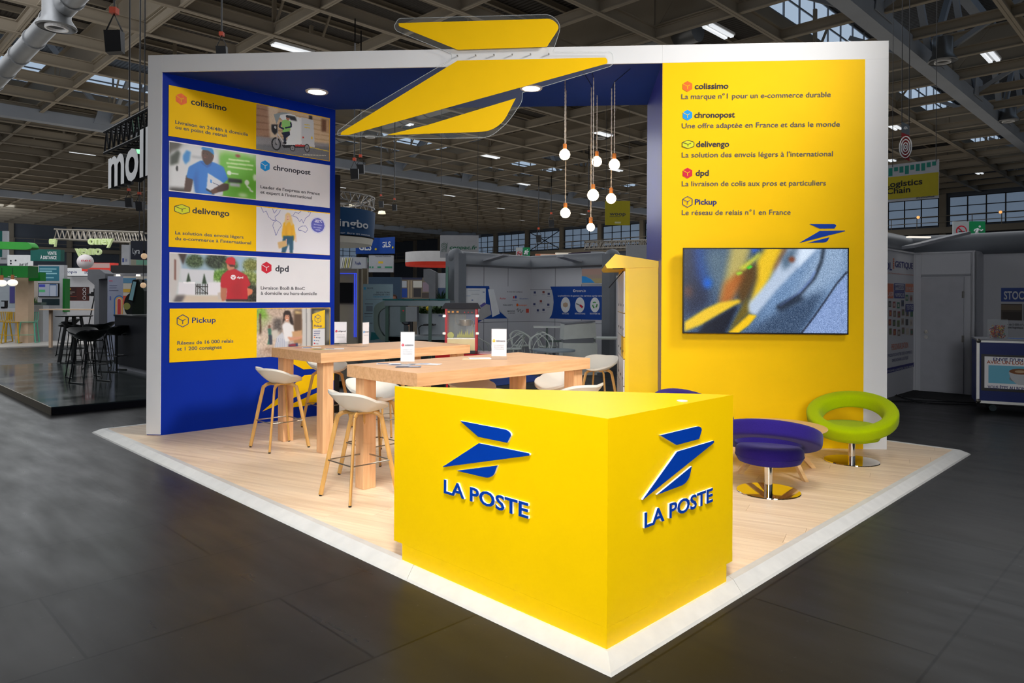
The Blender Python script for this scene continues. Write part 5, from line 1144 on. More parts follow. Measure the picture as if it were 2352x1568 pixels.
for i in range(26):
    a_, r_ = random.random() * 6.28, random.random() * .12; b_ = P0 + V((r_ * math.cos(a_), -.15 + r_ * math.sin(a_), 0)); hgt = .08 + random.random() * .16
    q.tube([b_, b_ + V((random.uniform(-.06, .06), random.uniform(-.06, .06), hgt))], [.014, .003], 4)
q.build('succulent_leaf', mat('succulent_green', (60, 100, 50), .6), o, kind='stuff')
o, pl = std('back_panel', 66, 610, 88, 702, .2, mat('pale_wall', (170, 160, 150), .6), 'pale back wall beside the beige column', 'wall', 27)
o, pl = std('poster_tower', 87, 608, 146, 716, .2, GW, 'pale tower with blue poster, screen and dark strip', 'display wall', 26.5)
ink(pl, [(89.5, 611, 136, 645, (38, 108, 128))], o, 'blue_poster')
for i, (a, b_) in enumerate(((91, 130), (91, 120), (91, 131))): tx(pl, ['VENDEZ PARTOUT', 'EN EUROPE', 'SIMPLEMENT'][i] if False else 'l l l l l l l l l', a, 618.5 + i * 5, b_, 3, LTGR, o) if False else ink(pl, [(a, 616 + i * 5.2, b_, 619 + i * 5.2, (140, 190, 200))], o, 'blurred_print', .006)
ink(pl, [(91, 636, 124, 639, (120, 176, 190))], o, 'blurred_print', .006)
tv2 = slab('wall_screen', pl, 89.5, 650, 136.5, 681.5, .06, BLACK, o, .05); ink(pl, [(91, 651.5, 135, 680, (176, 186, 206)), (92, 653, 106, 659, (70, 80, 190)), (92, 665, 106, 671, (90, 190, 130)), (116, 652, 132, 680, (60, 100, 150)), (117, 655, 131, 680, (190, 200, 220))], o, 'lit_picture', .056, LITSIGN)
ink(pl, [(96, 686, 137, 701, (22, 46, 54))], o, 'dark_strip')
slab('green_edge', pl, 148, 640, 152.5, 716, .3, DGREEN, o, .1)
# café wall with bottle shelf and coffee machine
o, pl = std('cafe_wall', -6, 636, 36, 720, .2, mat('pale_blue_wall', (150, 158, 164), .5), 'pale café back wall under the big green canopy', 'wall', 27)
slab('picture', pl, 23, 658, 34, 696, .02, mat('dusk_picture', (70, 66, 120), .5), o, .02)
o, pl = std('cafe_counter', -6, 708, 36, 716, .5, GW, 'shelf counter with coffee machine under the green canopy', 'counter', 26.2)
q = MB(); 
for r_ in ((3, 704, 13, 708), (11, 692, 13.5, 705), (4, 690, 14, 692.5)): s0, t1_ = pl.st(r_[0], r_[1]); s1, t0_ = pl.st(r_[2], r_[3]); q.par(pl.p(s0, t0_, -.1), pl.S * (s1 - s0), Z * (t1_ - t0_), pl.N * .12)
q.build('coffee_machine', BLACK, label='small black coffee machine on the café counter', cat='coffee machine')
o, pl = std('green_canopy', -40, 610, 64, 637, .5, DGREEN, 'broad dark green canopy over the café stand', 'canopy', 24)
tx(pl, 'Marketplace', 18, 636, 39, 2.6, LTGR, o, bold=.01)
o, pl = std('green_canopy', 66, 625, 92, 645, .3, mat('mid_green', (12, 122, 36), .5), 'smaller green canopy beside the blue poster', 'canopy', 25)
bl = plane_at(30, 565, 20, X)
q = MB(); q.prism([bl.px(x_, y_) for x_, y_ in rounded([(-60, 553), (66, 556), (75, 570), (60, 573), (-60, 570)], [0, 10, 6, 4, 0])], -bl.N * .3).build('green_sign', LGREEN, label='long rounded light green sign blade overhanging the café stand', cat='sign')
o, pl = std('hanging_banner', -6, 530, 17, 605, .1, GW, 'white and teal hanging banner at the edge of the picture', 'banner', 30)
ink(pl, [(-6, 530, 5, 590, (20, 90, 84)), (2, 592, 15, 596, (120, 120, 120))], o)
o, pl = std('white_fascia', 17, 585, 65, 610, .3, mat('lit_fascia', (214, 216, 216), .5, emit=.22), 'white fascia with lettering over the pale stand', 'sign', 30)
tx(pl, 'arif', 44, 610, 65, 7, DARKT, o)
disc(pl, 25, 599, 2, DARKT, o); disc(pl, 25, 605, 2.2, DARKT, o); disc(pl, 36, 598, 2, DARKT, o)
tp = plane_at(105, 590, 24, V((1, .12, 0)))
o = slab('teal_sign', tp, 70, 572, 139, 599.5, .25, TEAL); tag(o, 'teal hanging sign reading VENTE À DISTANCE', 'sign')
tx(tp, 'VENTE', 109, 584.5, 130, 7, LTGR, o, bold=.04); tx(tp, 'À DISTANCE', 92.5, 594.5, 130, 7, LTGR, o, bold=.04)
o, pl = std('white_partition', 152, 635, 240, 722, .2, mat('lit_partition', (196, 196, 198), .5), 'white partition with dark red poster', 'wall', 30)
ink(pl, [(153, 658.5, 205, 690.5, (52, 24, 20)), (176, 660, 204, 688, (72, 30, 22)), (153, 689, 204, 690.5, (90, 30, 20)), (159, 662, 163, 665, (210, 140, 40))], o, 'dark_poster')
tx(pl, 'ct pay', 153, 664, 164, 3, LTGR, o); ink(pl, [(153, 670, 172, 671.2, (170, 160, 150)), (153, 674, 166, 675.2, (170, 160, 150)), (153, 680, 176, 681, (150, 60, 40))], o, 'blurred_print', .006)
for y_ in (665, 674, 684): disc(pl, 194, y_, 4, LTGR, o, h=.006); disc(pl, 194, y_, 3, mat('dark_red_ink', (58, 26, 22), .5), o, h=.009)
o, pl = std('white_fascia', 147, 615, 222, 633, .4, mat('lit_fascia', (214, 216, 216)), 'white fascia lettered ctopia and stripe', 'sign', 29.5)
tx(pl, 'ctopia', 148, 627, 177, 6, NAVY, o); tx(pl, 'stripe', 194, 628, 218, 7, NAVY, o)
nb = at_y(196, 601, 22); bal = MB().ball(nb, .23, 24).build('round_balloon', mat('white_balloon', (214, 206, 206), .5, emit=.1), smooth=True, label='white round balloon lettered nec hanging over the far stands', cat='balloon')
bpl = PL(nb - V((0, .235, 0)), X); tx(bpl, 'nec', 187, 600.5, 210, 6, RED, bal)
o, pl = std('red_lightbox', 188, 603, 262, 623, .3, mat('glowing_red', (196, 60, 50), .5, emit=.35), 'glowing red and white light box over the far stands', 'sign', 28)
ink(pl, [(205, 604, 252, 615, (230, 190, 184))], o, 'print', .01, LITSIGN)
for x_, y_ in ((29, 649), (4, 650)):
    P = at_y(x_, y_, 23.5); t = thing('cafe_pendant', 'pale flattened globe pendant under the green canopy%s' % (', cut by the picture edge' if x_ < 10 else ', beside the beige column'), 'pendant lamp', P, 0, 'globe pendants of the café stand')
    MB().ball(P, .15, 16, sz=.75).build('globe', DIMW, t, smooth=True); MB().tube([P + Z * .1, P + Z * .26], .05, 8).build('copper_socket', mat('copper_socket', (150, 96, 60), .4), t); MB().tube([P + Z * .26, V((P.x, P.y, at_y(x_, 615, 23.5).z))], .008, 5).build('cord', BLACK, t)
# camera on a tripod
tq = at_y(216, 712, 24); tq.z = 0.0
t = thing('camera_tripod', 'black camera tripod by the white partition', 'tripod', V((tq.x, tq.y, .041)))
hd = at_y(217, 680, 24)
for dx, dy in ((-.25, -.1), (.28, -.05), (.02, .25)): MB().tube([hd, V((tq.x + dx, tq.y + dy, .045))], .018, 6).build('leg', BLACK, t)
MB().box(hd, .12, .2, .14).build('camera_body', BLACK, t); MB().tube([hd + V((-.1, 0, .05)), hd + V((-.22, 0, .05))], .045, 8).build('lens', BLACK, t); MB().tube([hd + V((0, 0, .14)), hd + V((0, 0, .26))], .03, 6).build('top_handle', BLACK, t)
# grey slab gateway, sticker panel, art wall
gp = plane_at(236, 720, 19, X)
ppoly('grey_gateway', gp, [(222, 726), (222.5, 621), (250, 620), (262, 630), (262, 636), (246, 636), (246, 726)][:0] or [(222.5, 620), (250, 620), (262, 629), (262, 640), (248, 642), (248, 829), (236, 829), (238, 655), (222.5, 642)], 0, .4, mat('gateway_grey', (104, 106, 110), .5), label='grey angular gateway slab of the far stand', cat='gateway')
o, pl = std('info_column', 247, 634, 283, 728, .2, mat('bluegrey_board', (128, 134, 152), .5), 'blue-grey information board with coloured arches', 'display board', 18.6)
tx(pl, 'nec', 251, 646, 259, 3.5, RED, o); ink(pl, [(251, 655, 269, 656.5, (80, 84, 110)), (251, 660, 268, 661.5, (80, 84, 110)), (251, 666, 272, 667.5, (80, 84, 110)), (252, 680, 255, 689, (70, 80, 140))], o, 'blurred_print')
for i, (r_, cc) in enumerate(((12, (20, 90, 150)), (9.5, (128, 134, 152)), (8, (200, 140, 40)), (5.5, (180, 176, 176)), (4, (170, 40, 40)))):
    a, t_ = pl.st(274, 690); a2, _ = pl.st(274 + r_, 690); R = a2 - a; zb_ = pl.st(274, 727)[1]
    MB().poly([pl.p(a + R * math.cos(math.pi * j / 12), t_ + R * math.sin(math.pi * j / 12), .004 + i * .001) for j in range(13)] + [pl.p(a - R, zb_, .004 + i * .001), pl.p(a + R, zb_, .004 + i * .001)], cc).build('printed_arch', INK, o)
o, pl = std('art_wall', 283, 634, 345, 728, .15, mat('art_wall_white', (178, 172, 160), .5), 'wall with large coloured brush curves behind the bar', 'wall', 18.3)
ink(pl, [(283, 638, 312, 650, (70, 120, 150)), (283, 663, 300, 671, (190, 150, 40)), (283, 679, 292, 700, (190, 70, 40)), (331, 640, 345, 724, (70, 110, 140)), (334, 690, 345, 715, (170, 140, 110))], o, 'brush_curve')
disc(pl, 302, 700, 17, BLSHELL, o, 'print', .008, ry=27); disc(pl, 292, 703, 8, mat('olive_ink', (120, 120, 60), .5), o, 'print', .012)
# yellow box on the bar, low wall
o, pl = std('dark_fascia', 254, 609, 330, 627, .5, mat('brown_black', (34, 34, 34), .5), 'long black fascia over the art wall', 'fascia', 20)
o, pl = std('grey_lintel', 247, 627, 345, 637, .6, mat('gateway_grey', (104, 106, 110)), 'grey lintel over the art wall with small spotlights', 'fascia', 19.6)
for x_ in (262, 276, 322): P = pl.px(x_, 635, .1); MB().lathe([(.0001, 0), (.06, 0), (.05, .06), (.0001, .06)], 12, P).build('spot_lamp', DIMW, o)
o, pl = std('lyra_sign', 300, 553, 345, 595.5, .4, mat('blueblack', (24, 28, 42), .5), 'dark hanging sign lettered Lyra', 'sign', 17); tx(pl, 'Lyra', 305, 582, 321, 12, LTGR, o, bold=.0); o.name = 'dark_hanging_sign'; P_ = pl.px(320, 554); MB().tube([P_, V((P_.x, P_.y, 10.4))], .012, 4).build('hanging_wire', DARKST, o)
o, pl = std('direction_board', 279, 562, 297, 608, .1, GW, 'pale direction board with blue symbol', 'sign', 24); ink(pl, [(281, 593, 285, 602, (30, 60, 130)), (288, 594, 292, 601, (120, 124, 150))], o)
o, pl = std('pale_sign', 297, 556, 345, 628, .1, mat('buff', (130, 128, 112), .5), 'buff and mint hanging sign', 'sign', 25); ink(pl, [(313, 596, 345, 608, (90, 140, 118)), (330, 612, 345, 624, (170, 172, 190)), (296, 580, 299, 590, (200, 170, 30))], o)
# box truss with oney letters
def box_truss(name, a, b_, w_, h_, m, lb, n_, up=Z, rad=.03):
    t = thing(name, lb, 'truss', a); d = (b_ - a); L = d.length; d.normalize(); sd = V((-d.y, d.x, 0)) * w_
    q = MB()
    for i in (0, 1):
        for j in (0, 1): q.tube([a + sd * i + Z * h_ * j, b_ + sd * i + Z * h_ * j], rad, 6)
    q.build('truss_chord', m, t); q = MB()
    for i in range(n_):
        p0, p1 = a + d * L * i / n_, a + d * L * (i + 1) / n_; pm = (p0 + p1) / 2
        for s_ in (V((0, 0, 0)), sd): q.tube([p0 + s_, pm + s_ + Z * h_], rad * .6, 4); q.tube([pm + s_ + Z * h_, p1 + s_], rad * .6, 4)
        q.tube([p0, pm + sd], rad * .6, 4); q.tube([pm + sd, p1], rad * .6, 4)
        q.tube([p0 + Z * h_, pm + sd + Z * h_], rad * .6, 4)
    q.build('truss_lattice', m, t); return t
TRW = mat('aluminium_truss', (160, 152, 140), .4, .3)
a_ = at_y(125, 548, 24); b_ = at_y(330, 557, 22); box_truss('lighting_truss', a_, b_, .5, .32, TRW, 'aluminium box truss carrying glowing letters over the far stands', 16)
LETG = mat('lit_letter', (190, 205, 150), .4, emit=.38)
LETGRN = mat('green_letter_edge', (90, 150, 60), .4, emit=.2)
def sign_letters(s_, x0, y0, x1, cap, Y, lb, m, S_=X, flip=False, depth=.1, edge=None, y1=None, bold=.03):
    pl = plane_at(x0, y0, Y, S_); q = MB(); text(pl, s_, x0, y0, x1, cap, m, None, h=0, bold=bold, depth=depth, flip=flip, mb=q, y1=y1)
    o = q.build('sign_letters', m, label=lb, cat='sign'); return o, pl
sign_letters('oney', 201, 561, 258, 20, 21.9, 'glowing letters oney hung under the aluminium truss', LETG)
sign_letters('oney', 171, 584, 231, 20, 24.5, 'glowing letters oney seen from behind, mirrored', LETG, flip=True)
sign_letters('oney', 112, 560, 128, 17, 23.9, 'narrow glowing letters oney at the truss corner', LETG)
# pendant bulbs of the left stand
for (x_, y_), lb in (((331, 588), 'faint bulb hanging beside the dark hanging sign'), ((329, 655), 'faint bulb hanging over the black bar kiosk')):
    P = at_y(x_, y_, 12.5 if y_ < 600 else 13.2); t = thing('hanging_bulb', lb, 'pendant lamp', P, 0, 'bulbs over the black bar')
    MB().ball(P, .052, 14).build('bulb_glass', mat('dim_bulb', (255, 214, 170), .2, noise=0, emit=.35), t, smooth=True); MB().tube([P + Z * .05, P + Z * .10], .02, 8).build('socket', BLACK, t); MB().tube([P + Z * .1, V((P.x, P.y, 10.4))], .006, 5).build('cord', BLACK, t)
# mollie sign
MO = mat('lit_moll', (196, 198, 200), .4, emit=.30); MOB = mat('letter_side', (26, 30, 34), .5)
mpl = plane_at(321, 403, 12.5, -VV)
q = MB(); text(mpl, 'moll', 249, 430, 343, 94, MOB, None, h=0, bold=.1, depth=.16, mb=q, y1=395)
o = q.build('sign_letters', MOB, label='big glowing letters moll hung from a black truss', cat='sign')
text(mpl, 'moll', 249, 430, 343, 94, MO, o, name='lit_letter_face', h=.004, bold=.05, y1=395)
a_ = at_y(240, 352, 14.2); b_ = a_ - VV * 3.0; box_truss('black_truss', a_, b_, .4, .42, DARKST, 'black lattice truss above the big glowing letters', 10)
# rigging bags on chain hoists
def hoist(x, y, Y, sz, lb, grp='rigging hoists with chain bags'):
    P = at_y(x, y, Y); t = thing('chain_hoist', lb, 'chain hoist', P - Z * sz, 0, grp); zt_ = 10.35
    q = MB(); a_ = sz * .38
    q.add([P + V((-a_, -a_ * .5, 0)), P + V((a_, -a_ * .5, 0)), P + V((a_, a_ * .5, 0)), P + V((-a_, a_ * .5, 0)), P + V((-a_ * .8, -a_ * .4, -sz)), P + V((a_ * 1.1, -a_ * .4, -sz * .95)), P + V((a_ * 1.1, a_ * .4, -sz)), P + V((-a_ * .8, a_ * .4, -sz * 1.05))], [(0, 1, 2, 3), (7, 6, 5, 4), (0, 4, 5, 1), (1, 5, 6, 2), (2, 6, 7, 3), (3, 7, 4, 0)]); q.build('chain_bag', BLACK, t)
    q = MB(); q.tube([P + V((-a_, 0, 0)), P + V((0, 0, sz * .8)), P + V((a_, 0, 0))], sz * .04, 5); q.tube([P + V((0, 0, sz * .8)), V((P.x, P.y, zt_))], .012 + Y * .0004, 5); q.build('sling', BLACK, t)
    MB().box(P + Z * sz * .8, sz * .3, sz * .3, sz * .28).build('hook_block', mat('orange_hook', (176, 66, 40), .5), t)
hoist(262, 72, 15, .46, 'large black chain bag hanging high above the dark stage'); hoist(509, 107, 17, .32, 'black chain bag just over the white header of the stand'); hoist(296, 455, 16, .2, 'small black bag below the big glowing letters, outer one'); hoist(320, 463, 16, .2, 'small black bag below the big glowing letters, next to the white wall end')
hoist(814, 388, 22, .32, 'black chain bag seen below the bird sign tip, lower one'); hoist(828, 378, 23, .30, 'black chain bag seen below the bird sign tip, upper one'); hoist(875, 462, 34, .3, 'far black chain bag above the round blue sign, outer one'); hoist(906, 470, 35, .3, 'far black chain bag above the round blue sign, inner one')
hoist(1266, 505, 50, .5, 'distant black bag before the high hall windows'); hoist(1237, 540, 50, .5, 'distant black bag over the central windows'); hoist(1352, 500, 40, .4, 'distant black bag behind the lowest bulb')
# ---------- wire stools of the café stand
def wire_stool(P, rz, m, lb, grp, high=True):
    t = thing('wire_chair', lb, 'chair', P, rz, grp); R0 = wm(t); hs = .72 if high else .46
    q = MB()
    for s_ in (-1, 1):
        q.tube([R0 @ V(p) for p in ((.20 * s_, .16, hs), (.26 * s_, .24, .02), (.26 * s_, -.24, .02), (.20 * s_, -.16, hs))], .022, 6)
    q.tube([R0 @ V(p) for p in ((-.235, .2, hs * .4), (.235, .2, hs * .4))], .012, 6); q.build('wire_frame', m, t)
    q = MB()
    for i in range(9): x_ = -.2 + i * .05; q.tube([R0 @ V(p) for p in ((x_, .2, hs + .02), (x_, -.14, hs), (x_ * 1.1, -.22, hs + .10), (x_ * 1.1, -.26, hs + .36))], .014, 5)
    q.tube([R0 @ V(p) for p in ((-.22, .2, hs + .02), (.22, .2, hs + .02))], .012, 5); q.tube([R0 @ V(p) for p in ((-.22, -.26, hs + .36), (.22, -.26, hs + .36))], .012, 5); q.build('slatted_seat', m, t)
    return t
YW = mat('yellow_wire', (176, 138, 12), .5); MW = mat('mint_wire', (84, 160, 132), .5); BW = mat('beige_wire', (140, 124, 104), .5); YL = mat('pale_yellow_wire', (180, 160, 50), .5)
def place(lst, m, grp, high=True):
    f_ = None
    for (x_, y_, a_, lb) in lst:
        P = on_z(x_, y_, .04); P.z = .0405
        if f_ is None: f_ = wire_stool(P, a_, m, lb, grp, high); index_kids()
        else: c_ = copy_tree(f_); c_.location = P; c_.rotation_euler = (0, 0, a_); c_['label'] = lb
place([(28, 788, 3.5, 'mustard wire bar stool nearest the mint one'), (2, 786, 3.3, 'mustard wire bar stool cut by the picture edge')], YW, 'mustard wire stools')
place([(66, 787, 3.5, 'mint green wire bar stool before the pale serving counter')], MW, 'mint wire stools')
place([(115, 764, .4, 'yellow wire bar stool in front of the blue poster tower'), (262, 768, .2, 'yellow wire bar stool behind the black bar')], YL, 'yellow wire stools')
place([(132, 752, 3.3, 'beige wire chair behind the round black table, outer one'), (160, 750, 3.2, 'beige wire chair directly behind the round black table'), (186, 753, 3.0, 'beige wire chair behind the table towards the camera tripod'), (222, 756, 3.6, 'beige wire chair nearest the grey gateway')], BW, 'beige wire chairs')
place([(164, 762, .2, 'mint wire chair among the beige ones behind the round table'), (205, 765, .1, 'mint wire chair nearer the grey gateway')], MW, 'mint wire chairs')
# café table behind
P = at_y(177, 710, 22.5); t = thing('cafe_table', 'long beige high table behind the beige wire chairs', 'table', V((P.x, P.y, .041)))
MB().par(V((P.x - 1.2, P.y, P.z - .03)), X * 2.4, V((0, .7, 0)), Z * .03).build('tabletop', BEIGE, t)
for x_ in (-1.1, 1.0): MB().par(V((P.x + x_, P.y + .3, .041)), X * .08, V((0, .08, 0)), Z * (P.z - .072)).build('leg', BEIGE, t)
# ---------- black board edge beyond the blue wall
bp_ = W + U * (WL + .05); bpl = PL(bp_, U); tb_ = at_y(774, 403, 10.2).z
pw_a = on_z(769, 940, FL)
MB().par(V((bp_.x, bp_.y, FL + .001)) + U * .0 - e * .05, U * .09, -e * .35, Z * (tb_ - FL)).build('black_board', BLACK, label='tall black board standing just beyond the blue side wall', cat='board')
# ---------- round blue sign, GLS cube, cenpac banner, white ring, woop, others
RB = mat('round_sign_blue', (26, 74, 120), .5); P = at_y(742, 520, 20); R_b = (862 - 742) / F * 20 * .98
t = thing('round_hanging_sign', 'round blue hanging sign with white lettering behind the side wall', 'sign', V((P.x, P.y, at_y(742, 555, 20).z)))
zb_, zm_, zt_ = at_y(742, 562, 20).z, at_y(742, 546, 20).z, at_y(742, 487, 20).z
MB().lathe([(R_b * .97, zm_), (R_b * 1.0, zt_)], 48, (P.x, P.y, 0)).build('sign_drum', RB, t, smooth=True)
MB().lathe([(R_b * .0001, zb_), (R_b * .93, zb_), (R_b * .96, zm_ - .03)], 48, (P.x, P.y, 0)).build('lower_diffuser', mat('lit_disc', (196, 192, 180), .5, emit=.12), t, smooth=True)
MB().lathe([(R_b * .965, zm_ - .03), (R_b * .985, zm_)], 48, (P.x, P.y, 0)).build('sign_rim', BLACK, t)
def curved_text(s_, a0, a1, zz, cap, m, par, bold=.04):
    vs, fs = text_geo(s_, bold); xs = [v.x for v in vs]; w0, w1 = min(xs), max(xs)
    MB().add([V((P.x + R_b * 1.012 * math.sin(a0 + (a1 - a0) * (v.x - w0) / (w1 - w0)), P.y - R_b * 1.012 * math.cos(a0 + (a1 - a0) * (v.x - w0) / (w1 - w0)), zz + v.y * cap / .7)) for v in vs], fs).build('lettering', m, par)
ax = lambda x_: math.asin(min(.98, ((x_ - PX) / F * (P.y - R_b * .6) - P.x) / R_b))
curved_text('shippingbo', ax(705), ax(836), at_y(742, 519, 20 - R_b * .8).z, .20, LTGR, t, .02)
curved_text("demain pour être en avance", ax(742), ax(838), at_y(742, 536, 20 - R_b * .8).z, .05, LTGR, t, .0)
q = MB()
for i in range(24):
    a0, a1 = 2 * math.pi * i / 24, 2 * math.pi * (i + 1) / 24; c0 = V((P.x, P.y, zt_ + .12)); p_ = lambda r_, a_, z_: c0 + V((r_ * math.cos(a_), r_ * math.sin(a_), z_))
    for r_, z_ in ((R_b * .98, 0), (R_b * .98, .3), (R_b * .75, .15)): q.tube([p_(r_, a0, z_), p_(r_, a1, z_)], .025, 4)
    q.tube([p_(R_b * .98, a0, 0), p_(R_b * .98, (a0 + a1) / 2, .3)], .015, 4); q.tube([p_(R_b * .98, (a0 + a1) / 2, .3), p_(R_b * .98, a1, 0)], .015, 4); q.tube([p_(R_b * .98, a0, .3), p_(R_b * .75, a1, .15)], .015, 4)
q.build('ring_truss', TRW, t)
for x_, y_ in ((810, 474), (877, 491)): Q = at_y(x_, y_, 22); MB().lathe([(.0001, 0), (.12, 0), (.10, .08), (.0001, .1)], 16, Q).build('round_floodlight', mat('warm_lamp', (255, 240, 205), .3, noise=0, emit=1.0), label='round lit floodlight %s the round blue sign' % ('above' if x_ == 810 else 'beside'), cat='floodlight')
gA = plane_at(874, 545, 27, V((1, .18, 0))); gB = plane_at(874, 545, 27, V((1, -.75, 0)))
c1, c2, c3 = gA.px(817, 560), gA.px(874, 560), gB.px(907, 560); zt_g, zb_g = gA.px(874, 546).z, gA.px(874, 584).z
q = MB(); q.prism([V((c_.x, c_.y, zb_g)) for c_ in (c1, c2, c3, c1 + (c3 - c2) + V((0, .8, 0)))], Z * (zt_g - zb_g)); o = q.build('blue_cube_sign', GBLUE, label='blue hanging block sign with yellow-dotted white letters', cat='sign')
tx(gA, 'GLS', 824, 574, 853, 17, LTGR, o, y1=575, bold=.05, h=.02); disc(gA, 863, 572, 2.6, mat('yellow_dot', (226, 200, 40), .5), o, h=.02)
tx(gB, 'GLS', 877, 568, 898, 12, LTGR, o, y1=569, bold=.05, h=.02); disc(gB, 903, 568, 1.8, mat('yellow_dot', (226, 200, 40), .5), o, h=.02)
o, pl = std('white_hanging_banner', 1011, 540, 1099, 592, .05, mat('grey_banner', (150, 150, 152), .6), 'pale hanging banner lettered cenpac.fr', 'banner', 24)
CG = mat('dark_green_ink', (12, 84, 58), .5); tx(pl, 'cenpac.fr', 1032, 572, 1095, 8.5, CG, o, bold=.04, shear=.2)
q = MB(); a_, t_ = pl.st(1020, 564); k_ = .09; C0 = pl.p(a_, t_, .006)
for r_ in (.5, 1.0): q.tube([C0 + X * (k_ * r_ * math.cos(j * math.pi / 8)) + Z * (k_ * r_ * math.sin(j * math.pi / 8)) for j in range(16)], .008, 4, closed=True)
q.tube([C0 + X * .11 + Z * .1, C0 + X * .08 - Z * .12, C0 - X * .08 - Z * .12], .008, 4)
for s_ in (-1, 1): q.tube([C0 + X * (.06 * s_ + .03 * math.cos(j)) + Z * (-.18 + .03 * math.sin(j)) for j in range(6)], .006, 4, closed=True)
q.build('trolley_symbol', CG, o)
for x_ in (1013, 1097): P_ = pl.px(x_, 540); MB().tube([P_, P_ + Z * 6], .01, 4).build('hanging_wire', DARKST, o)
# white ring sign with red lower edge
q = MB(); P = at_y(1010, 590, 30); P.y = 30; Rr = (1010 - 932) / F * 30
zt_, zb_ = at_y(1010, 581, 30).z, at_y(1010, 604, 30).z
t = thing('ring_sign', 'white ring-shaped hanging sign with red lower edge', 'sign', V((P.x, P.y, zb_)))
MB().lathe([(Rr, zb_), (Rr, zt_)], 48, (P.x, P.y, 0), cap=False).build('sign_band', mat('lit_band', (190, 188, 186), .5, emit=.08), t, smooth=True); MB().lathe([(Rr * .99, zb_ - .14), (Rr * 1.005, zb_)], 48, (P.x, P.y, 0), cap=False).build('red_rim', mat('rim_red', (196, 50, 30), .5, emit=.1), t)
# wayfinding board, blue sphere board etc.
o, pl = std('direction_board', 847, 586, 903, 625, .15, GW, 'white direction board with yellow and green symbols under the blue block sign', 'sign', 31)
ink(pl, [(869, 600, 880, 605, (220, 180, 20)), (848, 611.5, 852, 615.5, (30, 130, 90)), (854, 611.5, 858, 615.5, (30, 130, 90)), (867, 611.5, 875, 615.5, (30, 130, 90)), (884, 611.5, 901, 615.5, (30, 130, 90)), (838, 593, 846, 602, (20, 110, 70)), (848, 616.5, 903, 617, (90, 90, 90))], o)
tx(pl, 'Payment Solutions', 862, 589.5, 898, 2.5, DARKT, o)
o, pl = std('white_booth_front', 779, 590, 840, 617, .3, GW, 'white booth fascia with yellow slats beside the black board', 'fascia', 26)
tx(pl, '7opla', 815, 607, 829, 6, NAVY, o, bold=.03)
q = MB()
for i in range(6): x_ = 783 + i * 4; q.prism([pl.px(x_ + 4, 592, .02), pl.px(x_ + 6, 592, .02), pl.px(x_ + 2, 615, .02), pl.px(x_, 615, .02)], pl.N * .02, (214, 206, 120) if i in (2, 4) else (222, 222, 214))
q.build('slat', INK, o)
o, pl = std('dark_blue_panel', 845, 636, 919, 690, .3, SBLUE, 'slate blue partition behind the conveyor', 'wall', 24)
o, pl = std('booth_cabin', 775, 617, 819, 776, .3, mat('pale_wood_wall', (176, 166, 146), .5), 'pale cabin front outlined with blue light strips', 'wall', 20)
slab('wall_screen', pl, 776, 649, 811, 695, .04, BLACK, o, .05); 
for x_ in (814, 818): slab('light_strip', pl, x_, 628, x_ + 1.6, 774, .02, mat('blue_strip', (60, 80, 220), .5, emit=.7), o, .04)
slab('light_strip', pl, 776, 627, 819, 629, .02, mat('blue_strip', (60, 80, 220)), o, .04)
o, pl = std('timber_post', 819, 618, 829, 770, .2, mat('pale_post', (150, 140, 120), .5), 'pale timber post of the blue-lit cabin', 'post', 20.2)
o, pl = std('timber_post', 832, 616, 842, 770, .2, mat('pale_post', (150, 140, 120)), 'second pale timber post, behind the solutions banner', 'post', 20.6)
o, pl = std('rollup_banner', 834, 652, 901, 788, .05, mat('pale_aqua', (126, 150, 158), .5), 'pale roll-up banner headed des solutions logistiques', 'banner', 16)
for i, (s_, xa, m_) in enumerate((('DES SOLUTIONS', 864, DARKT), ('LOGISTIQUES COLIS', 857, DARKT), ('PAR BOWE GROUP', 858, mat('aqua_ink', (20, 120, 160), .5)))): tx(pl, s_, xa, 673 + i * 5, 895, 3.2, m_, o, bold=.02)
tx(pl, 'BOWE', 844, 663, 857, 3, DARKT, o); ink(pl, [(836, 659, 840, 665, (30, 140, 180)), (840, 687, 895, 688, (90, 100, 110)), (838, 697, 857, 698.5, (60, 66, 76)), (841, 702, 856, 715, (90, 104, 116)), (837, 719, 856, 720.5, (50, 54, 60)), (838, 726, 855, 727, (90, 100, 110)), (838, 741, 856, 742.5, (60, 66, 76))], o, 'blurred_print')
q = MB(); q.prism([pl.px(x_, y_, .012) for x_, y_ in ((853, 762), (878, 766), (874, 778), (851, 781))], pl.N * -.004); q.build('speech_label', mat('teal_label', (0, 96, 100), .5), o)
o, pl = std('far_shelving', 919, 637, 992, 690, .4, mat('far_shelf', (120, 108, 92), .6), 'far stand wall with posters and blue sign', 'display wall', 27)
ink(pl, [(919, 637, 970, 642, (28, 34, 66)), (919, 645, 934, 660, (180, 184, 190)), (919, 662, 935, 683, (20, 66, 150)), (950, 662, 967, 682, (44, 40, 44)), (949, 645, 969, 660, (200, 196, 184)), (971, 648, 990, 670, (140, 120, 132)), (969, 672, 990, 684, (70, 58, 52)), (937, 644, 940, 684, (170, 150, 120)), (943, 644, 946, 684, (170, 150, 120))], o)
tx(pl, 'GLS', 919, 654, 928, 6, NAVY, o); tx(pl, 'GLS', 921, 677, 933, 6, LTGR, o, shear=.2)
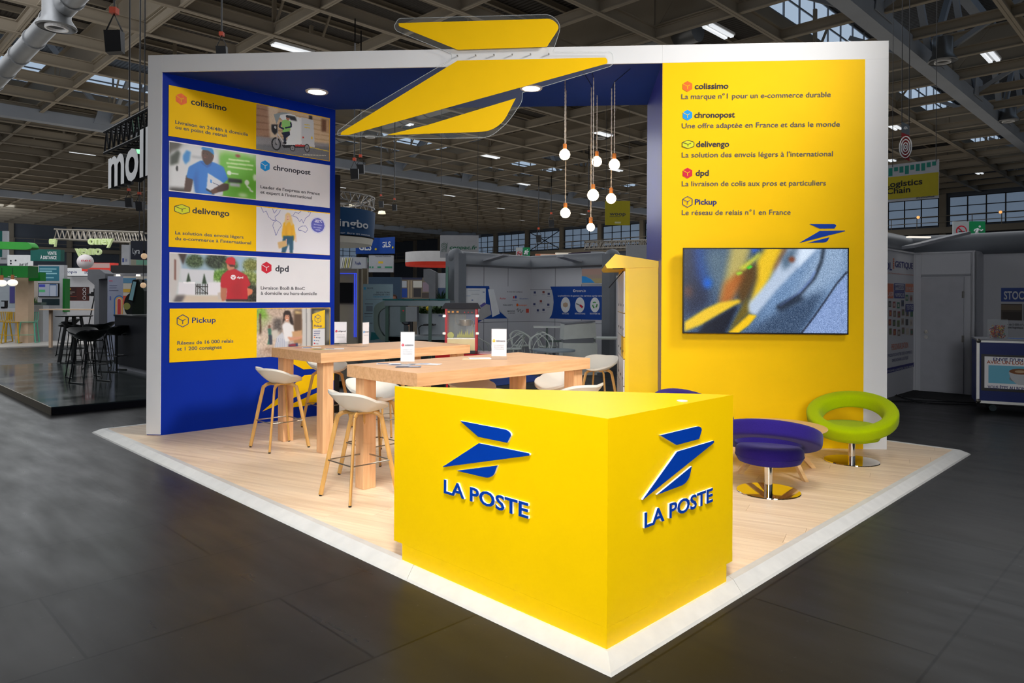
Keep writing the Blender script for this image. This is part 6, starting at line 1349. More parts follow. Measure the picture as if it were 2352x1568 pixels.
# grey cut-out gate piece
gp = plane_at(1000, 690, 19, X)
ppoly('grey_gateway', gp, [(979, 620), (992, 619), (1006, 626), (1006, 829), (992, 829), (991, 655), (979, 644)], 0, .5, mat('gateway_grey', (104, 106, 110)), label='grey angular gateway slab beside the white corner booth', cat='gateway')
o, pl = std('booth_side_panel', 1002, 627, 1026, 760, .2, GW, 'pale panel with blue base behind the popcorn machine', 'wall', 19.6); ink(pl, [(1002, 661, 1026, 700, (30, 60, 100))], o)
o, pl = std('teal_post', 1024, 612, 1028, 770, .1, mat('teal_post', (90, 130, 116), .5), 'thin teal post at the side of the white corner booth', 'post', 18.5)
# potted spiky plant
P = at_y(1014, 690, 18.8); t = thing('potted_plant', 'spiky green plant behind the popcorn machine', 'plant', P - Z * .5)
MB().lathe([(.0001, 0), (.12, 0), (.16, .3), (.0001, .3)], 16, P - Z * .5).build('pot', GREYP, t)
q = MB()
for i in range(40):
    a_ = random.random() * 6.28; l_ = .3 + random.random() * .2; c0 = P - Z * .2; q.tube([c0, c0 + V((math.cos(a_) * .08, math.sin(a_) * .08, l_ * .7)), c0 + V((math.cos(a_) * .22, math.sin(a_) * .22, l_))], [.014, .012, .002], 4)
q.build('leaf', mat('plant_green', (26, 60, 30), .6), t, kind='stuff')
# person behind the conveyor
def person(P, lb, coat=(34, 40, 60), hair=(70, 46, 34)):
    t = thing('person', lb, 'person', P)
    vs = [(0, 0, .95), (0, 0, 1.2), (0, 0, 1.42), (0, -.02, 1.50), (0, -.04, 1.56), (.17, 0, 1.42), (.25, -.03, 1.18), (.2, -.22, 1.02), (-.17, 0, 1.42), (-.25, -.03, 1.18), (-.2, -.22, 1.02), (.1, 0, .88), (.11, 0, .48), (.11, .02, .06), (.11, -.12, .03), (-.1, 0, .88), (-.11, 0, .48), (-.11, .02, .06), (-.11, -.12, .03)]
    es = [(0, 1), (1, 2), (2, 3), (3, 4), (2, 5), (5, 6), (6, 7), (2, 8), (8, 9), (9, 10), (0, 11), (11, 12), (12, 13), (13, 14), (0, 15), (15, 16), (16, 17), (17, 18)]
    rs = [.15, .15, .14, .06, .06, .07, .05, .04, .07, .05, .04, .09, .06, .045, .04, .09, .06, .045, .04]
    me = bpy.data.meshes.new('body'); me.from_pydata([V(v) for v in vs], es, []); o = bpy.data.objects.new('body', me); COL.objects.link(o); o.parent = t
    sk = o.modifiers.new('s', 'SKIN'); o.modifiers.new('d', 'SUBSURF').levels = 2; o.modifiers['d'].render_levels = 2
    for i, r_ in enumerate(rs): me.skin_vertices[0].data[i].radius = (r_, r_ * .8)
    me.skin_vertices[0].data[0].use_root = True; me.materials.append(mat('dark_jacket', coat, .8))
    hd = P + V((0, -.06, 1.64)); q = MB(); q.lathe([(.0001, -.12), (.045, -.10), (.07, -.03), (.078, .03), (.07, .09), (.04, .12), (.0001, .13)], 16, hd)
    q.tube([hd + V((0, -.07, .01)), hd + V((0, -.095, -.02))], [.01, .014], 6); 
    for s_ in (-1, 1): q.ball(hd + V((.078 * s_, .01, 0)), .018, 8)
    q.build('head', mat('skin', (176, 120, 96), .6), t, smooth=True)
    q = MB(); q.lathe([(.082, .0), (.086, .05), (.075, .11), (.04, .145), (.0001, .15)], 16, hd + V((0, .015, 0))); q.build('hair', mat('brown_hair', hair, .7), t, smooth=True)
    q = MB()
    for s_ in (-1, 1): q.ball(hd + V((.028 * s_, -.070, .02)), .009, 8)
    q.build('eye', BLACK, t)
    for s_ in (-1, 1):
        q = MB(); w_ = P + V((.2 * s_, -.22, 1.02)); q.tube([w_, w_ + V((0, -.08, -.01))], [.03, .036], 8, flat=.5)
        for f_ in range(4): q.tube([w_ + V((.024 - .016 * f_, -.08, -.01)), w_ + V((.024 - .016 * f_, -.13 + .008 * abs(f_ - 1.4), -.02)), w_ + V((.024 - .016 * f_, -.15 + .008 * abs(f_ - 1.4), -.045))], .008, 6)
        q.tube([w_ + V((-.03 * s_, -.03, 0)), w_ + V((-.052 * s_, -.07, -.02)), w_ + V((-.05 * s_, -.10, -.04))], .009, 6); q.build('hand', mat('skin', (176, 120, 96)), t, smooth=True)
P = at_y(906, 690, 19); person(V((P.x, P.y, 0)), 'person with brown hair in a dark jacket standing behind the conveyor', (30, 38, 56))
P = at_y(926, 700, 21); person(V((P.x, P.y, -.1)), 'person with dark hair almost hidden behind the conveyor', (26, 26, 30), (40, 28, 24))
# ---------- conveyor sorter with teal frame
cy = 14.2; cp = plane_at(960, 790, cy, X); TEALF = mat('teal_frame', (44, 76, 66), .4); AQ = mat('aqua_lid', (8, 84, 88), .7); STG2 = mat('conveyor_steel', (84, 96, 100), .4, .5)
t = thing('parcel_conveyor', 'steel parcel sorting conveyor with curved end and teal frame', 'machine', V((cp.p(0, 0).x, cy, 0)) + X * cp.st(960, 790)[0])
q = MB(); oc = rounded([(858, 735), (858, 700), (885, 689), (930, 689), (930, 700), (893, 702), (868, 715), (868, 750), (880, 772), (925, 774), (925, 782), (875, 782), (858, 760)], [14, 14, 4, 0, 0, 10, 14, 12, 6, 0, 0, 6, 14])
q.prism([cp.px(x_, y_) for x_, y_ in oc], -cp.N * .9).build('curved_housing', mat('sage_housing', (88, 108, 102), .45), t)
q = MB(); ic = rounded([(868, 735), (870, 712), (893, 702), (925, 702), (925, 774), (884, 774), (870, 755)], [8, 10, 6, 0, 0, 8, 8]); q.prism([cp.px(x_, y_, -.12) for x_, y_ in ic], -cp.N * .5).build('steel_drum', STG2, t)
for x_ in (886.5, 985): slab('frame_post', cp, x_, 702, x_ + 6, 879, .08, TEALF, t, .05)
MB().par(cp.px(884, 702, .03), X * (cp.st(1034, 702)[0] - cp.st(884, 702)[0]), -cp.N * .9, Z * (cp.px(884, 690).z - cp.px(884, 702).z)).build('top_tray', STG2, t)
for i in range(4): xx = 880 + i * 36; MB().par(cp.px(xx, 689.5, .06), X * (cp.st(xx + 34, 689)[0] - cp.st(xx, 689)[0]), -cp.N * .95, Z * .03).build('lid', AQ, t)
slab('control_box', cp, 934, 704, 960, 738, .25, mat('box_grey', (120, 128, 134), .5), t, .12); slab('control_box', cp, 922, 703, 934, 739, .25, TEALF, t, .12)
disc(cp, 929, 713, 1.8, RED, t, 'stop_button', .13)
MB().tube([cp.px(947, 738, .1), cp.px(947, 765, .1)], .03, 8).build('box_stand', DARKST, t)
q = MB(); q.tube([tuple(cp.px(x_, y_, .1)) for x_, y_ in smooth_path([(926, 740, 0), (932, 746, 0), (942, 742, 0), (950, 750, 0)], 4) for _ in (0,)] if False else [cp.px(926, 740, .1), cp.px(932, 745, .1), cp.px(941, 744, .1), cp.px(949, 741, .1)], .012, 5); q.build('cable', BLACK, t)
MB().par(cp.px(890, 772, 0), X * (cp.st(1035, 772)[0] - cp.st(890, 772)[0]), -cp.N * .8, Z * -.10).build('lower_belt', STG2, t)
MB().par(cp.px(895, 780, 0), X * 1.1, -cp.N * .8, Z * -.85).build('lower_housing', mat('dark_teal', (30, 44, 46), .5), t)
slab('parcel', cp, 905, 757, 921, 759.5, .3, BEIGE, t, -.2)
hp = plane_at(970, 720, 16, X); t = thing('planter', 'white planter box with green hedge behind the conveyor', 'planter', hp.px(990, 790))
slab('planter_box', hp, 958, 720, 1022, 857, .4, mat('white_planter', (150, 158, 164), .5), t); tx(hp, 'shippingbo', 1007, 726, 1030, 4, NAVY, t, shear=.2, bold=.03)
q = MB()
for i in range(500):
    xx, yy = random.uniform(958, 1022), random.uniform(706, 721); c0 = hp.px(xx, yy, -random.uniform(.05, .35)); a_ = random.random() * 6.28
    d_ = V((math.cos(a_), math.sin(a_), random.uniform(-.5, 1))) * .06; s_ = V((-d_.y, d_.x, .02)) * .5; q.add([c0 - s_, c0 + s_, c0 + d_], [(0, 1, 2)])
q.build('hedge_leaf', mat('hedge_green', (52, 84, 30), .6), t, kind='stuff')
for x_ in (983, 986): MB().ball(hp.px(x_, 708, 0), .05, 8).build('yellow_flower', mat('flower_yellow', (220, 190, 30), .6), t)
# black-frame chair near planter
P = at_y(975, 770, 15); t = thing('cantilever_chair', 'dark cantilever chair between conveyor and planter', 'chair', V((P.x, P.y, .0)))
q = MB(); zz = at_y(975, 745, 15).z
q.tube([at_y(963, 768, 15), at_y(962, 752, 15), at_y(968, 747, 15), at_y(995, 744, 15)], .012, 6); q.build('chair_frame', DARKST, t)
MB().par(at_y(972, 748, 15), X * .22, V((0, .4, 0)), Z * .03).build('seat', DARKST, t)
# ---------- white corner booth
Kc = V((.04, 21.0, 0)); L1, L2 = 2.80, 2.95; HW = 2.58
b1 = PL(Kc - U * L1, U); b2 = PL(Kc, -VV)
cb = thing('corner_booth', 'white corner booth with curved grey top and blue printed band', 'exhibition booth', Kc)
MB().par(Kc - U * L1, U * L1, VV * .1, Z * HW).build('booth_wall', WALLG, cb); MB().par(Kc, -VV * L2, U * .1, Z * HW).build('booth_wall', WALLG, cb)
for pl, x0, x1 in ((b1, 1054, 1218), (b2, 1218, 1400)):
    L_ = L1 if pl is b1 else L2
    q = MB()
    for i in range(1, 3): q.par(pl.p(L_ * i / 3, 0, .001), pl.S * .012, pl.N * .006, Z * HW)
    for z_ in (1.02, 1.95, HW - .02): q.par(pl.p(0, z_, .001), pl.S * L_, pl.N * .006, Z * .014)
    q.build('panel_joint', GREYC, cb)
# curved grey cornice: a half-round running along both walls and down the ends
def cornice(pl, L_, s0=0):
    q = MB(); prof = [(.0, HW), (.34, HW + .02), (.34, HW + .10), (.28, HW + .24), (.14, HW + .34), (-.05, HW + .38), (-.1, HW + .38), (-.1, HW)]
    a_ = [pl.p(s0, z_, h_) for h_, z_ in prof]; b_ = [pl.p(L_, z_, h_) for h_, z_ in prof]; m_ = len(prof)
    q.add(a_ + b_, [tuple(range(m_)), tuple(range(m_, 2 * m_))[::-1]] + [(i, m_ + i, m_ + (i + 1) % m_, (i + 1) % m_) for i in range(m_)]); q.build('curved_cornice', GREYC, cb, smooth=True)
cornice(b1, L1 - .0); cornice(b2, L2)
for pl, s_ in ((b1, -.34), (b2, L2)):
    q = MB(); pts = [pl.p(s_, 0, -.1), pl.p(s_ + .34, 0, -.1), pl.p(s_ + .34, 0, .34), pl.p(s_ + .08, 0, .34), pl.p(s_, 0, .26)]
    if pl is b2: pts = [pl.p(s_, 0, -.1), pl.p(s_ + .34, 0, -.1), pl.p(s_ + .34, 0, .26), pl.p(s_ + .26, 0, .34), pl.p(s_, 0, .34)]
    q.prism(pts, Z * (HW + .30)).build('end_pillar', GREYC, cb)
    q = MB(); q.ball(pl.p(s_ + .17, HW + .22, .12), .22, 16).build('pillar_cap', GREYC, cb, smooth=True)
# printed band
BB = (6, 66, 138)
def band(pl, a, b_, z0, z1, col, h): return MB().poly([pl.p(a, z0, h), pl.p(b_, z0, h), pl.p(b_, z1, h), pl.p(a, z1, h)], col)
s_a, s_b = b1.st(1055, 690)[0], b1.st(1218, 690)[0]; zt_, zb_ = b1.st(1100, 659)[1], b1.st(1100, 730)[1]
ppoly('blue_print', b1, [(1055, 656), (1123, 657), (1130, 690), (1148, 713), (1165, 731), (1112, 732), (1090, 745), (1055, 745)], .008, .010, GBLUE, cb)
ppoly('white_print', b1, [(1123, 657), (1217, 658), (1217, 731), (1165, 731), (1148, 716), (1130, 690), (1124, 670)], .008, .010, WALLG, cb)
ppoly('printed_tablet', b1, [(1057.5, 662), (1115, 662), (1115, 720), (1057.5, 720)], .011, .012, LTGR, cb)
ink(b1, [(1059, 665, 1061.5, 718, (30, 40, 60)), (1075, 666, 1101, 667, (150, 160, 180)), (1062.5, 665.5, 1066, 667, (40, 80, 150)), (1108, 670, 1112.5, 671.5, (40, 80, 150)), (1068, 679, 1080, 680, (120, 150, 190)), (1082, 675, 1100, 676, (170, 176, 180)), (1082, 688, 1086, 690, (40, 80, 150))], cb, 'screen_print', .014)
ppoly('printed_phone', b1, [(1120, 664), (1133, 664), (1147, 720), (1130, 728), (1126, 700)], .016, .018, LTGR, cb); ppoly('printed_hand', b1, [(1098, 718), (1108, 695), (1124, 700), (1128, 722), (1105, 735), (1092, 735)], .013, .015, mat('grey_hand_print', (170, 168, 168), .6), cb)
ppoly('printed_card', b1, [(1100, 702), (1112, 694), (1116, 698), (1105, 706)], .016, .018, mat('violet_print', (96, 88, 160), .6), cb)
tx(b1, 'Ils nous font confiance', 1164, 671, 1199, 3, DARKT, cb, h=.012)
for s_, xa, ya, xb, cp_, m_ in (('Auchan', 1147, 687, 1161, 4, RED), ('Carrefour', 1176, 690, 1188, 1.5, NAVY), ('E.Leclerc', 1193, 687, 1213, 3, GBLUE), ('FNAC DARTY', 1155, 702, 1177, 3.4, DARKT), ('boulanger', 1190, 702, 1210, 3, ORG), ('MAISONS', 1165, 716, 1182, 3.4, DARKT), ('DU MONDE', 1166, 720, 1182, 2, DARKT)): tx(b1, s_, xa, ya, xb, cp_, m_, cb, h=.012, bold=.02)
disc(b1, 1187.5, 700, 2.3, ORG, cb, h=.012); ink(b1, [(1178, 680, 1181, 685, (200, 30, 40)), (1182, 679, 1186, 685, (30, 60, 150)), (1207.5, 709, 1214, 718, (214, 70, 50))], cb, 'print', .012)
q = MB(); q.tube([b1.px(x_, y_, .012) for x_, y_ in ((1186, 712), (1189, 708), (1189, 716), (1194, 710), (1196, 718), (1201, 712))], .008, 4); q.build('script_logo', DARKT, cb)
# right hand part of the band
arc = [(1264.5, 658), (1268, 666), (1271, 680), (1272, 694), (1270.5, 710), (1267, 724), (1262, 731)]
ppoly('blue_print', b2, arc + [(1399, 735), (1399.5, 657)], .008, .010, GBLUE, cb)
for x_, y_ in ((1229, 672), (1249, 671), (1261, 675), (1243, 692), (1228, 699), (1260, 700), (1236, 713), (1249, 712)): ink(b2, [(x_ - 2.5, y_ - 3, x_ + 2.5, y_ + 2, (52, 60, 110) if (x_ + y_) % 3 else (140, 70, 60)), (x_ - 4, y_ + 5, x_ + 4, y_ + 5.7, (130, 134, 150))], cb, 'small_icon', .012)
tx(b2, 'revers.io', 1323, 670.5, 1346, 6, LTGR, cb, h=.013, bold=.015); disc(b2, 1319.5, 667.5, 2.6, LTGR, cb, h=.013); disc(b2, 1320, 667.5, 1.2, GBLUE, cb, h=.015)
tx(b2, 'La plateforme de gestion des services après-vente', 1282, 680.5, 1386, 3.4, LTGR, cb, h=.013, bold=.015)
for x_, s_, xa, xb in ((1299.5, 'RETOURS', 1292, 1307), (1332.5, 'RÉPARATIONS', 1321, 1345), (1367, 'SECONDE VIE', 1355.5, 1379)):
    disc(b2, x_, 700, 10.8, LTGR, cb, 'icon_disc', .012, ry=13.5); tx(b2, s_, xa, 721.5, xb, 3.2, LTGR, cb, h=.013, bold=.02)
ppoly('parcel_icon', b2, [(1294, 697), (1300, 694), (1305, 697), (1305, 703), (1300, 706), (1294, 703)], .014, .016, BEIGE, cb)
q = MB(); q.tube([b2.px(1325, 697, .015), b2.px(1340, 704, .015)], .02, 4); q.build('tool_icon', GREYC, cb); q = MB(); q.tube([b2.px(1334, 701, .016), b2.px(1339, 705, .016)], .035, 4); q.build('tool_icon', RED, cb)
for k_ in range(3):
    a0 = math.radians(90 + 120 * k_); a_, t_ = b2.st(1367, 700); q = MB()
    P_ = lambda r_, an, hh=.015: b2.p(a_ + r_ * math.cos(an), t_ + r_ * math.sin(an), hh)
    q.tube([P_(.075, a0 - .5), P_(.075, a0 + .1), P_(.085, a0 + .8)], .018, 4); q.build('recycling_icon', LGREEN, cb)
sc = slab('wall_screen', b2, 1338, 617, 1391, 652, .06, WALLG, cb, .08)
ink(b2, [(1341, 618, 1389, 650, (150, 132, 118)), (1341, 618, 1389, 630, (160, 130, 120)), (1341, 640, 1389, 650, (156, 144, 104))], cb, 'lit_picture', .084, LITSIGN)
ppoly('lit_arc', b2, [(1341, 634), (1350, 635), (1362, 641), (1371, 649.5), (1341, 649.5)], .086, .088, mat('screen_blue', (30, 110, 170), .4, emit=.3), cb)
# furniture of the corner booth
def arm_light(pl, x0, y0, x1, y1, lb):
    A_, B_ = pl.px(x0, y0, .25), pl.px(x1, y1, .9); t = thing('arm_spotlight', lb, 'arm lamp', A_, 0, 'flat arm lamps on booth tops')
    d = (B_ - A_).normalized(); s_ = d.cross(Z).normalized(); MB().add([A_ - s_ * .16, A_ + s_ * .16, B_ + s_ * .16, B_ - s_ * .16, A_ - s_ * .16 + Z * .05, A_ + s_ * .16 + Z * .05, B_ + s_ * .16 + Z * .05, B_ - s_ * .16 + Z * .05], [(3, 2, 1, 0), (4, 5, 6, 7), (0, 1, 5, 4), (1, 2, 6, 5), (2, 3, 7, 6), (3, 0, 4, 7)]).build('lamp_arm', GREYP, t)
    return t, B_
arm_light(b1, 1100, 602, 1110, 590, 'flat arm lamp over the screen-printed wall of the white corner booth')
arm_light(b2, 1345, 604, 1336, 594, 'flat arm lamp over the blue band of the white corner booth')
WCH = mat('white_chair_plastic', (196, 202, 196), .4)
def wire_arm_chair(P, rz, lb, sc_=1):
    t = thing('woven_armchair', lb, 'chair', P, rz, 'white looped-back chairs'); R0 = wm(t); W_ = lambda *p: R0 @ V(p)
    MB().lathe([(.0001, .42), (.2, .42), (.23, .44), (.22, .46), (.0001, .45)], 24, (0, 0, 0), None); q = MB(); q.lathe([(.0001, .42), (.2, .42), (.23, .44), (.22, .465), (.0001, .45)], 24); q.v = [R0 @ v for v in q.v]; q.build('seat', WCH, t, smooth=True)
    for sx in (-1, 1):
        for sy in (-1, 1): MB().tube([W_(.16 * sx, .16 * sy, .43), W_(.22 * sx, .22 * sy, .0)], .015, 6).build('leg', WCH, t)
    q = MB()
    q.tube([W_(*p) for p in smooth_path([(-.27, .1, .45), (-.29, .0, .62), (-.24, -.2, .74), (0, -.28, .84), (.24, -.2, .74), (.29, 0, .62), (.27, .1, .45)], 5)], .013, 6)
    q.tube([W_(*p) for p in smooth_path([(-.26, .0, .45), (-.27, -.1, .66), (-.1, -.26, .80), (.12, -.25, .66), (.22, -.1, .45)], 5)], .012, 6)
    q.tube([W_(*p) for p in smooth_path([(.26, .0, .45), (.27, -.1, .66), (.1, -.26, .80), (-.12, -.25, .66), (-.22, -.1, .45)], 5)], .012, 6); q.build('looped_back', WCH, t, smooth=True)
    return t
wc = None
for x_, Y_, a_, lb in ((1178, 17.6, .9, 'white looped-back chair by the phone print, nearest the popcorn machine'), (1198, 18.8, 3.6, 'white looped-back chair deeper in the booth, by the wall corner'), (1243, 17.5, 3.0, 'white looped-back chair at the end of the white table'), (1258, 18.5, 3.9, 'white looped-back chair behind the white table near the small icons'), (1108, 16.5, -.8, 'pale looped-back chair beside the popcorn machine')):
    P = V(((x_ - PX) / F * Y_, Y_, .001))
    if wc is None: wc = wire_arm_chair(P, a_, lb); index_kids()
    else: c_ = copy_tree(wc); c_.location = P; c_.rotation_euler = (0, 0, a_); c_['label'] = lb
P = V(((1365 - PX) / F * 16.6, 16.6, 0)); t = thing('pedestal_table', 'white pedestal table in the corner booth with papers on it', 'table', P + Z * .001)
zz = at_y(1360, 774, 16.6).z; MB().box(P + Z * (zz - .03), 1.35, .8, .03, -.1).build('tabletop', WCH, t); MB().lathe([(.035, .012), (.035, zz - .06), (.07, zz - .03)], 16, P).build('pedestal', WCH, t); MB().lathe([(.0001, 0), (.3, 0), (.28, .012), (.0001, .014)], 24, P).build('foot', WCH, t)
MB().box(P + V((.0, 0, zz + .001)), .3, .2, .004, .2).build('paper_sheet', LTGR, label='white papers on the pedestal table', cat='paper')
P = V(((1270 - PX) / F * 18.3, 18.3, 0)); t = thing('folding_table', 'white panel table with crossed green-grey legs in the corner booth', 'table', P + Z * .001)
zz = at_y(1290, 752, 18.3).z; MB().box(P + V((.25, 0, zz)), 1.5, .6, .03, .02).build('tabletop', WCH, t)
GG = mat('greengrey_frame', (84, 100, 94), .5)
for pts in (((-.15, 0, zz), (-.15, 0, .3)), ((-.15, 0, .3), (-.5, 0, .0)), ((-.15, 0, .3), (.35, 0, .0)), ((-.15, 0, zz - .35), (.6, 0, zz - .35))): MB().tube([P + V(p) for p in pts], .035, 4).build('leg', GG, t)
c_pl = plane_at(1290, 860, 15.6, V((1, .12, 0)))
t = thing('display_cabinet', 'grey-white stacked cabinet with sloped top before the corner booth', 'cabinet', V((c_pl.px(1330, 860).x, 15.6, .001)))
ppoly('upper_cabinet', c_pl, [(1296, 745), (1368, 741), (1370, 775), (1294, 780)], -.5, 0, WCH, t); ppoly('sloped_top', c_pl, [(1297, 742), (1366, 736), (1366, 739), (1297, 746)], -.5, .06, GREYC, t)
MB().prism([c_pl.px(x_, y_, -.05) for x_, y_ in ((1297, 780), (1365, 776), (1365, 787), (1297, 790))], -c_pl.N * .4).build('recess', GREYC, t)
s0, t1 = c_pl.st(1293, 788); s1, _ = c_pl.st(1372, 788); MB().par(c_pl.p(s0, .01, -.5), c_pl.S * (s1 - s0), c_pl.N * .5, Z * (t1 - .01)).build('lower_cabinet', WCH, t)
P = on_z(1165, 812, .001); P = V(((1273 - PX) / F * 14, 14.0, 0)); zz = at_y(1273, 806, 14.0).z
t = thing('oval_stool_table', 'pale blue-grey oval tabletop low before the corner booth', 'table', P); q = MB(); q.lathe([(.0001, zz), (.42, zz), (.42, zz + .03), (.0001, zz + .03)], 32, P).build('tabletop', mat('bluegrey_top', (128, 142, 152), .35), t); MB().lathe([(.03, .01), (.03, zz)], 12, P).build('pedestal', GREYC, t); MB().lathe([(.0001, 0), (.2, 0), (.2, .01), (.0001, .01)], 20, P).build('foot', GREYC, t)
bl_ = on_z(1165, 889, .002); MB().par(V((bl_.x - .6, bl_.y - .2, .001)), U * 2.4, VV * 1.2, Z * .006).build('blue_mat', GBLUE, label='blue floor mat behind the tables', cat='mat')
# shelf stand with yellow goods beyond the locker
sp_ = plane_at(1425, 825, 17, X); t = thing('shelf_stand', 'white shelving with yellow goods seen beside the parcel locker', 'shelving', sp_.px(1432, 822))
slab('shelf_back', sp_, 1420, 632, 1452, 822, .05, WALLG, t, -.35); slab('shelf_side', sp_, 1420, 645, 1423, 822, .4, WALLG, t)
for y_ in (709, 750, 783, 822): slab('shelf_board', sp_, 1421, y_ - 1.5, 1452, y_, .4, WALLG, t)
YG = [((1424, 634, 1448, 660), (190, 176, 40)), ((1424, 662, 1434, 668), (60, 60, 60)), ((1424, 674, 1448, 684), (200, 184, 50)), ((1426, 688, 1432, 708), (70, 62, 40)), ((1434, 684, 1446, 708), (170, 156, 40)), ((1423, 714, 1444, 730), (40, 40, 42)), ((1430, 722, 1444, 749), (150, 150, 150)), ((1424, 756, 1444, 765), (190, 170, 40)), ((1424, 763, 1440, 781), (30, 60, 120)), ((1424, 793, 1444, 820), (150, 10, 60))]
for i, (r_, cc) in enumerate(YG): slab('shelf_goods', sp_, *r_, .15, INK, t, -.05, col=cc)
# hanging signs in the middle distance
o, pl = std('woop_banner', 1390, 461, 1447, 517, .05, mat('mustard_banner', (150, 138, 10), .6), 'mustard yellow hanging banner lettered woop behind the bulbs', 'banner', 26); o.name = 'mustard_banner'
tx(pl, 'woop', 1400, 494.5, 1437, 8, DARKT, o, bold=.02); ink(pl, [(1400, 497, 1426, 498, (40, 40, 44)), (1412, 509, 1426, 513, (190, 186, 140))], o)
for x_ in (1392, 1445): P_ = pl.px(x_, 461); MB().tube([P_, P_ + Z * 4], .008, 4).build('hanging_wire', DARKST, o)
def safety(x0, y0, x1, y1, Y, lb, ns=True):
    o, pl = std('safety_sign', x0, y0, x1, y1, .06, mat('sign_white', (176, 180, 180), .5) if ns else mat('sign_green', (12, 120, 70), .5, emit=.12), lb, 'sign', Y, V((1, -.05, 0))); return o, pl
for k_, (xs, ys, xe, ye, xm, Y_) in enumerate(((2189.5, 508, 2263, 550, 2226.5, 26), (1185, 568, 1217, 594, 1201, 40))):
    w_ = 'over the white door' if k_ == 0 else 'over the white corner booth'
    o, pl = safety(xs, ys, xm - 1, ye, Y_, 'hanging no-smoking sign ' + w_); cx_, cy_ = (xs + xm) / 2, (ys + ye) / 2 + 1; r_ = (xm - xs) * .34
    disc(pl, cx_, cy_, r_, RED, o, 'print', .01); disc(pl, cx_, cy_, r_ * .78, mat('sign_white', (176, 180, 180)), o, 'print', .014)
    q = MB(); q.tube([pl.px(cx_ - r_ * .6, cy_ - r_ * .6, .02), pl.px(cx_ + r_ * .6, cy_ + r_ * .6, .02)], .02 * Y_ / 26, 4); q.build('red_bar', RED, o); q = MB(); q.par(pl.px(cx_ - r_ * .55, cy_ + r_ * .2, .016), pl.S * (r_ * 1.1 / F * Y_), Z * .03 * Y_ / 26, pl.N * .004); q.build('cigarette_print', DARKT, o)
    o, pl = safety(xm + .5, ys, xe, ye, Y_, 'hanging green running-figure exit sign ' + w_, False); k2 = (xe - xm) / 36; fx = lambda x_, y_: pl.px(xm + (x_) * k2, ys + 1 + (y_) * k2, .012)
    q = MB(); q.tube([fx(20, 16), fx(15, 25)], .05 * Y_ / 26, 6); q.tube([fx(15, 25), fx(22, 28), fx(20, 35)], .04 * Y_ / 26, 5); q.tube([fx(15, 25), fx(11, 31), fx(5, 31)], .04 * Y_ / 26, 5); q.tube([fx(20, 17), fx(26, 21), fx(30, 18)], .03 * Y_ / 26, 5); q.tube([fx(19, 16), fx(12, 18), fx(11, 22)], .03 * Y_ / 26, 5); q.build('running_figure', LTGR, o); disc(pl, xm + 23 * k2, ys + 12 * k2, 2.6 * k2, LTGR, o, 'figure_head', .012)
o, pl = std('orange_lightbox', 1230, 583, 1276, 599, .4, mat('lit_orange', (196, 140, 110), .5, emit=.45), 'glowing orange and white light box over the corner booth', 'sign', 34)
ink(pl, [(1231, 584, 1241, 598.5, (190, 90, 50)), (1242, 584, 1274, 598, (226, 206, 190))], o, 'lit_print', .01, LITSIGN)
o, pl = std('glowing_cloud_sign', 1276, 580, 1312, 598, .5, mat('lit_cream', (206, 196, 180), .5, emit=.5), 'glowing cream light box between orange and purple signs', 'sign', 34)
PUR = mat('deep_purple', (52, 40, 66), .5); pl = plane_at(1312, 590, 33, X)
o = ppoly('purple_sign', pl, [(1306, 581), (1364, 577), (1352, 595), (1306, 597)], -.3, 0, PUR, label='dark purple sign lettered xhoo', cat='sign'); tx(pl, 'exhoo', 1305, 590.5, 1341, 6, LTGR, o, h=.01, bold=.03)
o, pl = std('slanted_panel', 1358, 577, 1386, 593, .2, mat('slanted_grey', (150, 152, 158), .5), 'pale slanted panel beside the dark purple sign', 'panel', 32)
a_ = at_y(1344, 571, 30); box_truss('lighting_truss', a_, a_ + X * 2.7 + Z * .08, .6, .3, TRW, 'aluminium box truss above the dark purple sign', 14)
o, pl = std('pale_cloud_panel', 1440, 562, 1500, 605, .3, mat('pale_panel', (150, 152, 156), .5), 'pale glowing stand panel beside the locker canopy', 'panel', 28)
P = at_y(1126, 590, 24); MB().lathe([(.0001, 0), (.24, 0), (.24, .04), (.0001, .04)], 24, P).build('disc_lamp', mat('lit_flat', (210, 206, 190), .4, emit=.5), label='flat lit disc lamp hanging over the corner booth', cat='pendant lamp')
# ================================================================ RIGHT-HAND BOOTHS
Dk = on_z(2098.5, 895, .01); Dk.z = 0; HB2 = 2.60
ra = PL(Dk - U * 3.0, U); rb = PL(Dk, -VV)
rbth = thing('poster_booth', 'white booth with poster wall and flush white door', 'exhibition booth', Dk)
MB().par(Dk - U * 3.0, U * 3.0, VV * .08, Z * HB2).build('booth_wall', WALLG, rbth)
La = rb.st(2240, 700)[0]
MB().par(Dk, -VV * La, U * .08, Z * HB2).build('booth_wall', WALLG, rbth)
jg = rb.p(La, 0, 0); MB().par(jg, U * .62, VV * .08, Z * HB2).build('booth_wall', WALLG, rbth)
rc = PL(jg + U * .62, -VV); MB().par(jg + U * .62, -VV * 3, U * .08, Z * HB2).build('booth_wall', WALLG, rbth)
q = MB(); q.par(rc.p(0, rc.st(2300, 650)[1], .002), rc.S * 3, rc.N * .006, Z * .012); q.par(rb.p(.0, HB2 - .03, .002), rb.S * La, rb.N * .02, Z * .03); q.par(rc.p(.0, HB2 - .03, .002), rc.S * 3, rc.N * .02, Z * .03); q.par(ra.p(0, HB2 - .03, .002), ra.S * 3, ra.N * .02, Z * .03)
for s_ in (.0, rb.st(2112, 700)[0], La - .04): q.par(rb.p(s_, 0, .002), rb.S * .03, rb.N * .02, Z * HB2)
q.build('frame_profile', WALLG, rbth)
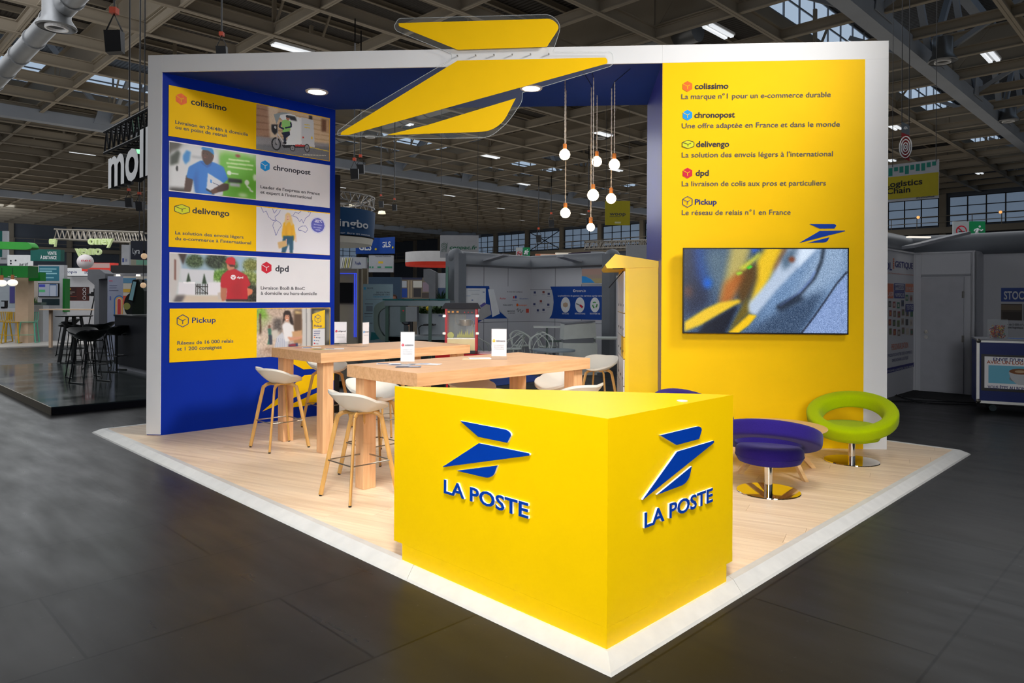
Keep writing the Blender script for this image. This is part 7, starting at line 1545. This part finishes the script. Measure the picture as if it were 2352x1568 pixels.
q = MB(); da, db = rb.st(2112, 700)[0] + .03, rb.st(2238, 700)[0] - .16; q.par(rb.p(da, .02, .006), rb.S * (db - da), rb.N * .03, Z * (2.11)); dr = q.build('door', mat('door_white', (180, 181, 187), .45), rbth)
q = MB(); q.par(rb.p(da, 2.15, .002), rb.S * (db - da + .1), rb.N * .03, Z * .035); q.build('door_lintel', GREYP, rbth)
for z_ in (1.02, 1.12): P = rb.p(da + .10, z_, .04); MB().tube([P, P + rb.N * .03], .035, 14).build('door_handle', CHROME, dr)
P = rb.p(db - .01, 1.75, .035); MB().box(P, .03, .03, .12).build('hinge', STEEL, dr); P = rb.p(db - .01, .95, .035); MB().box(P, .03, .03, .12).build('hinge', STEEL, dr)
# curved grey tube above
for pl_, L_ in ((PL(Dk - U * 3.0 + VV * .3, U), 4.2), (PL(Dk + U * .6, -VV), 6)):
    q = MB(); q.tube([pl_.p(-.2, HB2 + .16, -.0), pl_.p(L_, HB2 + .16, -.0)], .20, 16); q.build('curved_cornice', GREYC, rbth, smooth=True)
# posters
MONO = mat('orange_print', (206, 104, 62), .5); NV = mat('blue_violet_ink', (44, 44, 118), .5)
tx(ra, 'OL', 2032, 619, 2048, 18, NV, rbth, bold=.02, h=.006); tx(ra, 'GISTIQUE', 2055.5, 613, 2096, 14, NV, rbth, bold=.02, y1=619, h=.006)
tx(ra, 'Stock & Personnalisation e-commerce', 2030, 627, 2097, 3, MONO, rbth, y1=631, h=.006, bold=0)
q = MB()
for i in range(5): a_, t_ = ra.st(2052, 597 + i * 5); q.poly([ra.p(a_ - .03, t_, .006), ra.p(a_ + .03, t_, .006), ra.p(a_ + .03, t_ + .03, .006), ra.p(a_ - .03, t_ + .03, .006)])
q.build('dotted_letter', MONO, rbth)
ink(ra, [(2030, 650, 2051, 685, (200, 108, 76)), (2053, 650, 2077, 668, (60, 62, 132)), (2055, 652, 2075, 666, (190, 190, 196)), (2053, 668, 2077, 685, (60, 62, 132)), (2079, 651, 2097, 671, (210, 120, 84)), (2079, 698, 2097, 715, (60, 62, 132))], rbth, 'printed_block', .006)
for s_, xa, ya, xb, cp_, m_ in (('IMPRESSION', 2055, 663, 2075, 9, NV), ('NUMERIQUE', 2055, 681, 2075, 9, LTGR), ('SUR MESURE', 2080, 667, 2096, 9, LTGR), ('TEXTILE', 2080.5, 711, 2095.5, 10, LTGR), ('LASER', 2038, 680, 2050, 10, LTGR)): tx(ra, s_, xa, ya, xb, cp_, m_, rbth, h=.011, bold=.0)
cols = [(110, 90, 80), (60, 60, 64), (150, 140, 130), (96, 120, 70), (140, 60, 60), (190, 180, 170), (70, 80, 110), (40, 110, 90), (180, 120, 60)]
for r_ in range(4):
    for c_ in range(6):
        x_, y_ = 2039 + c_ * 9.8 + (r_ % 2) * 1.2, 690 + r_ * 21 + (c_ % 3) * 2 - c_ * .6
        if (c_ in (4, 5) and r_ == 0): y_ -= 14
        if x_ < 2090: ink(ra, [(x_, y_, x_ + 8, y_ + 17, (196, 194, 192)), (x_ + 1, y_ + 1, x_ + 7, y_ + 15, random.choice(cols)), (x_ + 2.5, y_ + 5, x_ + 5.5, y_ + 12, random.choice(cols))], rbth, 'product_photo', .006)
tx(ra, 'PERSONNALISATION', 2047, 804, 2085, 14, MONO, rbth, y1=797, h=.006, bold=.0); tx(ra, 'LES PRODUITS DE VOTRE SITE E-COMMERCE', 2034, 821, 2094, 7, NV, rbth, y1=812, h=.006, bold=0); tx(ra, 'DANS LA CHAINE LOGISTIQUE', 2048, 831, 2085, 7, NV, rbth, y1=826, h=.006, bold=0)
MB().prism([ra.px(x_, y_, .005) for x_, y_ in ((2035, 846), (2098, 832), (2098, 842), (2035, 858))], ra.N * .001).build('printed_band', NV, rbth)
tx(ra, 'STOCKAGE & LOGISTIQUE TOUTE L\'ANNEE', 2036, 855, 2096, 4.5, LTGR, rbth, y1=840, h=.010, bold=0)
ink(rc, [(2299.5, 661, 2400, 693, (48, 76, 150)), (2299.5, 697.5, 2348, 736, (76, 66, 58)), (2300, 700, 2347, 712, (120, 104, 84)), (2303, 716, 2345, 735, (58, 48, 42)), (2351, 698, 2400, 737, (90, 90, 90))], rbth, 'printed_block', .005)
tx(rc, 'STOCKAGE', 2306, 687, 2400, 18, LTGR, rbth, h=.008, bold=.03); tx(rc, '• de 5 000 m² dédiés à', 2314, 747, 2372, 4.5, DARKT, rbth, h=.008); tx(rc, 'une logistique', 2315, 753.5, 2350, 4.5, DARKT, rbth, h=.008)
# flight case counter
fp = on_z(2243, 944, 0); fp.z = 0; fd = V((.72, -.36, 0)).normalized(); fpl = PL(fp, fd); ztc = fpl.st(2243, 778)[1]
fc = thing('flight_case_counter', 'blue flight case used as counter with a coffee screen in its front', 'counter', fp + Z * .001)
MB().par(fpl.p(0, .13, -.7), fpl.S * 2, fpl.N * .7, Z * (ztc - .15)).build('case_body', mat('case_blue', (8, 36, 110), .45), fc)
q = MB()
for a, b_ in ((.0, .13), (0, ztc - .05)): q.par(fpl.p(0, b_, -.002), fpl.S * 2, fpl.N * .01, Z * .04)
q.par(fpl.p(-.005, .13, -.01), fpl.S * .04, fpl.N * .02, Z * (ztc - .15)); q.build('aluminium_edge', ALU, fc)
MB().par(fpl.p(-.01, ztc - .02, -.71), fpl.S * 2.02, fpl.N * .73, Z * .025).build('case_lid', GREYP, fc)
for a in (.02, 1.9):
    for z_ in (.16, ztc - .03): MB().ball(fpl.p(a, z_, .01), .035, 12).build('ball_corner', STEEL, fc)
for s_ in (.22, 1.7):
    for h_ in (-.1, -.58): P = fpl.p(s_, .055, h_); MB().tube([P - fpl.N * .02, P + fpl.N * .02], .05, 16).build('castor', mat('castor_rubber', (40, 56, 60), .6), fc)
slab('coffee_screen', fpl, 2254, 813, 2420, 905, .03, BLACK, fc, .012); ink(fpl, [(2261, 818, 2420, 898, (172, 172, 174)), (2270, 838, 2420, 886, (70, 130, 150))], fc, 'lit_picture', .016, LITSIGN)
tx(fpl, "ENVIE D'UN CAFÉ", 2281, 828, 2385, 7, NV, fc, h=.019, bold=.05, y1=833); tx(fpl, 'AVEC UN LOGISTICIEN', 2266, 834, 2400, 7, MONO, fc, h=.019, bold=.05, y1=841); tx(fpl, 'VOUS ÊTES AU BON ENDROIT', 2268, 891, 2400, 6.5, NV, fc, h=.019, bold=.05, y1=902)
disc(fpl, 2345, 870, 28, mat('cup_shadow', (150, 152, 156), .5), fc, 'cup_print', .0205, ry=10); ppoly('cup_print', fpl, rounded([(2315, 850), (2378, 852), (2372, 872), (2355, 884), (2335, 883), (2320, 868)], 8), .021, .022, LTGR, fc); disc(fpl, 2344, 853, 27, mat('latte_brown', (150, 92, 50), .5), fc, 'coffee_print', .024, ry=8); disc(fpl, 2342, 853, 12, mat('latte_foam', (214, 180, 140), .5), fc, 'foam_print', .026, ry=4)
jp = plane_at(2276, 773, fp.y + .25, X); jz = fpl.st(2290, 775)[1]
P = at_y(2291, 774, fp.y + .10); P.z = ztc + .006; t = thing('sweet_jar', 'clear square jar of coloured sweets on the flight case', 'jar', P)
a_ = 28 / F * P.y; MB().box(P, a_, a_, 44 / F * P.y, .2).build('jar_glass', GLASS, t)
q = MB(); rr = random.Random(3)
for i in range(420):
    c0 = P + V((rr.uniform(-.42, .42) * a_, rr.uniform(-.42, .42) * a_, .01 + rr.random() * 28 / F * P.y)); cc = rr.choice([(190, 30, 30), (220, 180, 40), (120, 60, 130), (230, 120, 40), (230, 220, 200), (60, 120, 70), (140, 20, 30)]); s_ = .011
    q.add([c0 + V((s_, 0, 0)), c0 + V((-s_, 0, 0)), c0 + V((0, s_, 0)), c0 + V((0, -s_, 0)), c0 + V((0, 0, s_)), c0 + V((0, 0, -s_))], [(0, 2, 4), (2, 1, 4), (1, 3, 4), (3, 0, 4), (2, 0, 5), (1, 2, 5), (3, 1, 5), (0, 3, 5)], cc)
q.build('wrapped_sweets', INK, t, kind='stuff')
MB().box(fpl.p(.75, ztc + .006, -.3), .6, .3, .004, -.4).build('blue_leaflets', mat('blue_leaflet', (70, 110, 180), .5), label='blue and white leaflets spread on the flight case', cat='leaflet')
# carpet and cables on the floor in front of the door
cf = on_z(2100, 900, .001); MB().par(V((Dk.x, Dk.y, .001)) - U * .0, -VV * 3.2, -U * 1.1, Z * .006).build('carpet_tile', mat('dark_carpet', (40, 40, 40), .95, bump=.3, scale=80), label='dark carpet strip before the white door', cat='carpet')
for pts, lb in ((((2044, 921), (2085, 921), (2140, 926), (2200, 928), (2243, 930)), 'black cable on the floor running towards the flight case'), (((2055, 905), (2075, 912), (2100, 919), (2150, 921), (2240, 924)), 'second black cable curving away from the poster wall')):
    MB().tube(smooth_path([tuple(on_z(x_, y_, .012)) for x_, y_ in pts], 5), .009, 6).build('floor_cable', BLACK, label=lb, cat='cable')
# arm lamp, banners
al, _ = arm_light(ra, 2050, 572, 2086, 546, 'arm lamp with a flat lit head over the poster wall')
P = at_y(2088, 545, 12.6); MB().par(P, V((1, .12, 0)) * .42, V((0, .1, 0)), Z * .025).build('lit_head', DIMW, al)
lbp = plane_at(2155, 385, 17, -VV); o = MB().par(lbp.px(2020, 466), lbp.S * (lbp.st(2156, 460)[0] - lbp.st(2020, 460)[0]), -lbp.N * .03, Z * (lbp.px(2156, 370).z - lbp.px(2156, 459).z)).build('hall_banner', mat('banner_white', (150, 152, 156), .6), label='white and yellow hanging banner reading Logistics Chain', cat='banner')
s0 = lbp.st(2020, 420)[0]; s1 = lbp.st(2156, 420)[0]; z0, z1_ = lbp.px(2156, 459).z, lbp.px(2156, 370).z
MB().par(lbp.p(s0, z0 + (z1_ - z0) * .12, .002), lbp.S * (s1 - s0), lbp.N * .002, Z * (z1_ - z0) * .60).build('yellow_band', mat('banner_yellow', (150, 138, 14), .6), o)
tx(lbp, 'Logistics', 2033, 431, 2119, 13, BLACK, o, y1=420, h=.006, bold=.04); tx(lbp, 'Chain', 2036, 446, 2091, 13, BLACK, o, y1=440, h=.006, bold=.04); tx(lbp, '#ParisRetailWeek', 2104, 456, 2147, 3.5, DARKT, o, y1=452, h=.006, bold=.02)
for i in range(9): a = 2041 + i * 12.5; ll = (18, 9, 14, 19, 11, 16, 17, 11, 9)[i]; y_ = 386.5 - i * 1.9; MB().par(lbp.px(a, y_ + ll, .002), lbp.S * (lbp.st(a + 9, y_)[0] - lbp.st(a, y_)[0]), lbp.N * .002, Z * (lbp.px(a, y_).z - lbp.px(a, y_ + ll).z)).build('teal_bar', mat('teal_bar', (16, 104, 92), .6), o)
lbo = o; rp = plane_at(2070, 280, 16, V((1, -.6, 0))); o = MB().prism([rp.px(x_, y_) for x_, y_ in ((2070.5, 279), (2089, 288), (2089, 370), (2070.5, 361))], -rp.N * .02).build('aisle_sign', mat('dark_red_sign', (126, 30, 36), .6), label='narrow red and grey aisle sign with white rings', cat='sign')
MB().prism([rp.px(x_, y_, .004) for x_, y_ in ((2070.5, 279), (2089, 288), (2089, 311), (2070.5, 304))], -rp.N * .003).build('grey_head', mat('slate_head', (76, 84, 92), .6), o); tx(rp, '42A', 2075.5, 297, 2084.5, 6, LTGR, o, y1=301, h=.006)
a_, t_ = rp.st(2080, 338); q = MB()
for r_ in (.24, .17, .10, .04): q.tube([rp.p(a_ + r_ * .5 * math.cos(j * math.pi / 10), t_ + r_ * math.sin(j * math.pi / 10), .008) for j in range(20)], .012, 4, closed=True)
q.build('ring_print', LTGR, o)
for x_ in (2050, 2150): P_ = lbp.px(x_, 384 if x_ < 2100 else 371); MB().tube([P_, V((P_.x, P_.y, 10.4))], .008, 4).build('hanging_wire', DARKST, lbo)
for x_ in (2071.5, 2088): P_ = rp.px(x_, 281 if x_ < 2080 else 289); MB().tube([P_, V((P_.x, P_.y, 10.4))], .01, 4).build('hanging_wire', DARKST, o)
# purple-ish far windows office and wall lamps on the right
for x_, y_ in ((2109, 499), (2298, 487)): MB().ball(at_y(x_, y_, 42), .09, 10).build('wall_lamp', mat('amber_lamp', (255, 176, 100), .4, noise=0, emit=1.0), label='small amber lamp on the gallery %s' % ('beside the hanging banner' if x_ < 2200 else 'at the end of the high windows'), cat='lamp')
